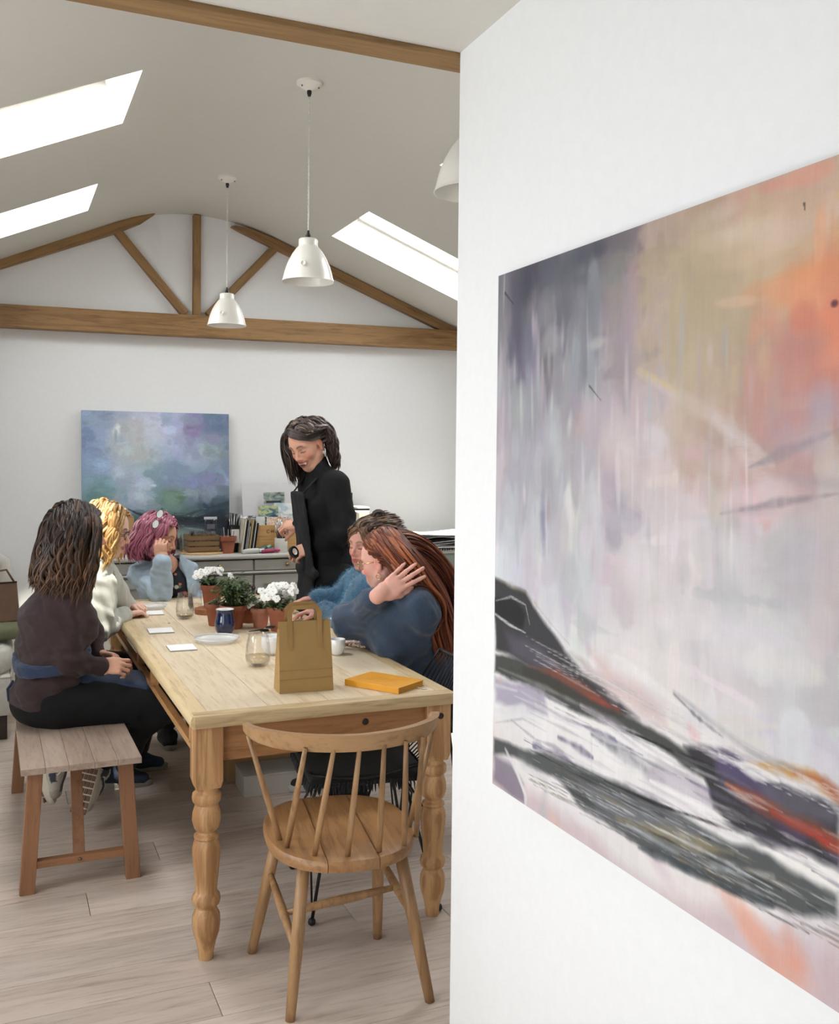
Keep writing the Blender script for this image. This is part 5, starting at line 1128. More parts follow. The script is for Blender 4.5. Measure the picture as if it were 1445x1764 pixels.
def locks(name, mat, parent, c, M, sc, n, length, seed=1, part=0.0, back=False, wave=(.006, 60), rad=(.007, .0035), cols=((60, 40, 30), (120, 84, 60)), off=1.10, steps=18, face=True, grav=(0, 0, -1), tuck=0, body=None, jitter=.25, tipcol=None, limit=None, flat=.45, pull=None, cap=True, front=None, endcurl=0, capc=None, len_fn=None, crad=(.101, .084, .096), nside=5, gather=None):
    """hair as tapering locks flowing over the skull ellipsoid and falling"""
    rg = np.random.RandomState(seed); c = np.array(c, float); g = np.array(grav, float); g /= np.linalg.norm(g); er = np.array(crad)*sc; cc = c+M@(np.array([-.014, 0, .034])*sc)
    V = []; Q = []; CC = []; nv = 0; gl = M.T@g
    def push(p, k=1.0):
        q = p/(er*k); l = np.linalg.norm(q); return p/l if l < 1 else p
    cnt = 0; tries = 0
    while cnt < n and tries < n*30:
        tries += 1; d = rg.randn(3); d /= np.linalg.norm(d)
        # hairline: above a plane tilted towards the face
        if d[2] < -.45 or (d[0]*.80-d[2]*.62 > .26 and face): continue
        if d[2] < 0 and d[0] > .05: continue
        if limit is not None and not limit(d): continue
        cnt += 1; p = d*er*rg.uniform(.97, 1.03)
        sgn = 1 if (p[1]-part*sc) > 0 else -1
        if pull is not None: v0 = np.array(pull(d, sgn), float)
        else: v0 = np.array([.15*(1 if d[0] > .3 else -.6) if face else -.3, sgn*(.9 if d[2] > .3 else .3), -.2])
        v0 = v0/np.linalg.norm(v0); L = length*rg.uniform(.82, 1.05) if len_fn is None else len_fn(d)*rg.uniform(.9, 1.06); st = L/steps; pts = []; v = v0; kk = rg.uniform(1.0, off); ph = rg.rand()*6.28; amp = wave[0]*rg.uniform(.5, 1.5); jd = rg.randn(3)*jitter*.25
        for i in range(steps+1):
            q = i/steps; wv = (math.sin(wave[1]*q*L+ph)*amp*min(1, q*2))
            sd = np.cross(v, p/(np.linalg.norm(p)+1e-9)); pts.append(p+sd/(np.linalg.norm(sd)+1e-9)*wv+p/(np.linalg.norm(p)+1e-9)*wv*.6)
            gg = gl*(1.0)+jd
            if tuck and q > .1: gg = gg+np.array([-tuck, 0, 0])*max(0, 1-q*1.5)
            if endcurl and q > .7: gg = gg-endcurl*np.array([0, sgn*(1 if abs(p[1]) > .03*sc else 0), 0])*((q-.7)/.3)+endcurl*np.array([.6*(1 if p[0] < 0 else 0), 0, 0])
            v = v*.72+gg*.28*(.35+1.4*min(1, q*2.2)); v /= np.linalg.norm(v)
            p = push(p+v*st, kk)
            if front is not None: p = front(p)
        W = c[None]+((np.array(pts)+M.T@(cc-c))@M.T)
        if gather is not None:
            qq = (np.linspace(0, 1, steps+1)**1.3*gather[1])[:, None]; dG = np.array(gather[0])[None]-W; dG[:, 2] = 0; W = W+dG*qq
        if body is not None: W = body(W)
        T = np.gradient(W, axis=0); T /= np.linalg.norm(T, axis=1, keepdims=True)+1e-9
        out = W-cc; Nn = out-(out*T).sum(1, keepdims=True)*T; Nn /= np.linalg.norm(Nn, axis=1, keepdims=True)+1e-9; B = np.cross(T, Nn)
        q = np.linspace(0, 1, steps+1); r = (rad[0]*(1-q)**.6+rad[1]*q)*(np.clip((1-q)/.16, .12, 1))*rg.uniform(.7, 1.25)*sc
        t = rg.rand()**1.3; col = np.array(cols[0], float)*(1-t)+np.array(cols[1], float)*t
        if len(cols) > 2 and rg.rand() < .22: col = np.array(cols[2], float)
        colr = np.tile(col, (steps+1, 1))
        if tipcol is not None: w_ = np.clip((q-.35)/.5, 0, 1)[:, None]*rg.uniform(.3, 1); colr = colr*(1-w_)+np.array(tipcol)*w_
        for j in range(nside): a = j*2*math.pi/nside; V.append(W+B*(math.cos(a)*r)[:, None]+Nn*(math.sin(a)*r*flat)[:, None])
        base = nv+np.arange(nside)[:, None]*(steps+1)+np.arange(steps)[None, :]; nxt = np.roll(base, -1, 0)
        Q.append(np.stack([base, nxt, nxt+1, base+1], -1).reshape(-1, 4)); CC += [colr]*nside; nv += nside*(steps+1)
    vs = np.concatenate(V); q = np.concatenate(Q); col = np.concatenate(CC)
    if cap:
        s = SDF(cc-.14*sc, cc+.14*sc, .006); s.ell(cc, er*.985, M, .01); 
        s.plane_cut(cc+M@(np.array([.030, 0, 0])*sc), M@np.array([.80, 0, -.62]), .004)
        s.plane_cut(cc+M@(np.array([0, 0, -.062])*sc), M@np.array([.35, 0, -1]), .004)
        v2, q2 = s.surface(); q = np.concatenate([q, q2+len(vs)]); vs = np.concatenate([vs, v2]); col = np.concatenate([col, np.tile(np.array(capc or cols[0], float), (len(v2), 1))])
    return to_mesh(name, vs, q, mat, parent, col/255)
def body_push(caps, extra=.006):
    """keeps lock points outside body capsules (a, b, ra, rb)"""
    def f(W):
        W = W.copy()
        for _ in range(2):
            for a, b, ra, rb in caps:
                a = np.array(a, float); ab = np.array(b, float)-a; L = ab@ab; t = np.clip((W-a)@ab/L, 0, 1); q = W-a-t[:, None]*ab; r = ra+(rb-ra)*t+extra; d = np.linalg.norm(q, axis=1)
                m = d < r; W[m] += q[m]/(d[m]+1e-9)[:, None]*(r[m]-d[m])[:, None]
        # even out
        W[1:-1] = W[1:-1]*.5+(W[:-2]+W[2:])*.25
        return W
    return f
HAIR = None
def hair_mat():
    return vcol('hair', .42, detail=.22, dscale=(220, 220, 60), spec=.45)
SKIN = vcol('skin', .5, bump=.12, bscale=260, sss=.12, spec=.35)
def cloth(name, c, rough=.85, bscale=420, bump=.35, var=.10, sheen=.2): return plain(name, c, rough, bump, bscale, var, sheen=sheen)
def body_mesh(name, s, parent, c, M, sc, base, **kw):
    vs, q = s.surface(); vs = smooth_v(vs, q, 1, .3); col = skin_col(vs, c, M, sc, base, **kw); return to_mesh(name, vs, q, SKIN, parent, col)
def garment(name, s, mat, parent, fold=.004, fs=38, seed=1, it=2, dirs=None, colfn=None):
    vs, q = s.surface(); vs = smooth_v(vs, q, it, .5); n = vnormals(vs, q)
    d = fold*(pnoise(vs*np.array([1, 1, .55]), fs, seed)*.7+pnoise(vs, fs*2.1, seed+9)*.35)
    if dirs is not None:
        for (c, r, ax, fr, am) in dirs:   # gathered folds round a point: ridges across axis ax
            ax = np.array(ax, float); ax /= np.linalg.norm(ax); dd = vs-np.array(c); w_ = np.exp(-(dd**2).sum(1)/(r*r)); d = d+am*w_*np.sin((dd@ax)*fr+1.5*pnoise(vs, 20, seed+3))
    vs = vs+n*d[:, None]; col = colfn(vs) if colfn else None
    return to_mesh(name, vs, q, mat, parent, col)
# ---------------------------------------------------------------- people
def at(x, y, D):
    """point at depth D that the camera of the photograph saw at (x, y)"""
    d = F+Rv*((x-722.5)/1680)-Uv*((y-838.2)/1680); return A3(0, 0, 1.52)+np.array(d)*D
CR, CU, CF = np.array(Rv), np.array(Uv), np.array(F)
def cdir(r, u, f_):
    """direction from right / up / away parts"""
    v = CR*r+CU*u+CF*f_; return v/np.linalg.norm(v)
def mid(a, b, t=.5): return a+(b-a)*t
def bounds(pts, pad=.17):
    p = np.array(pts); return p.min(0)-pad, p.max(0)+pad
def torso(s, J, g=0., bust=.9, k=.05, belly=0):
    lat = J['shL']-J['shR']; lat /= np.linalg.norm(lat); hl = J['hipL']-J['hipR']; hl /= np.linalg.norm(hl); fw = J['fwd']
    w_ = mid(J['pel'], J['che'], .5); s.cap(J['pel'], w_, .105+g, .092+g+belly, k, hl, 1.42); s.cap(w_, J['che'], .092+g+belly, .100+g, k, lat, 1.38)
    s.cap(mid(J['shR'], J['shL'], .08), mid(J['shR'], J['shL'], .92), .050+g, None, .05); s.cap(J['che'], J['nk'], .085+g, .050+g, .05, lat, 1.35)
    for a in (-1, 1): s.ell(J['che']+fw*.070+lat*a*.068-A3(0, 0, .035), A3(.055, .055, .06)*bust+g, None, .04)
def arms(s, J, g=0., which='LR', end=1.0, ge=None, k=.03):
    ge = g if ge is None else ge
    for a in which:
        sh, el, wr = J['sh'+a], J['el'+a], J['wr'+a]; s.cap(sh, el, .047+g, .037+g, k); s.cap(el, mid(el, wr, end), .037+g, .0255+ge+(1-end)*.012, .02)
def legs(s, J, g=0., which='LR', end=1.0, ge=None):
    ge = g if ge is None else ge
    for a in which:
        s.cap(J['hip'+a], J['kn'+a], .080+g, .054+g, .05); s.cap(J['kn'+a], mid(J['kn'+a], J['an'+a], end), .052+g, .036+ge, .03)
def neck(s, J, hc, M, sc): s.cap(J['nk']-A3(0, 0, .01), hc+M@(A3(-.022, 0, -.045)*sc), .050, .049*sc, .025)
def full_body(J, hc, M, sc, **hk):
    pts = [v for k, v in J.items() if k != 'fwd']+[hc]; lo, hi = bounds(pts, .15); s = SDF(lo, hi, .0045); torso(s, J, -.014); arms(s, J, -.002); legs(s, J, -.008); neck(s, J, hc, M, sc); head(s, hc, M, sc, **hk); return s
def gar(J, parts, vox=.006, extra=()):
    pts = [v for k, v in J.items() if k != 'fwd']+list(extra); lo, hi = bounds(pts, .16); return SDF(lo, hi, vox)
def foot_shoe(name, parent, ankle, toe, up, mats, L=.26, sole=.028, logo=True):
    """trainer: upper, sole, panels, laces; heel under the ankle, pointing to toe"""
    f_ = np.array(toe, float)-ankle; M = frame(f_, up); M4 = Matrix(np.column_stack([np.vstack([M, np.zeros((1, 3))]), [0, 0, 0, 1]]).tolist()); o = np.array(ankle)-M@A3(.06, 0, .085); off = np.array(parent.location)
    s = SDF(o-.35, o+.35, .005); Lc = lambda *p: o+M@A3(*p)
    s.cap(Lc(.0, 0, .05), Lc(.10, 0, .045), .036, .034, .03, M[:, 1], 1.05); s.cap(Lc(.10, 0, .04), Lc(L-.08, 0, .026), .036, .026, .03, M[:, 1], 1.45); s.cap(Lc(.02, 0, .07), Lc(.05, 0, .115), .038, .040, .03); s.plane_cut(Lc(0, 0, .012), -M[:, 2]); s.plane_cut(Lc(.04, 0, .118), M[:, 2]+M[:, 0]*.25)
    vs, q = s.surface(); vs = smooth_v(vs, q, 1); p = (vs-o)@M; col = np.tile(np.array(mats['upper'], float)/255, (len(vs), 1))
    def mix(m, c): col[:] = col*(1-m[:, None])+np.array(c, float)/255*m[:, None]
    if 'panel' in mats:
        mix(((p[:, 0] > .0) & (p[:, 0] < .13) & (p[:, 2] > .030) & (p[:, 2] < .075+.02*np.sin(p[:, 0]*40))).astype(float), mats['panel']); mix(((p[:, 0] > .165) & (p[:, 2] < .05)).astype(float), mats['toe']); mix(((np.abs(p[:, 1]) < .02) & (p[:, 0] > .06) & (p[:, 0] < .18)).astype(float), mats['tongue'])
    u = to_mesh('shoe_upper', vs, q, vcol('shoe_fabric', .8, bump=.3, bscale=300), parent, col)
    u['label'] = 'trainer upper'
    b = MB(); n = 28; out = []
    for i in range(n):
        a = i*2*math.pi/n; x = (L/2-.02)+math.cos(a)*(L/2); y = math.sin(a)*(.040+.008*math.cos(a-.2)); out.append((x-.02, y))
    T = Matrix.Translation(Vector((o-off).tolist())) @ M4
    b.T = T; vs_ = []
    for z, k in ((-.012, .94), (-.006, 1), (.012, 1.03), (.018, 1.0)): vs_ += [((x-.1)*k+.1, y*k, z+.012*max(0, (x-.17)/.08)**2) for x, y in out]
    fs_ = [tuple(range(n-1, -1, -1)), tuple(3*n+j for j in range(n))]+[(k*n+j, k*n+(j+1) % n, (k+1)*n+(j+1) % n, (k+1)*n+j) for k in range(3) for j in range(n)]
    b.add(vs_, fs_); so = b.build('shoe_sole', plain('shoe_sole_'+str(mats['sole']), mats['sole'], .7), parent, ang=40)
    if 'tread' in mats:
        b = MB(); b.T = T
        for i in range(9):
            for j in (-1.5, -.5, .5, 1.5): b.box((-.01+i*.026, j*.017, -.0145+.012*max(0, (i*.026-.18)/.08)**2), (.020, .0135, .006), None, .001)
        b.build('tread', plain('brown_rubber_tread', mats['tread'], .7), so)
    if logo:
        for sd in (-1, 1):
            b = MB(); b.T = T @ Matrix.Translation((.07, sd*.0415, .050)) @ Matrix.Rotation(R(90), 4, 'X'); h = .013
            b.bar((-h, -h, 0), (-h*.7, h, 0), .006, .004); b.bar((-h*.7, h, 0), (h*.7, -h, 0), .006, .004); b.bar((h*.7, -h, 0), (h, h, 0), .006, .004); b.build('letter', plain('white_letter', (226, 224, 218), .6), so)
        b = MB(); b.T = T
        for i in range(5): b.tube([(.07+i*.018, -.020, .078-i*.008), (.076+i*.018, 0, .086-i*.008), (.07+i*.018, .020, .078-i*.008)], .0022, 5)
        for sd in (-1, 1): b.tube([(.07+.0, 0, .088), (.075, sd*.028, .098), (.095, sd*.048, .075), (.11, sd*.045, .052), (.09, sd*.02, .08), (.07, 0, .088)], .0018, 5)
        b.build('laces', plain('white_lace', (232, 230, 222), .8), parent, True)
    return u
def bracelet(parent, wr, d, r, n=22, bead=.0036, mat=None):
    f_ = np.array(d, float)/np.linalg.norm(d); t = np.cross(f_, A3(0, 0, 1)); t /= np.linalg.norm(t); u = np.cross(t, f_); off = np.array(parent.location); b = MB()
    for i in range(n): a = i*2*math.pi/n; p = np.array(wr)+(t*math.cos(a)+u*math.sin(a))*r-off; b.ball(tuple(p), bead, 8, 6)
    b.build('bracelet', mat or plain('gold_beads', (206, 176, 120), .3, metal=.6), parent, True)
HM = hair_mat()
def guard(p):
    """keeps locks off the face"""
    if p[0] > .028 and abs(p[1]) < .076 and p[2] < .050: p = np.array([min(p[0], .045), math.copysign(.086, p[1]), p[2]])
    return p
def person(loc, label): return thing('person', loc, label, 'person')
BIAS = {}
# ---- 1: brown jumper on the bench ---------------------------------------
R1 = person((.25, 4.12, .455), 'woman with wavy dark brown hair in brown jumper and black trousers on the bench')
hc = at(134, 921, 3.83); J = dict(fwd=A3(.97, .22, 0), pel=A3(.180, 4.17, .560), che=A3(.212, 4.09, .880), nk=A3(.255, 4.04, 1.045), shR=at(127, 1022, 3.78), shL=A3(.235, 4.23, .985), hipR=A3(.235, 4.085, .545), hipL=A3(.235, 4.265, .545),
  elR=at(112, 1138, 3.76), wrR=at(172, 1150, 3.86), elL=A3(.36, 4.33, .75), wrL=at(170, 1126, 4.1), knR=A3(.640, 4.07, .510), knL=A3(.660, 4.24, .515), anR=A3(.340, 4.16, .225), anL=A3(.290, 4.28, .245))
M = frame(cdir(.80, -.06, .60), cdir(.10, 1, .0)); sc = 1.0
s = full_body(J, hc, M, sc)
hand(s, J['wrR'], cdir(1, .04, .25), cdir(.1, -.5, .8), 1, (.7, .8, .85, .9), .95, (.4, .5)); hand(s, J['wrL'], cdir(1, -.12, -.15), cdir(.1, -.8, -.4), 1, (.9, .95, 1.0, 1.0), .95, (.4, .5))
body_mesh('body', s, R1, hc, M, sc, SK['warm'])
BR = cloth('brown_jumper', (60, 44, 46), .95, 500, .4, .12, .12); DK = cloth('black_trousers', (12, 13, 15), .95, 300, .2, .1, 0); NV = cloth('navy_apron', (40, 56, 84), .85, 300, .25, .12)
s = gar(J, 0); torso(s, J, .024, .9, belly=.004); arms(s, J, .019, end=.93, ge=.008, k=.010); s.cap(J['pel'], J['pel']-A3(.01, 0, .045), .118, .125, .04, A3(0, 1, 0), 1.38)
for a in 'LR': s.cap(mid(J['el'+a], J['wr'+a], .84), mid(J['el'+a], J['wr'+a], .95), .034, .034, .01)
s.plane_cut(A3(.1, 0, .540), A3(-.12, 0, -1)); s.cap(J['nk']-A3(0, 0, .03), J['nk']+A3(.01, 0, .05), .052, .058, .02)
s.cap(J['nk']+A3(.01, 0, .02), J['nk']+A3(.02, 0, .2), .047, .049, .008, sub=True)
garment('jumper', s, BR, R1, .014, 19, 3, 1, dirs=[(J['elR'], .12, (0, 0, 1), 120, .005), (mid(J['pel'], J['che'], .35), .2, (0, .2, 1), 75, .006), (J['shR'], .10, (.7, 0, .7), 90, .004)])
s = gar(J, 0); s.cap(J['pel'], J['pel']+A3(0, 0, .03), .112, .10, .04, A3(0, 1, 0), 1.45); s.ell(J['pel']-A3(.015, 0, .03), (.122, .18, .083), None, .05); legs(s, J, .014, end=.82, ge=.012); s.plane_cut(A3(0, 0, .456), A3(0, 0, -1)) if False else None
for a in 'LR': s.cap(J['hip'+a], J['kn'+a], .092, .066, .05, A3(0, 1, 0), 1.12)
vsq = garment('trousers', s, DK, R1, .003, 26, 4, 2, dirs=[(J['knR'], .12, (1, 0, 0), 90, .003)])
s = gar(J, 0); s.cap(J['pel']+A3(.12, 0, .07), mid(J['knR'], J['knL'])+A3(-.10, 0, .075), .03, .035, .05, A3(0, 1, 0), 4.0); s.cap(J['pel']+A3(.13, 0, .07), J['che']+A3(.115, .03, -.03), .02, .018, .05, A3(0, 1, 0), 6.0)
garment('apron', s, NV, R1, .003, 30, 5, 1)
s = gar(J, 0); torso(s, J, .036, .9, belly=.004); s.cap(J['pel'], J['pel']-A3(.01, 0, .045), .130, .135, .04, A3(0, 1, 0), 1.38); s.plane_cut(A3(.18, 4.15, .690), A3(.10, .10, -1)); s.plane_cut(A3(.18, 4.15, .742), A3(-.10, -.10, 1)); garment('apron_tie', s, NV, R1, .010, 19, 3, 1)
b = MB(); o1 = np.array(R1.location); p0 = J['pel']+A3(-.125, -.02, .07)-o1
b.tube([p0, p0+A3(-.022, -.01, -.03), p0+A3(-.018, -.02, -.075), p0+A3(-.002, -.02, -.05), p0], .004, 6); b.tube([p0, p0+A3(-.02, .02, -.05), p0+A3(-.01, .03, -.09)], .004, 6); b.build('apron_bow', NV, R1, True)
bp1 = body_push([(J['shR'], J['shL'], .070, .070), (J['che'], J['nk'], .105, .075), (mid(J['pel'], J['che']), J['che'], .12, .12)], .008)
locks('hair', HM, R1, hc, M, sc, 900, .36, 3, .0, wave=(.018, 36), cols=((32, 23, 19), (52, 36, 27), (80, 54, 37)), tipcol=(104, 72, 48), body=bp1, rad=(.0072, .0042), steps=22, jitter=.12, grav=cdir(-.16, -1, -.06), capc=(38, 26, 22), len_fn=lambda d: .29-.05*(d[2] < .2)+.04*(d[0] > 0), off=1.16, front=guard)
bracelet(R1, J['wrR']+(J['wrR']-J['elR'])*.02, J['wrR']-J['elR'], .030)
NB = dict(upper=(196, 190, 178), panel=(70, 74, 84), toe=(176, 168, 154), tongue=(110, 112, 118), sole=(226, 220, 200), tread=(124, 92, 74))
foot_shoe('shoe', R1, A3(.255, 4.275, .250), A3(.285, 4.245, .035), A3(.95, -.35, .2), NB)
foot_shoe('shoe', R1, A3(.375, 4.160, .210), A3(.315, 4.12, .02), A3(.55, .85, .25), NB)
# ---- 2: blonde, pale sweatshirt -----------------------------------------
R2 = person((.30, 4.62, .455), 'woman with curly blonde hair in pale grey sweatshirt leaning on the table')
hc = at(183, 914, 4.42); J = dict(fwd=A3(.99, .1, 0), pel=A3(.255, 4.66, .560), che=A3(.350, 4.60, .865), nk=A3(.420, 4.57, 1.035), shR=at(163, 1006, 4.33), shL=A3(.43, 4.75, .965), hipR=A3(.275, 4.57, .545), hipL=A3(.275, 4.75, .545),
  elR=at(170, 1082, 4.33), wrR=at(217, 1060, 4.60), elL=at(214, 1046, 4.75), wrL=at(222, 1048, 4.76), knR=A3(.69, 4.58, .50), knL=A3(.69, 4.78, .50), anR=A3(.53, 4.62, .09), anL=A3(.62, 4.84, .09))
M = frame(cdir(.95, -.24, .12), cdir(.28, 1, 0)); sc = 1.0
s = full_body(J, hc, M, sc); hand(s, J['wrR'], cdir(.75, .12, .6), cdir(.2, -1, .1), 1, (1.0, 1.05, 1.1, 1.1), .93, (.3, .6)); hand(s, J['wrL'], cdir(.8, .3, -.6), cdir(.3, -1, 0), -1, (1.0, 1.0, 1.1, 1.1), .93)
body_mesh('body', s, R2, hc, M, sc, SK['fair'])
SW = cloth('pale_grey_sweatshirt', (196, 200, 192), .9, 400, .3, .06)
s = gar(J, 0); torso(s, J, .024, .9); arms(s, J, .026, end=.95, ge=.012); s.cap(J['pel'], J['pel']-A3(.01, 0, .04), .12, .125, .04, A3(0, 1, 0), 1.4); s.plane_cut(A3(0, 0, .50), A3(0, 0, -1)); s.cap(J['nk']+A3(.03, 0, -.03), J['nk']+A3(.07, 0, .2), .064, .07, .01, sub=True)
garment('sweatshirt', s, SW, R2, .013, 22, 7, 1, dirs=[(J['elR'], .13, (1, 0, .5), 110, .006), (J['shR'], .1, (.5, .3, .8), 100, .004)])
s = gar(J, 0); torso(s, J, .006, .8); s.plane_cut(J['che']-A3(0, 0, .05), A3(0, 0, -1)); s.cap(J['nk']+A3(.03, 0, .01), J['nk']+A3(.07, 0, .2), .052, .06, .01, sub=True); garment('black_vest', s, cloth('black_vest', (24, 24, 26)), R2, .001)
s = gar(J, 0); s.cap(J['pel'], J['pel']+A3(0, 0, .03), .11, .10, .04, A3(0, 1, 0), 1.45); legs(s, J, .016, end=.93, ge=.014); garment('trousers', s, cloth('dark_jeans', (36, 38, 46)), R2, .003, 26, 8)
bp2 = body_push([(J['shR'], J['shL'], .075, .075), (J['che'], J['nk'], .11, .08)], .008)
locks('hair', HM, R2, hc, M, sc, 560, .30, 12, 0, wave=(.018, 46), cols=((150, 108, 62), (206, 164, 104), (228, 196, 140)), tipcol=(214, 170, 104), body=bp2, rad=(.0075, .0035), steps=22, grav=cdir(-.15, -1, -.1), capc=(150, 110, 66), off=1.20, len_fn=lambda d: .245-.04*(d[2] < .2), front=lambda p: guard(p) if p[1] > -.02 else np.array([min(p[0], .082), p[1], p[2]]))
def glasses(parent, hc, M, sc, fmat, dx=0, dz=0, rot=0, lensmat=None, r=(.023, .019)):
    off = np.array(parent.location); T = Matrix(np.column_stack([np.vstack([M, np.zeros((1, 3))]), list(hc-off)+[1]]).tolist()) @ Matrix.Scale(sc, 4) @ Matrix.Translation((.098+dx, 0, .002+dz)) @ Matrix.Rotation(rot, 4, 'Y')
    b = MB(); b.T = T
    for s_ in (-1, 1): b.tube([(.0-.006*abs(math.cos(a)), s_*.031+r[0]*math.cos(a), r[1]*math.sin(a)) for a in [i*2*math.pi/24 for i in range(24)]], .0016, 6, closed=True); b.tube([(-.004, s_*.054, .006), (-.03, s_*.070, .006), (-.10, s_*.078, .004)], .0016, 6)
    b.tube([(0, -.009, .004), (.003, 0, .007), (0, .009, .004)], .0016, 6); g = b.build('glasses', fmat, parent, True)
    for s_ in (-1, 1):
        l = MB(); l.T = T; n = 20; vs = [(-.003, s_*.031, 0)]+[(-.004, s_*.031+r[0]*math.cos(a), r[1]*math.sin(a)) for a in [i*2*math.pi/n for i in range(n)]]; l.add(vs, [(0, 1+i, 1+(i+1) % n) for i in range(n)]); l.build('lens', lensmat or GL, g)
GOLD = plain('gold_wire', (212, 180, 120), .25, metal=.9)
glasses(R2, hc, M, sc, BLACK)
foot_shoe('shoe', R2, A3(.50, 4.64, .09), A3(.66, 4.60, .09), A3(0, 0, 1), dict(upper=(44, 58, 78), sole=(150, 150, 140)), logo=False); foot_shoe('shoe', R2, A3(.60, 4.84, .09), A3(.76, 4.82, .09), A3(0, 0, 1), dict(upper=(44, 58, 78), sole=(150, 150, 140)), logo=False)
# ---- 3: pink hair at the far end ----------------------------------------
R3 = person((.86, 5.62, .46), 'woman with pink bob in pale blue cardigan at the far table end')
hc = at(272, 926, 5.36); J = dict(fwd=cdir(.25, 0, -1), pel=A3(.90, 5.60, .57), che=at(292, 1013, 5.42), nk=at(291, 972, 5.42), shR=at(242, 990, 5.42), shL=at(322, 984, 5.55), hipR=A3(.81, 5.58, .555), hipL=A3(.99, 5.58, .555),
  elR=at(275, 1022, 5.20), wrR=at(280, 963, 5.16), elL=at(342, 1030, 5.62), wrL=at(352, 1036, 5.35), knR=A3(.83, 5.19, .50), knL=A3(1.03, 5.19, .50), anR=A3(.82, 5.25, .09), anL=A3(1.03, 5.25, .09))
J['fwd'] = J['fwd']*A3(1, 1, 0); J['che'][2] = max(J['che'][2], .80)
M = frame(cdir(.93, -.30, -.10), cdir(.28, 1, .18)); sc = 1.0
s = full_body(J, hc, M, sc); hand(s, J['wrR'], cdir(-.18, 1, .05), cdir(.1, .15, 1), 1, (1.15, 1.2, 1.25, 1.3), .95, (.3, .8)); hand(s, J['wrL'], cdir(.5, -.1, -.8), cdir(0, -1, 0), -1, (.5, .5, .5, .5), .93)
body_mesh('body', s, R3, hc, M, sc, SK['warm'])
lat = J['shL']-J['shR']; lat /= np.linalg.norm(lat)
def floral(vs):
    rs_ = np.random.RandomState(2); C = vs[rs_.randint(0, len(vs), 260)]; K = np.array([(186, 62, 52), (212, 206, 196), (86, 104, 72), (150, 58, 60), (196, 120, 96)])/255.; col = np.tile(np.array((24, 26, 38))/255., (len(vs), 1)); r = rs_.uniform(.006, .012, 260)
    for i in range(260): m = ((vs-C[i])**2).sum(1) < r[i]**2; col[m] = K[i % 5]
    return col
s = gar(J, 0, .005); torso(s, J, .004, 1.0); s.cap(J['nk']+J['fwd']*.045, J['nk']+J['fwd']*.10+A3(0, 0, .02), .042, .060, .01, sub=True); s.cap(J['nk']+J['fwd']*.06, J['che']+J['fwd']*.13+A3(0, 0, .045), .040, .012, .02, sub=True); s.cap(J['nk'], J['nk']+A3(0, 0, .2), .052, .06, .01, sub=True)
garment('floral_top', s, vcol('floral_print', .8, bump=.2, bscale=300), R3, .002, 30, 2, 1, colfn=floral)
CB = cloth('pale_blue_cardigan', (166, 186, 202), .9, 420, .35, .05)
s = gar(J, 0, .005); torso(s, J, .020, 1.0); arms(s, J, .020, end=.92, ge=.014)
for a in 'R': s.cap(mid(J['elR'], J['wrR'], .2), mid(J['elR'], J['wrR'], .93), .046, .034, .02)
fo = J['che']+J['fwd']*.14; s.cap(fo+A3(0, 0, -.20)+lat*.02, J['nk']+J['fwd']*.07+A3(0, 0, .02), .115, .060, .008, lat, 1.1, sub=True); s.cap(J['nk'], J['nk']+A3(0, 0, .2), .060, .06, .01, sub=True); s.plane_cut(A3(0, 0, .52), A3(0, 0, -1))
garment('cardigan', s, CB, R3, .009, 26, 12, 1, dirs=[(J['elR'], .12, (1, 0, .6), 110, .006), (J['shR'], .1, (.6, 0, .8), 100, .005)])
s = gar(J, 0); s.cap(J['pel'], J['pel']+A3(0, 0, .03), .11, .10, .04, A3(1, 0, 0), 1.45); legs(s, J, .016, end=.95, ge=.016); garment('trousers', s, cloth('dark_jeans', (36, 38, 46)), R3, .003, 26, 8)
foot_shoe('shoe', R3, J['anR'], J['anR']+A3(0, -.2, 0), A3(0, 0, 1), dict(upper=(44, 44, 48), sole=(150, 150, 140)), logo=False); foot_shoe('shoe', R3, J['anL'], J['anL']+A3(0, -.2, 0), A3(0, 0, 1), dict(upper=(44, 44, 48), sole=(150, 150, 140)), logo=False)
locks('hair', HM, R3, hc, M, sc, 560, .25, 21, .0, wave=(.010, 42), cols=((142, 76, 96), (186, 116, 134), (212, 158, 170)), tipcol=(150, 76, 98), rad=(.008, .004), steps=18, grav=cdir(-.28, -1, .1), capc=(128, 60, 80), off=1.22, endcurl=.9, len_fn=lambda d: .215-.03*(d[2] < .2), front=guard)
glasses(R3, at(272, 894, 5.20), frame(cdir(.1, .25, -1), cdir(-1, .35, 0)), .95, BLACK, dx=-.098, lensmat=plain('pale_reflecting_lens', (226, 230, 228), .08, coat=.8))
# ---- 4: standing in black ------------------------------------------------
R4 = person((1.70, 5.10, 0), 'smiling standing woman with long dark hair in black top and apron')
hc = at(530, 766, 5.08); J = dict(fwd=cdir(-.93, 0, -.35), pel=at(571, 982, 5.16), che=at(560, 868, 5.14), nk=at(550, 818, 5.12), shL=at(582, 833, 5.02), shR=at(536, 832, 5.28), hipL=at(577, 1004, 5.08), hipR=at(569, 1004, 5.27),
  elL=at(594, 915, 4.98), wrL=at(541, 943, 5.06), elR=at(527, 905, 5.38), wrR=at(517, 905, 5.38), knL=at(568, 1130, 5.10), knR=at(560, 1130, 5.28), anL=A3(1.66, 5.02, .09), anR=A3(1.66, 5.20, .09))
J['fwd'] = J['fwd']*A3(1, 1, 0); J['knL'][2] = J['knR'][2] = .50; 
M = frame(cdir(-.50, -.50, -.72), cdir(-.40, .82, -.42)); sc = 1.06
s = full_body(J, hc, M, sc, smile=1)
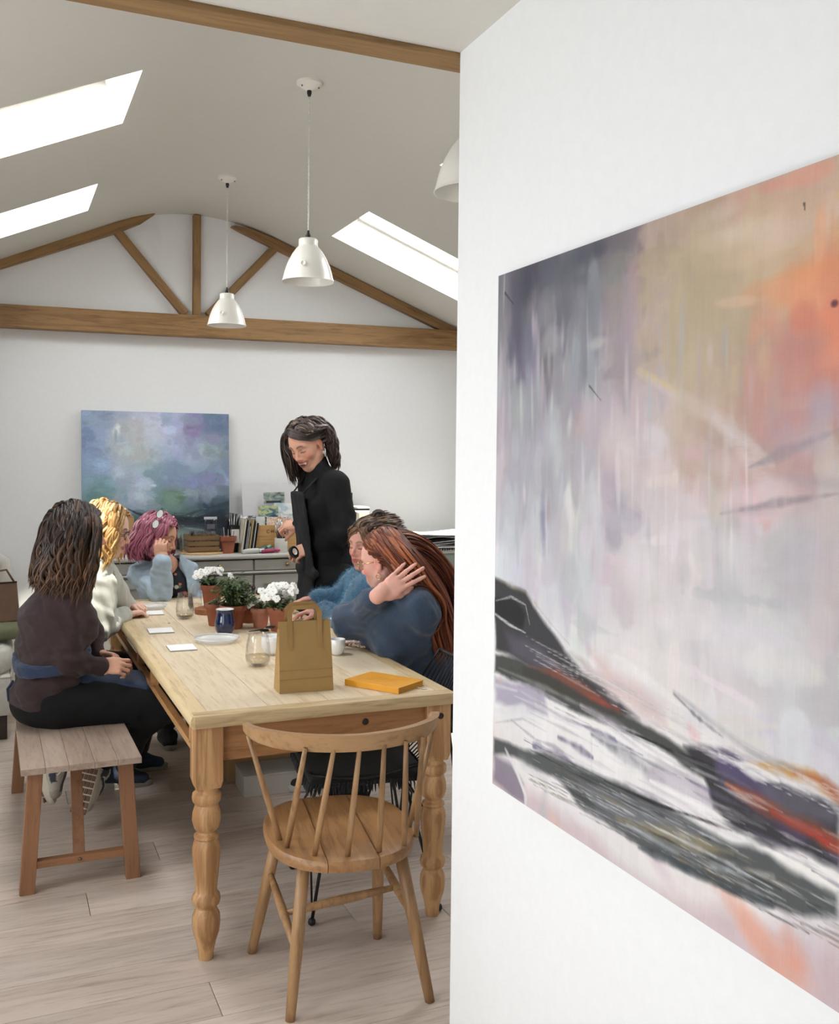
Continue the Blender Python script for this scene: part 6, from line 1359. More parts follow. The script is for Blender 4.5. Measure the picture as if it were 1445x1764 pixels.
hand(s, J['wrL'], cdir(-.92, -.25, -.1), cdir(-.2, -.6, .8), -1, (.55, .6, .65, .75), 1.0, (.35, .5)); hand(s, J['wrR'], cdir(-.9, .05, .0), cdir(.1, -.75, .5), 1, (1.05, 1.0, 1.1, 1.1), 1.0, (.3, .9))
body_mesh('body', s, R4, hc, M, sc, (226, 174, 148), smile=1, lips=(156, 76, 70), brow=(52, 38, 32))
BT = cloth('black_top', (13, 14, 16), .95, 420, .3, .1, 0); AP = cloth('dark_navy_apron', (18, 20, 27), .9, 260, .2, .08, 0)
s = gar(J, 0); torso(s, J, .016, 1.0); arms(s, J, .020, end=.94, ge=.018); s.cap(J['nk']-A3(0, 0, .03), J['nk']+A3(-.01, 0, .045), .058, .060, .02); garment('black_top', s, BT, R4, .010, 20, 14, 1, dirs=[(J['elL'], .12, (1, 0, .6), 100, .005)])
s = gar(J, 0); s.cap(J['pel'], J['pel']+A3(0, 0, .05), .115, .105, .04, J['hipL']-J['hipR'], 1.35); legs(s, J, .030, end=.93, ge=.05); s.cap(J['hipL'], J['knL'], .115, .10, .05); s.cap(J['hipR'], J['knR'], .115, .10, .05); garment('black_trousers', s, DK, R4, .005, 20, 15, 2)
fw = J['fwd']/np.linalg.norm(J['fwd']); lat = np.cross(A3(0, 0, 1), fw)
s = gar(J, 0, .006); p1, p2 = J['che']+fw*.150+A3(0, 0, .055), J['pel']+fw*.135+A3(0, 0, .0); s.cap(p1, p2, .014, .016, .02, lat, 10.0); s.cap(p2, mid(J['knL'], J['knR'])+fw*.15, .016, .018, .03, lat, 11.0); s.cap(J['pel']+A3(0, 0, .06), J['pel']+A3(0, 0, .13), .122, .114, .02, lat, 1.35); garment('apron', s, AP, R4, .004, 24, 16, 1)
b = MB(); o4 = np.array(R4.location)
for a in (-1, 1): b.tube([p1+lat*a*.10-o4, mid(J['nk'], J['sh'+('L' if a > 0 else 'R')], .55)+A3(0, 0, .058)+fw*.02-o4, J['nk']-fw*.08+lat*a*.05+A3(0, 0, .02)-o4, J['che']-fw*.13-o4], .012, 8, flat=.35)
b.build('apron_straps', AP, R4, True)
bp4 = body_push([(J['shR'], J['shL'], .068, .068), (J['che'], J['nk'], .11, .075)], .006)
def front4(p):
    p = guard(p)
    if p[1] > .02 and p[2] < .040 and p[0] > -.035: p = np.array([-.040, max(p[1], .07), p[2]])
    if p[0] > .030 and abs(p[1]) < .078 and p[2] < .062: p = np.array([p[0]*.6+.01 if p[0] < .07 else .05, math.copysign(.088, p[1]), p[2]])
    return p
locks('hair', HM, R4, hc, M, sc, 560, .33, 31, .015, wave=(.017, 40), cols=((44, 34, 31), (78, 62, 55), (128, 110, 98)), tipcol=(62, 48, 42), body=bp4, rad=(.0075, .0032), steps=20, grav=cdir(.04, -1, 0), gather=(at(542, 820, 5.14), .38), capc=(34, 27, 25), off=1.12, pull=lambda d, sgn: (-.15 if d[0] > 0 else -.6, sgn*1.0, .1), front=front4, tuck=0, len_fn=lambda d: .31-.03*(d[2] < .3))
rg = random.Random(17); b = MB()
for k in range(110):
    j = lambda s_=.004: rg.uniform(-s_, s_); u = rg.random()
    P_ = [(.062-.02*u+j(), -.040+j(), .102+.012*u), (.085-.028*u, .000+j(), .082+.032*u), (.078-.022*u, .038+j(), .062+.040*u), (.040+j(), .078-.006*u, .034+.046*u), (-.010+j(), .090, .020+.04*u), (-.045+j(), .088, .004+.03*u)]
    b.tube([tuple(hc+M@(A3(*q_)*sc)-o4) for q_ in P_], [.003, .0045, .0050, .0050, .004, .002], 5, flat=.5)
b.build('swept_fringe', plain('dark_brown_fringe', (66, 52, 46), .45, .3, 160, .5), R4, True)
for a, dl in ((1, 0),):
    b = MB(); p = hc+M@(A3(-.000, .086, -.040)*sc)-o4; b.ball(tuple(p-A3(0, 0, .012)), (.006, .006, .009), 10, 8); b.tube([p, p-A3(0, 0, .006)], .0012, 6); b.build('earring', plain('pearl_silver', (190, 194, 198), .2, metal=.4), R4, True)
foot_shoe('shoe', R4, J['anL'], J['anL']+fw*.2, A3(0, 0, 1), dict(upper=(30, 30, 32), sole=(60, 60, 60)), logo=False); foot_shoe('shoe', R4, J['anR'], J['anR']+fw*.2, A3(0, 0, 1), dict(upper=(30, 30, 32), sole=(60, 60, 60)), logo=False)
# ring of black tape in her left hand and a brush in her right
t = thing('tape_roll', tuple(at(506, 951, 4.98)), 'small roll of black tape held in the hand of the standing woman', 'tape'); b = MB(); b.lathe([(.017, -.008), (.030, -.008), (.030, .008), (.017, .008), (.017, -.008)], (0, 0, 0), 32); o = b.build('roll', BLACK, t, ang=40); b = MB(); b.lathe([(.0155, -.0082), (.0175, -.0082), (.0175, .0082), (.0155, .0082), (.0155, -.0082)], (0, 0, 0), 28); o2 = b.build('core', plain('white_card_core', (230, 228, 222), .7), t, ang=40)
t.rotation_euler = (R(70), R(10), R(30))
# ---- 5: blue fluffy jumper -----------------------------------------------
R5 = person((1.70, 4.44, .46), 'woman in fluffy teal jumper with bun, behind the red-haired woman')
hc = at(634, 939, 4.62); J = dict(fwd=A3(-1, -.1, 0), pel=A3(1.74, 4.46, .56), che=at(640, 1050, 4.66), nk=at(645, 1004, 4.66), shL=at(632, 1018, 4.50), shR=at(622, 1004, 4.86), hipL=A3(1.70, 4.36, .55), hipR=A3(1.70, 4.55, .55),
  elL=at(596, 1075, 4.50), wrL=at(556, 1052, 4.62), elR=at(575, 1040, 4.86), wrR=at(548, 1030, 4.80), knL=A3(1.28, 4.30, .50), knR=A3(1.28, 4.52, .50), anL=A3(1.36, 4.28, .10), anR=A3(1.36, 4.50, .10))
M = frame(cdir(-.64, -.10, -.72), cdir(-.02, 1, -.1)); sc = 1.0
s = full_body(J, hc, M, sc); hand(s, J['wrL'], cdir(-1, -.05, .1), cdir(0, -1, 0), 1, (.4, .4, .4, .4), .93); hand(s, J['wrR'], cdir(-1, -.1, 0), cdir(0, -1, 0), -1, (.4, .4, .4, .4), .93)
body_mesh('body', s, R5, hc, M, sc, (212, 158, 142), brow=(96, 70, 52), flush=.6)
FZ = cloth('teal_mohair', (62, 108, 140), .95, 300, .9, .22, .6)
s = gar(J, 0); torso(s, J, .028, 1.0); arms(s, J, .030, end=.93, ge=.024); s.cap(J['nk']-A3(0, 0, .02), J['nk']+A3(-.01, 0, .035), .060, .062, .02); garment('jumper', s, FZ, R5, .007, 24, 17, 2, dirs=[(J['elL'], .13, (1, 0, .6), 90, .006)])
# mohair fuzz as short fibres
def fuzz(parent, src, n, L, seed, c1, c2):
    me = src.data; nv_ = len(me.vertices); co = np.zeros(nv_*3, np.float32); me.vertices.foreach_get('co', co); co = co.reshape(-1, 3); no = np.zeros(nv_*3, np.float32); me.vertices.foreach_get('normal', no); no = no.reshape(-1, 3); rs_ = np.random.RandomState(seed); I = rs_.randint(0, nv_, n)
    p0 = co[I]; d = no[I]+rs_.randn(n, 3)*.7; d /= np.linalg.norm(d, axis=1, keepdims=True); d2 = d+rs_.randn(n, 3)*.8; d2 /= np.linalg.norm(d2, axis=1, keepdims=True); l = L*rs_.uniform(.5, 1.3, (n, 1)); p1 = p0+d*l*.5; p2 = p1+d2*l*.6; sd = np.cross(d, rs_.randn(n, 3)); sd /= np.linalg.norm(sd, axis=1, keepdims=True); w_ = .0006
    vs = np.stack([p0-sd*w_, p0+sd*w_, p1+sd*w_*.8, p1-sd*w_*.8, p2], 1).reshape(-1, 3)+np.array(src.location); k = np.arange(n)[:, None]*5; F4 = np.concatenate([k+np.array([0, 1, 2, 3])], 1); F3 = k+np.array([3, 2, 4]); me2 = bpy.data.meshes.new('fuzz'); me2.from_pydata(vs.tolist(), [], F4.tolist()+F3.tolist()); me2.update(); o = link('fuzz', me2, plain('mohair_fibre', c1, .9, 0, 30, .3), parent); tag(o, kind='stuff'); return o
fz = [c for c in R5.children if c.name.startswith('jumper')][0]
fuzz(R5, fz, 22000, .022, 5, (108, 156, 184), None)
s = gar(J, 0); s.cap(J['pel'], J['pel']+A3(0, 0, .03), .11, .10, .04, A3(0, 1, 0), 1.45); legs(s, J, .018, end=.95, ge=.018); garment('jeans', s, cloth('blue_jeans', (62, 84, 120), .85, 300, .3, .15), R5, .003, 26, 8)
for a in 'LR': foot_shoe('shoe', R5, J['an'+a], J['an'+a]+A3(-.2, 0, 0), A3(0, 0, 1), dict(upper=(40, 40, 44), sole=(190, 190, 186)), logo=False)
UPB = A3(-.055, 0, .098)*sc
def pull5(d, sgn): return (-1.0, -.5*np.sign(d[1]+1e-6), .5)
locks('hair', HM, R5, hc, M, sc, 420, .15, 41, 0, wave=(.004, 40), cols=((54, 40, 34), (88, 66, 50), (132, 104, 76)), rad=(.0075, .004), steps=12, grav=cdir(.9, .05, .2), capc=(54, 40, 34), off=1.07, pull=pull5, len_fn=lambda d: .10, flat=.5, front=guard)
o5 = np.array(R5.location); rg = random.Random(8); b = MB(); bc = at(652, 889, 4.62)-o5
for k in range(26):
    a0 = rg.random()*6.28; tl_ = rg.uniform(-1, 1); pts = [tuple(bc+(CR*math.cos(a0+t*.55)+CU*math.sin(a0+t*.55)*.9)*.030*math.sqrt(1-.6*tl_*tl_)+CF*tl_*.028) for t in range(9)]; b.tube(pts, [.003, .006, .007, .007, .007, .007, .006, .005, .003], 6)
b.ball(tuple(bc), .030, 12, 8); b.build('hair_bun', plain('dark_brown_hair_bun', (58, 42, 34), .5, .3, 160, .35), R5, True)
b = MB()
for k in range(70):   # loose fringe and wisps
    a = rg.uniform(-.6, .8); p = hc+M@(A3(.072+rg.uniform(-.012, .01), .055*a+.01, .085+rg.uniform(-.014, .016))*sc)-o5; sg = 1 if a > .1 else -1; e = hc+M@(A3((.070 if sg > 0 else .050)+rg.uniform(-.02, .008), .083*sg*rg.uniform(.85, 1.02), rg.uniform(-.01, .045))*sc)-o5; m_ = (p+e)/2+M@A3(.014, 0, .010); b.tube([tuple(p), tuple(m_), tuple(e)], [.0035, .0035, .001], 5)
b.build('fringe', plain('light_brown_fringe', (112, 82, 58), .5, .2, 160, .35), R5, True)
b = MB()
for k in range(46):
    p = hc+M@(A3(-.06, rg.uniform(-.05, .05), .085)*sc)-o5; e = p+CR*rg.uniform(.05, .115)+CU*rg.uniform(-.055, .03)+CF*rg.uniform(-.03, .03); m_ = (p+e)/2+CU*.018; b.tube([tuple(p), tuple(m_), tuple(e)], [.004, .0032, .0008], 5)
b.build('loose_ends', plain('dark_brown_hair_bun', (58, 42, 34), .5), R5, True)
b = MB(); q = hc+M@(A3(-.045, 0, .112)*sc)-o5; b.tube([tuple(q-CR*.045+CU*.012), tuple(q+CU*.014), tuple(q+CR*.045-CU*.012)], .0055, 8, flat=.6); b.build('hair_clip', plain('ivory_hair_clip', (224, 208, 184), .4, 0, 80, .3), R5, True)
# ---- 6: red hair, denim ---------------------------------------------------
R6 = person((1.64, 3.72, .46), 'woman with long straight red hair in denim blouse, hand at her ear')
hc = at(664, 966, 3.92); J = dict(fwd=A3(-1, .25, 0), pel=A3(1.70, 3.76, .56), che=at(696, 1086, 3.90), nk=at(700, 1038, 3.90), shL=at(722, 1054, 3.74), shR=at(682, 1050, 4.12), hipL=A3(1.66, 3.66, .55), hipR=A3(1.66, 3.86, .55),
  elL=at(607, 1071, 3.93), wrL=at(655, 1023, 3.69), elR=at(652, 1082, 4.2), wrR=at(625, 1086, 4.22), knL=A3(1.24, 3.70, .50), knR=A3(1.24, 3.90, .50), anL=A3(1.34, 3.70, .10), anR=A3(1.34, 3.92, .10))
M = frame(cdir(-.86, -.20, .42), cdir(-.28, 1, .06)); sc = 1.03
s = full_body(J, hc, M, sc, full=.8)
hand(s, J['wrL'], cdir(.80, .55, .05), cdir(.12, -.05, 1), -1, (.16, .18, .24, .34), 1.08, (.35, .3), .11)
hand(s, J['wrR'], cdir(-1, -.1, 0), cdir(0, -1, 0), -1, (.4, .4, .4, .4), .93)
body_mesh('body', s, R6, hc, M, sc, (232, 178, 162), flush=.7, lips=(196, 104, 100))
DN = cloth('blue_denim', (52, 70, 94), .85, 700, .4, .16)
s = gar(J, 0); torso(s, J, .026, 1.1); s.cap(J['shL'], J['elL'], .078, .058, .04); s.cap(J['elL'], mid(J['elL'], J['wrL'], .78), .058, .052, .04); s.cap(mid(J['elL'], J['wrL'], .70), mid(J['elL'], J['wrL'], .93), .038, .036, .02)
s.cap(J['shR'], J['elR'], .07, .06, .04); s.cap(J['elR'], mid(J['elR'], J['wrR'], .85), .06, .045, .04); s.plane_cut(A3(0, 0, .46), A3(0, 0, -1))
s.cap(J['nk']+A3(-.05, .0, -.015), J['nk']+A3(-.10, 0, .2), .062, .08, .015, sub=True)
garment('denim_blouse', s, DN, R6, .017, 21, 19, 1, dirs=[(mid(J['elL'], J['wrL'], .62), .06, np.cross(J['wrL']-J['elL'], CF), 260, .004), (J['elL'], .13, (.3, 0, 1), 75, .008), (J['shL'], .10, (.3, 0, 1), 85, .006), (J['che'], .2, (1, 0, .3), 45, .006)])
s = gar(J, 0); torso(s, J, .014, 1.0); s.plane_cut(J['che']-A3(0, 0, .12), A3(0, 0, -1)); s.cap(J['nk'], J['nk']+A3(-.02, 0, .03), .056, .054, .01); garment('black_top', s, cloth('black_vest', (24, 24, 26)), R6, .001)
s = gar(J, 0); s.cap(J['pel'], J['pel']+A3(0, 0, .03), .11, .10, .04, A3(0, 1, 0), 1.5); legs(s, J, .018, end=.95, ge=.018); garment('black_trousers', s, DK, R6, .003, 26, 8)
for a in 'LR': foot_shoe('shoe', R6, J['an'+a], J['an'+a]+A3(-.2, 0, 0), A3(0, 0, 1), dict(upper=(40, 40, 44), sole=(60, 60, 60)), logo=False)
bp6 = body_push([(J['shR'], J['shL'], .088, .092), (J['shL'], J['elL'], .094, .08), (J['che'], J['nk'], .125, .085), (J['pel'], J['che'], .15, .15)], .010)
def front6(p):
    # swept back behind the ear: keep the cheek and ear clear
    if p[2] < .018 and p[0] > -.03: p = np.array([-.035, p[1], p[2]])
    return p
locks('hair', HM, R6, hc, M, sc, 900, .60, 51, 0, wave=(.002, 30), cols=((80, 36, 22), (122, 58, 31), (158, 88, 50)), tipcol=(116, 60, 36), body=bp6, rad=(.0064, .0032), steps=26, grav=cdir(.42, -1, 0), gather=(at(768, 1050, 3.95), .42), capc=(104, 48, 28), off=1.04, tuck=.5, front=front6, len_fn=lambda d: .50+.10*(d[2] > .5), jitter=.18, pull=lambda d, sgn: (-.5, sgn*.8, -.1))
glasses(R6, hc, M, sc, GOLD)
o6 = np.array(R6.location); b = MB(); p = hc+M@(A3(-.004, .088, -.052)*sc)-o6; b.tube([tuple(p+M@(A3(.011*math.cos(a), .002, .011*math.sin(a)))) for a in [i*2*math.pi/18 for i in range(18)]], .0014, 6, closed=True); b.build('earring', GOLD, R6, True)
# ---------------------------------------------------------------- cabinet, desk and the things on them
GREY = plain('sage_grey_paint', (176, 175, 166), .45, .08, 120, .03); GREY2 = plain('sage_grey_paint_highlight', (188, 186, 178), .4, .08, 120, .05)  # second grey is a paler copy, the moulding's highlight put into its colour
CZ = .930; CX0, CX1, CY0 = .60, 2.28, 5.86
cab = thing('sideboard', ((CX0+CX1)/2, (CY0+YB)/2, 0), 'long low grey painted sideboard with drawers and panelled doors against the back wall', 'sideboard')
cx, cy = cab.location.x, cab.location.y; Wc, Dc = CX1-CX0, YB-CY0-.012
b = MB(); b.box((0, .01, .03), (Wc-.06, Dc-.06, .06)); b.build('plinth', GREY, cab)
b = MB(); b.box((0, .012, .06+.415), (Wc, Dc-.02, .83), None, .002); b.build('body', GREY, cab)
b = MB(); b.box((0, -.004, CZ-.014), (Wc+.05, Dc+.02, .028), None, .010); b.build('top', GREY2, cab)
b = MB(); b.box((0, -Dc/2+.004, .818), (Wc+.012, .022, .012), None, .004); b.build('moulding', GREY2, cab)
n = 4; fwid = Wc/n
for i in range(n):
    x = -Wc/2+fwid*(i+.5)
    b = MB(); b.box((x, -Dc/2+.016, .862), (fwid-.012, .018, .064), None, .002); d_ = b.build('drawer', GREY, cab)
    b = MB(); b.ball((x, -Dc/2-.006, .862), (.013, .013, .013), 12, 8); b.build('knob', plain('brass_knob', (150, 126, 84), .35, metal=.8), d_, True)
    b = MB(); t_, h0, h1 = .055, .085, .800; w2_ = fwid-.014
    for c_, d__ in [((x, -Dc/2+.014, h0+t_/2), (w2_, .022, t_)), ((x, -Dc/2+.014, h1-t_/2), (w2_, .022, t_)), ((x-w2_/2+t_/2, -Dc/2+.014, (h0+h1)/2), (t_, .022, h1-h0-2*t_)), ((x+w2_/2-t_/2, -Dc/2+.014, (h0+h1)/2), (t_, .022, h1-h0-2*t_))]: b.box(c_, d__)
    b.box((x, -Dc/2+.020, (h0+h1)/2), (w2_-2*t_, .010, h1-h0-2*t_)); d_ = b.build('door', GREY, cab)
    b = MB(); b.ball((x+(w2_/2-.03)*(1 if i % 2 == 0 else -1), -Dc/2-.006, .50), .013, 12, 8); b.build('knob', plain('brass_knob', (150, 126, 84), .35), d_, True)
# cardboard carton beside the painting
t = thing('cardboard_box', (.640, 6.15, CZ), 'tan cardboard carton on the left end of the sideboard, behind the blonde woman', 'box'); b = MB(); b.box((0, 0, .112), (.225, .20, .224), None, .002); b.build('carton', KB, t)
for sd in (-1, 1): b = MB(); b.box((sd*.05, 0, .2262), (.122, .20, .0022), Matrix.Rotation(R(-sd*2), 3, 'Y')); b.build('flap', KB, t)
# slatted crate with jars
t = thing('slatted_crate', (1.150, 6.03, CZ+.012), 'dark wooden slatted crate holding small glass jars, in front of the blue canvas', 'crate')
SLT = wood('dark_crate_slat', (132, 104, 70), (108, 82, 54), (66, 48, 32), 'X', 1, .6, 0, .5)
for y in (-.08, .08):
    for k in range(3): b = MB(); b.box((0, y, .018+k*.034), (.190, .007, .028), None, .001); b.build('slat', SLT, t)
for x in (-.091, .091):
    for k in range(3): b = MB(); b.box((x, 0, .018+k*.034), (.007, .152, .028), None, .001); b.build('slat', SLT, t)
for x in (-.083, .083):
    for y in (-.072, .072): b = MB(); b.box((x, y, .052), (.012, .012, .104)); b.build('corner_post', SLT, t)
b = MB(); b.box((0, 0, .003), (.176, .15, .005)); b.build('base', SLT, t)
t = thing('round_board', (1.150, 6.02, CZ), 'thin round pale wooden board under the slatted crate', 'board'); b = MB(); b.lathe([(.0005, 0), (.135, 0), (.137, .004), (.135, .0108), (.0005, .0108)], (0, 0, 0), 40); b.build('disc', wood('pale_round_board', (206, 172, 122), (190, 152, 102), (140, 104, 66), 'X'), t, ang=40)
JC = 0
for k, (x, y) in enumerate([(1.085, 5.99), (1.125, 6.06), (1.165, 5.99), (1.205, 6.06), (1.10, 6.07), (1.215, 5.985)]):
    tumbler(x, y, .019, .118, 'small clear jar in the slatted crate, '+['front left', 'back centre', 'front centre', 'back right', 'back left', 'front right'][k], 'small jars in the slatted crate', 0, CZ+.019)
for k, (x, y, h) in enumerate([(1.005, 6.00, .10), (1.020, 6.10, .115)]):
    tumbler(x, y, .028, h, ['clear glass jar left of the slatted crate, behind the pink hair', 'taller clear glass jar left of the crate, nearer the wall'][k], 'jars beside the slatted crate', 0, CZ)
# clear labelled pouch in the crate
t = thing('clear_pouch', (1.230, 6.15, CZ), 'clear stand-up pouch with grey printed label behind the slatted crate', 'pouch'); b = MB(); b.box((0, 0, .10), (.078, .024, .20), None, .010); b.build('film', glassmat('clear_film', (.86, .88, .9), .1), t, True)
b = MB(); b.box((0, -.0135, .155), (.050, .001, .030)); b.box((0, -.0135, .095), (.056, .001, .055)); b.build('label', plain('grey_violet_label', (120, 116, 132), .5, 0, 60, .3), t); b = MB(); b.box((0, 0, .207), (.082, .004, .016), None, .001); b.build('seal', plain('milky_seal', (206, 208, 212), .3), t)
# terracotta pot with pens and a bag clip
t = thing('terracotta_pot', (1.300, 5.975, CZ), 'empty-looking terracotta pot holding tools, right of the slatted crate', 'pot'); r, h = .055, .104
b = MB(); b.lathe([(.0005, 0), (r*.66, 0), (r*.84, h*.72), (r*.98, h*.75), (r, h*.78), (r*1.03, h), (r*.94, h), (r*.85, h*.78), (r*.6, .01), (.0005, .01)], (0, 0, 0), 40); b.build('pot', TC, t, ang=45)
for k in range(5):
    u = thing('modelling_tool', (1.300, 5.975, CZ+.012), 'thin dark tool handle sticking out of the terracotta pot', 'tool', 'tools in the terracotta pot'); b = MB(); a = k*1.3; b.tube([(.02*math.cos(a), .02*math.sin(a), 0), (.04*math.cos(a), .03*math.sin(a), .125+.008*k)], [.003, .002], 6); b.build('shaft', plain(['dark_wood_handle', 'steel_shaft'][k % 2], [(60, 44, 36), (150, 150, 150)][k % 2], .5), u, True)
t = thing('pencil_holder', (1.352, 6.06, CZ), 'black holder with a white label and scissors standing behind the terracotta pot', 'holder'); b = MB(); b.lathe([(.0005, 0), (.038, 0), (.040, .002), (.040, .165), (.037, .165), (.036, .01), (.0005, .01)], (0, 0, 0), 28); b.build('cup', BLACK, t, ang=40)
b = MB(); b.box((.004, -.0405, .10), (.055, .002, .085), None, .0008); b.build('label', plain('white_label', (232, 232, 228), .6), t)
for k in range(7):
    u = thing('brush', (1.352, 6.06, CZ+.012), 'dark brush or scissors handle in the black holder', 'brush', 'brushes in the black holder'); b = MB(); a = k*.9; b.tube([(.015*math.cos(a), .015*math.sin(a), 0), (.032*math.cos(a), .03*math.sin(a), .175), (.045*math.cos(a), .036*math.sin(a), .215+.008*(k % 3))], [.0035, .005, .009 if k % 2 else .003], 7); b.build('shaft', BLACK, u, True)
# leaning books
bk = [((214, 206, 190), .014, .212), ((70, 66, 64), .006, .205), ((170, 176, 172), .009, .200), ((236, 232, 222), .007, .165), ((178, 156, 110), .014, .208), ((92, 104, 96), .006, .202), ((206, 204, 200), .009, .195), ((40, 42, 46), .008, .185)]
x = 1.375
for k, (c, tk, h) in enumerate(bk):
    t = thing('book', (x+tk/2, 6.03, CZ), ['cream book at the left end of the leaning row', 'thin black-spined book second in the leaning row', 'pale grey-green book in the leaning row', 'short white book in the leaning row', 'thick ochre book in the leaning row', 'very thin green book in the leaning row', 'pale grey book near the wooden wine box', 'dark book touching the wooden wine box'][k], 'book', 'books leaning between pot and wine box'); t.rotation_euler = (0, R(7.5), 0); t.location.z = CZ+.5*tk*math.sin(R(7.5))
    m_ = plain('book_cover_%s' % '_'.join(['cream', 'ink', 'mist', 'snow', 'ochre', 'fern', 'pebble', 'coal'][k:k+1]), c, .6, 0, 60, .08)
    b = MB(); b.box((-tk/2+.001, 0, h/2), (.002, .17, h)); b.box((tk/2-.001, 0, h/2), (.002, .17, h)); b.box((0, -.084, h/2), (tk, .002, h)); b.build('cover', m_, t); b = MB(); b.box((0, .002, h/2), (tk-.0042, .164, h-.006)); b.build('pages', plain('book_pages', (232, 226, 212), .85, .4, 500, .1), t); x += tk+.0025
# wooden wine box with branded letters
WB = wood('pale_pine_wine_box', (206, 164, 108), (192, 148, 92), (134, 92, 54), 'X', .8, .55, .03, .35)
wb = thing('wine_box', (1.635, 6.07, CZ), 'pale wooden wine box with dark branded lettering, full of cards, behind the brush pot', 'box'); ww, wh, wd = .345, .168, .17
for y in (-wd/2, wd/2): b = MB(); b.box((0, y, wh/2), (ww, .009, wh), None, .001); b.build('side_board', WB, wb)
for x_ in (-ww/2+.0045, ww/2-.0045): b = MB(); b.box((x_, 0, wh/2), (.009, wd-.011, wh), None, .001); b.build('end_board', WB, wb)
b = MB(); b.box((0, 0, .004), (ww-.02, wd-.012, .007)); b.build('base_board', WB, wb)
def text(s_, size, loc, rot, mat, parent, name='lettering', ext=.0004, sx=1):
    cu = bpy.data.curves.new('txt', 'FONT'); cu.body = s_; cu.size = size; cu.extrude = ext; cu.align_x = 'LEFT'; o = bpy.data.objects.new('txt', cu); COL.objects.link(o); dg = bpy.context.evaluated_depsgraph_get(); dg.update(); me = bpy.data.meshes.new_from_object(o.evaluated_get(dg)); bpy.data.objects.remove(o, do_unlink=True); me.name = name; me.materials.clear(); me.materials.append(mat)
    o = bpy.data.objects.new(name, me); COL.objects.link(o); o.parent = parent; o.location = loc; o.rotation_euler = rot; o.scale = (sx, 1, 1); return o
INK = plain('burnt_brand', (74, 46, 26), .8)
text('C H A T E A U', .030, (-.090, -wd/2-.0052, .118), (R(90), 0, 0), INK, wb, sx=.95); text('R', .030, (.035, -wd/2-.0052, .060), (R(90), 0, 0), INK, wb)
b = MB(); b.lathe([(.0005, .0), (.014, 0), (.013, .0012), (.0005, .0012)], (0, 0, 0), 14); o = b.build('knot', plain('dark_wood_knot', (48, 28, 18), .5), wb, True); o.rotation_euler = (R(90), 0, 0); o.location = (.125, -wd/2-.0048, .085)
def printmat(name, cs, sc=30, seed=0):
    if name in MC: return MC[name]
    m, nt, b_ = newmat(name); mp = coords(nt, (sc, sc, sc*1.8)); vz = N(nt, 'ShaderNodeTexNoise', ins={'Scale': 1, 'Detail': 3, 'Distortion': 1.2}); mp.inputs['Location'].default_value = (seed, seed*2, 0); nt.links.new(mp.outputs[0], vz.inputs['Vector']); cr = N(nt, 'ShaderNodeValToRGB'); e = cr.color_ramp.elements; e[0].position = .32; e[0].color = s2l(cs[0]); e[1].position = .68; e[1].color = s2l(cs[-1])
    for i, c in enumerate(cs[1:-1]): q = e.new(.32+.36*(i+1)/(len(cs)-1)); q.color = s2l(c)
    nt.links.new(vz.outputs[0], cr.inputs[0]); nt.links.new(cr.outputs[0], b_.inputs['Base Color']); b_.inputs['Roughness'].default_value = .5; MC[name] = m; return m
SEA = printmat('print_grey_seascape', [(60, 72, 80), (120, 134, 132), (150, 158, 140), (196, 202, 196)], 14, 1)
items = [('art_card', -.14, .02, .050, .215, .003, printmat('print_night', [(40, 50, 74), (90, 96, 120), (210, 206, 196)], 25, 2), 'dark blue card at the left of the wine box'),
 ('art_card', -.10, .035, .085, .205, .003, printmat('print_white_note', [(236, 236, 232), (226, 228, 226)], 25, 3), 'white card in the wine box'),
 ('art_card', -.035, .045, .13, .275, .003, printmat('print_yellow_teal', [(214, 200, 110), (170, 186, 150), (70, 110, 126), (40, 70, 90)], 16, 4), 'yellow and teal card standing tall in the wine box'),
 ('art_card', .070, .055, .15, .290, .003, printmat('print_sky_blue', [(120, 168, 196), (186, 206, 214), (232, 234, 232), (240, 240, 236)], 9, 5), 'pale blue and white card standing tall in the wine box'),
 ('art_card', .010, -.010, .150, .205, .004, printmat('print_floral', [(196, 92, 70), (232, 206, 150), (238, 236, 226), (196, 120, 140), (92, 130, 112)], 60, 6), 'bright floral patterned card at the front of the wine box'),
 ('art_card', .110, .000, .075, .200, .004, printmat('print_floral_pale', [(214, 150, 140), (238, 236, 228), (206, 214, 196), (226, 190, 120)], 60, 7), 'paler floral patterned card at the front of the wine box')]
for nm, dx, dy, w_, h_, tk, m_, lab in items:
    t = thing(nm, (1.635+dx, 6.07+dy, CZ+.0085), lab, 'card', 'cards and prints in the wine box'); t.rotation_euler = (R(-4), R(dx*22), 0); b = MB(); b.box((0, 0, h_/2), (w_, tk, h_), None, .0006); b.build('sheet', m_, t)
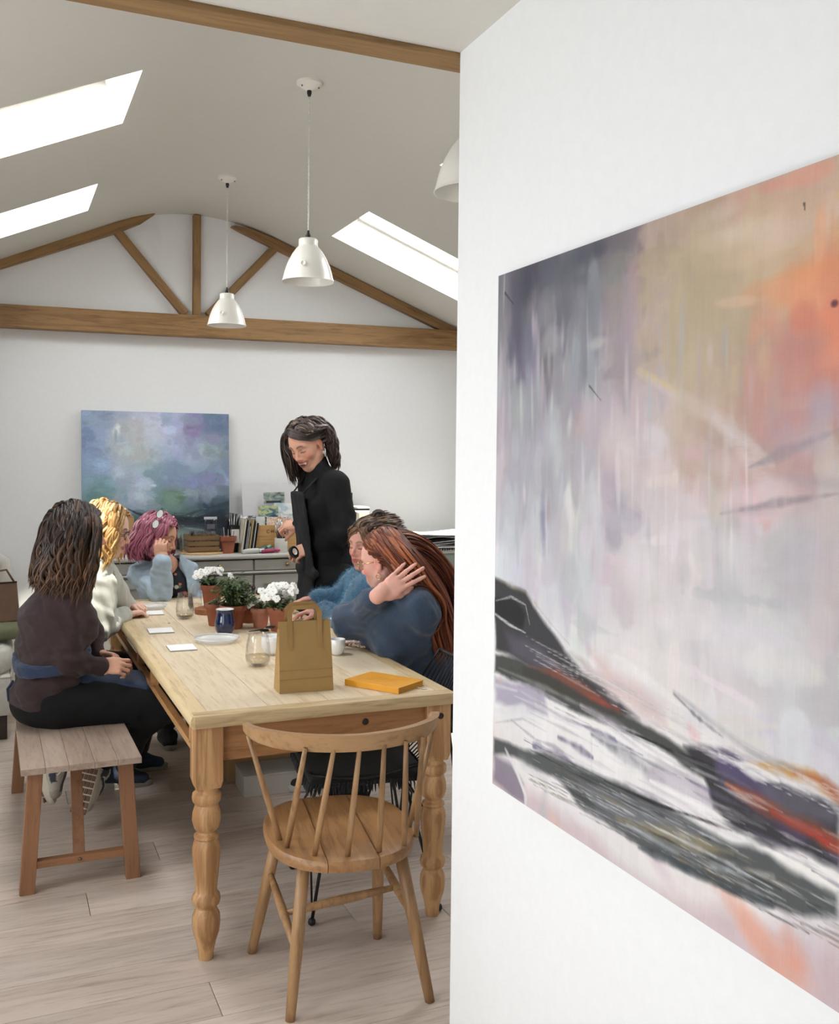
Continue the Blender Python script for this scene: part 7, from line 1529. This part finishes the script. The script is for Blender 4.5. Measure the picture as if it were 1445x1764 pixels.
# mount board leaning on the wall, two small seascape prints on it
t = thing('mount_board', (1.690, 6.262, CZ), 'large pale grey mount board leaning on the wall behind the wine box', 'board'); t.rotation_euler = (R(-8), R(-1.5), 0); MBD = plain('pale_mount_board', (214, 213, 214), .8, .05, 200, .03)
b = MB(); b.box((0, 0, .215), (.43, .004, .43), None, .0005); b.build('board', MBD, t)
t = thing('seascape_print', (1.668, 6.254, CZ+.290), 'small grey green seascape print fixed high on the leaning mount board', 'print', 'seascape prints on the mount board'); t.rotation_euler = (R(-8), R(-1.5), 0)
b = MB(); b.box((0, -.004, .038), (.140, .002, .072)); b.build('sheet', SEA, t); b = MB(); b.box((-.005, -.0055, .012), (.10, .001, .014)); b.build('dark_shore', plain('dark_blue_shore', (40, 50, 66), .6), t)
t = thing('seascape_print', (1.672, 6.238, CZ+.185), 'wider dark print lower on the leaning mount board, above the cards', 'print', 'seascape prints on the mount board'); t.rotation_euler = (R(-8), R(-1.5), 0); b = MB(); b.box((0, -.004, .034), (.205, .002, .066)); b.build('sheet', printmat('print_hills', [(24, 26, 30), (70, 76, 60), (120, 132, 150), (150, 140, 70)], 16, 8), t)
t = thing('folded_paper', (1.475, 6.20, CZ), 'white folded paper leaning between the books and the mount board', 'paper'); t.rotation_euler = (R(-10), R(-20), 0); b = MB(); b.box((0, 0, .11), (.10, .002, .22)); b.box((.03, -.012, .10), (.09, .002, .20), Matrix.Rotation(R(8), 3, 'Z')); b.build('sheet', CARD, t)
# brush pot and brushes
t = thing('brush_pot', (1.628, 5.935, CZ), 'white ceramic cylinder pot of paint brushes at the front of the sideboard', 'pot'); b = MB(); b.lathe([(.0005, 0), (.037, 0), (.0395, .003), (.041, .088), (.0405, .090), (.037, .089), (.036, .01), (.0005, .008)], (0, 0, 0), 36); b.build('pot', plain('matt_white_ceramic', (226, 224, 218), .5, .2, 90, .06), t, ang=50)
for k in range(10):
    a = k*.63; t = thing('paint_brush', (1.628, 5.935, CZ+.010), 'thin paint brush with pale handle standing in the white pot', 'brush', 'paint brushes in the white pot'); q = (.022*math.cos(a), .016*math.sin(a)); e = (.040*math.cos(a)+(.03 if k == 0 else 0), .028*math.sin(a), .165+.022*(k % 4))
    b = MB(); b.tube([(q[0]*.5, q[1]*.5, 0), lerp((q[0]*.5, q[1]*.5, 0), e, .62)], [.003, .0036], 7); b.build('handle', BLACK, t, True); b = MB(); b.tube([lerp((q[0]*.5, q[1]*.5, 0), e, .62), lerp((q[0]*.5, q[1]*.5, 0), e, .86)], .0038, 8); b.build('ferrule', plain('silver_ferrule', (222, 222, 222), .3, metal=.3), t, True)
    b = MB(); b.tube([lerp((q[0]*.5, q[1]*.5, 0), e, .86), e], [.0038, .0012], 7); b.build('bristles', plain('light_bristles', (206, 178, 140), .8), t, True)
# tubes lying in front
def paint_tube(x, y, rz, L, c, cap_c, label, r=.017, tilt=0):
    t = thing('paint_tube', (x, y, CZ+.002), label, 'tube', 'paint tubes lying on the sideboard', R(rz)); b = MB(); b.tube([(-L/2, 0, .004), (-L/4, 0, r*.8), (L/4, 0, r), (L/2-.02, 0, r), (L/2-.012, 0, r)], [r*1.15, r*1.05, r, r*.95, r*.4], 16, flat=1); 
    o = b.build('tube_body', plain('tube_'+cap_c, c, .35, 0, 60, .15), t, True); t.rotation_euler[1] = R(-tilt); b = MB(); b.tube([(L/2-.012, 0, r), (L/2+.018, 0, r)], [r*.62, r*.72], 14); b.build('cap', plain('cap_'+cap_c, {'white': (236, 236, 234), 'mint': (150, 196, 176), 'magenta': (186, 24, 84), 'grey': (96, 108, 104)}[cap_c], .35), t, True)
paint_tube(1.435, 5.90, 4, .12, (196, 196, 192), 'white', 'grey tube with a fat white cap lying at the sideboard edge', .016)
paint_tube(1.49, 5.95, 16, .15, (64, 96, 84), 'mint', 'dark green tube with a mint tip, resting tilted against the wine box', .015, 12)
paint_tube(1.545, 5.90, 6, .10, (150, 40, 80), 'magenta', 'magenta tube lying just left of the white brush pot', .013)
paint_tube(1.55, 5.945, 12, .13, (150, 152, 148), 'grey', 'grey tube behind the magenta tube', .012, 6)
# files and frames at the right end
t = thing('monitor', (2.165, 6.25, CZ), 'small dark screen seen past the shoulder of the standing woman', 'screen'); b = MB(); b.box((0, 0, .25), (.085, .02, .22), None, .003); b.build('case', BLACK, t); b = MB(); b.box((0, -.0108, .25), (.07, .002, .19)); b.build('glass_face', plain('dark_teal_screen', (40, 56, 58), .15), t); b = MB(); b.box((0, 0, .004), (.09, .12, .008)); b.box((0, .01, .07), (.03, .015, .14)); b.build('stand', BLACK, t)
t = thing('cream_box_file', (2.225, 6.10, CZ), 'cream and white box files standing at the right end of the sideboard', 'box file'); b = MB(); b.box((-.03, 0, .12), (.07, .25, .235), None, .002); b.build('file', plain('cream_file', (226, 224, 204), .6), t); b = MB(); b.box((-.03, -.1265, .15), (.05, .002, .05)); b.build('label', plain('white_label', (232, 232, 228), .6), t)
t = thing('paper_pad', (2.195, 6.10, CZ+.239), 'small stack of white pads on top of the cream box file', 'pad'); 
for k in range(3): b = MB(); b.box((.004*k, 0, .006+k*.012), (.10-.008*k, .18, .011), None, .001); b.build('pad', CARD if k != 1 else BLACK, t)
t = thing('picture_frame', (2.345-.085, 6.26, CZ+.0), 'small dark framed picture behind the hair bun of the woman in blue', 'frame'); t.rotation_euler = (R(-5), 0, 0); b = MB(); 
for c_, d__ in [((0, 0, .012), (.14, .014, .02)), ((0, 0, .245), (.14, .014, .02)), ((-.062, 0, .13), (.016, .014, .25)), ((.062, 0, .13), (.016, .014, .25))]: b.box(c_, d__)
b.build('frame', plain('olive_frame', (120, 108, 82), .6), t); b = MB(); b.box((0, .003, .128), (.112, .004, .222)); b.build('picture', printmat('print_brown', [(60, 48, 40), (110, 92, 76), (160, 146, 120)], 20, 9), t)
# white desk with clear box and paper stack
ds = thing('desk', (2.90, 6.03, 0), 'white desk edge to the right of the sideboard, mostly hidden by the wall', 'desk'); WD = plain('white_desk', (228, 228, 226), .4, 0, 60, .03)
b = MB(); b.box((0, 0, .715), (1.15, .60, .026), None, .003); b.build('top', WD, ds); b = MB(); b.box((0, -.285, .650), (1.12, .018, .075)); b.build('front_rail', WD, ds); b = MB(); b.box((0, .0, .692), (1.10, .55, .012)); b.build('painted_gap_shade', BLACK, ds)  # black board under the top stands in for the shade there
for x_ in (-.54, .54):
    for y_ in (-.27, .27): b = MB(); b.box((x_, y_, .35), (.045, .045, .70)); b.build('leg', plain('dark_desk_leg', (60, 48, 42), .5), ds)
t = thing('storage_box', (2.70, 5.93, .728), 'translucent grey-green plastic storage box on the white desk', 'box'); PB = plain('translucent_grey_green', (150, 162, 156), .25, 0, 60, .1, coat=.3)
b = MB(); b.box((0, 0, .093), (.60, .36, .182), None, .015); b.build('tub', PB, t, ang=40); b = MB(); b.box((0, 0, .024), (.602, .362, .045), None, .012); b.build('contents_seen_through', plain('teal_contents', (128, 150, 152), .5, 0, 50, .3), t); b = MB(); b.box((0, 0, .188), (.63, .385, .012), None, .005); b.build('rim', WD, t, ang=40)
t = thing('wire_tray', (2.72, 5.90, .924), 'black and white ribbed tray on the storage box under the loose papers', 'tray'); b = MB(); b.box((0, 0, .004), (.60, .36, .006), None, .002); b.build('base', WD, t); b = MB()
for k in range(34): b.box((-.285+k*.0172, -.181, .016), (.007, .004, .020))
for k in range(22): b.box((-.301, -.17+k*.0165, .016), (.004, .007, .020))
tag(b.build('ribs', BLACK, t), kind='stuff'); b = MB(); b.tube([(-.302, -.182, .028), (.302, -.182, .028), (.302, .182, .028), (-.302, .182, .028)], .0035, 6, closed=True); b.build('rim', WD, t, True)
rg = random.Random(21); z = .952
for k in range(9):
    t = thing('paper_sheet', (2.70+rg.uniform(-.03, .03), 5.92+rg.uniform(-.03, .02), z), ('black folder' if k in (1, 4) else 'white sheet')+' in the untidy stack on the wire tray, '+['lowest of all', 'second from the bottom', 'third from the bottom', 'fourth from the bottom', 'in the very middle', 'fourth from the top', 'third from the top', 'just under the top one', 'topmost'][k], 'paper', 'loose papers on the wire tray', R(rg.uniform(-10, 10))); w_, d_ = rg.uniform(.42, .56), rg.uniform(.28, .36)
    b = MB(); nx = 8; vs = []; tk = .0030 if k in (1, 4) else .0016
    for i in range(nx+1):
        for j in (0, 1):
            x_ = -w_/2+w_*i/nx; zz = .010*math.sin(i*.8+k)*(1 if k % 2 else .6)+.006
            vs += [(x_, (j-.5)*d_, zz), (x_, (j-.5)*d_, zz+tk)]
    fs = []
    for i in range(nx): a = i*4; fs += [(a, a+4, a+6, a+2), (a+1, a+3, a+7, a+5), (a, a+1, a+5, a+4), (a+2, a+6, a+7, a+3)]
    fs += [(0, 2, 3, 1), (nx*4, nx*4+1, nx*4+3, nx*4+2)]; b.add(vs, fs); b.build('sheet', BLACK if k in (1, 4) else CARD, t); z += .0092
# ---------------------------------------------------------------- sofa at the left
SF = plain('cream_linen', (214, 211, 202), .95, .5, 260, .06)
sf = thing('sofa', (-.42, 5.95, 0), 'cream linen sofa at the far left against the back wall, mostly outside the photo', 'sofa')
b = MB(); b.box((0, 0, .24), (.98, .72, .22), None, .03); b.build('base', SF, sf, ang=40)
for sx in (-1, 1):
    for sy in (-1, 1): b = MB(); b.box((sx*.44, sy*.30, .065), (.05, .05, .13), None, .004); b.build('leg', plain('dark_desk_leg', (60, 48, 42), .5), sf)
def pillow_mb(c, d, p=2.6, n=16):
    b = MB(); vs = []; fs = []
    for i in range(n+1):
        th_ = -math.pi/2+math.pi*i/n
        for j in range(2*n):
            a = 2*math.pi*j/(2*n); f_ = lambda v: math.copysign(abs(v)**(2/p), v); vs.append((c[0]+d[0]/2*f_(math.cos(th_))*f_(math.cos(a)), c[1]+d[1]/2*f_(math.cos(th_))*f_(math.sin(a)), c[2]+d[2]/2*f_(math.sin(th_))))
    for i in range(n):
        for j in range(2*n): fs.append((i*2*n+j, i*2*n+(j+1) % (2*n), (i+1)*2*n+(j+1) % (2*n), (i+1)*2*n+j))
    b.add(vs, fs); return b
pillow_mb((0.01, -.03, .42), (.98, .74, .19), 5).build('seat_cushion', SF, sf, True); pillow_mb((-.05, .27, .64), (.86, .20, .56), 4).build('back_cushion', SF, sf, True)
b = MB(); b.box((0, .345, .55), (.96, .05, .62), None, .02); b.build('back', SF, sf, ang=40)
b = MB(); vv = []
b.tube([(.44, .34, .50), (.455, .34, .80), (.445, .33, .885), (.40, .32, .92), (.2, .32, .93)], [.045, .045, .045, .04, .035], 12, flat=1); b.build('back_roll', SF, sf, True)
b = MB(); b.tube([(.485, -.385, .345), (.485, .33, .345)], .005, 6); b.tube([(-.48, -.392, .345), (.48, -.392, .345)], .005, 6); b.build('piping', plain('cream_piping', (190, 186, 176), .9), sf, True)
t = thing('cushion', (-.04, 5.86, .512), 'olive green cushion lying on the cream sofa under the brown handbag', 'cushion'); pillow_mb((0, 0, .045), (.40, .36, .095), 3.5).build('cover', plain('olive_linen', (112, 116, 88), .95, .5, 260, .08), t, True)
t = thing('handbag', (-.005, 5.84, .606), 'brown leather handbag with dark edging on the sofa behind the brown jumper', 'handbag', rz=R(12)); LB = plain('brown_leather', (108, 82, 64), .5, .2, 160, .1)
b = MB(); b.add([(-.13, -.05, 0), (.11, -.05, 0), (.11, .05, 0), (-.13, .05, 0), (-.055, -.02, .21), (.10, -.02, .21), (.10, .02, .21), (-.055, .02, .21)], [(3, 2, 1, 0), (4, 5, 6, 7), (0, 1, 5, 4), (1, 2, 6, 5), (2, 3, 7, 6), (3, 0, 4, 7)]); b.build('body', LB, t)
b = MB(); b.tube([(-.13, -.052, .0), (-.055, -.022, .212), (.10, -.022, .212)], .004, 6); b.tube([(-.10, -.054, .0), (-.03, -.024, .212)], .003, 6); b.build('edging', BLACK, t, True); b = MB(); b.tube([(-.05, 0, .21), (-.03, 0, .27), (.05, 0, .28), (.09, 0, .21)], .006, 8); b.build('handle', LB, t, True); b = MB(); b.lathe([(.010, 0), (.012, .002), (.010, .004), (.008, .002), (.010, 0)], (0, 0, 0), 16); o = b.build('clasp', plain('silver_clasp', (200, 200, 198), .3, metal=.8), t, True); o.rotation_euler = (R(78), 0, 0); o.location = (-.02, -.050, .045)
t = thing('folded_jacket', (-.19, 5.80, .512), 'dark navy and red folded jacket on the sofa at the photo edge', 'jacket'); pillow_mb((0, 0, .05), (.20, .26, .10), 2.5).build('dark_cloth', plain('navy_wool', (44, 46, 58), .95, .5, 150, .2), t, True); pillow_mb((.05, -.02, .105), (.10, .16, .05), 2.5).build('red_lining', plain('dark_red_wool', (120, 34, 48), .95), t, True)
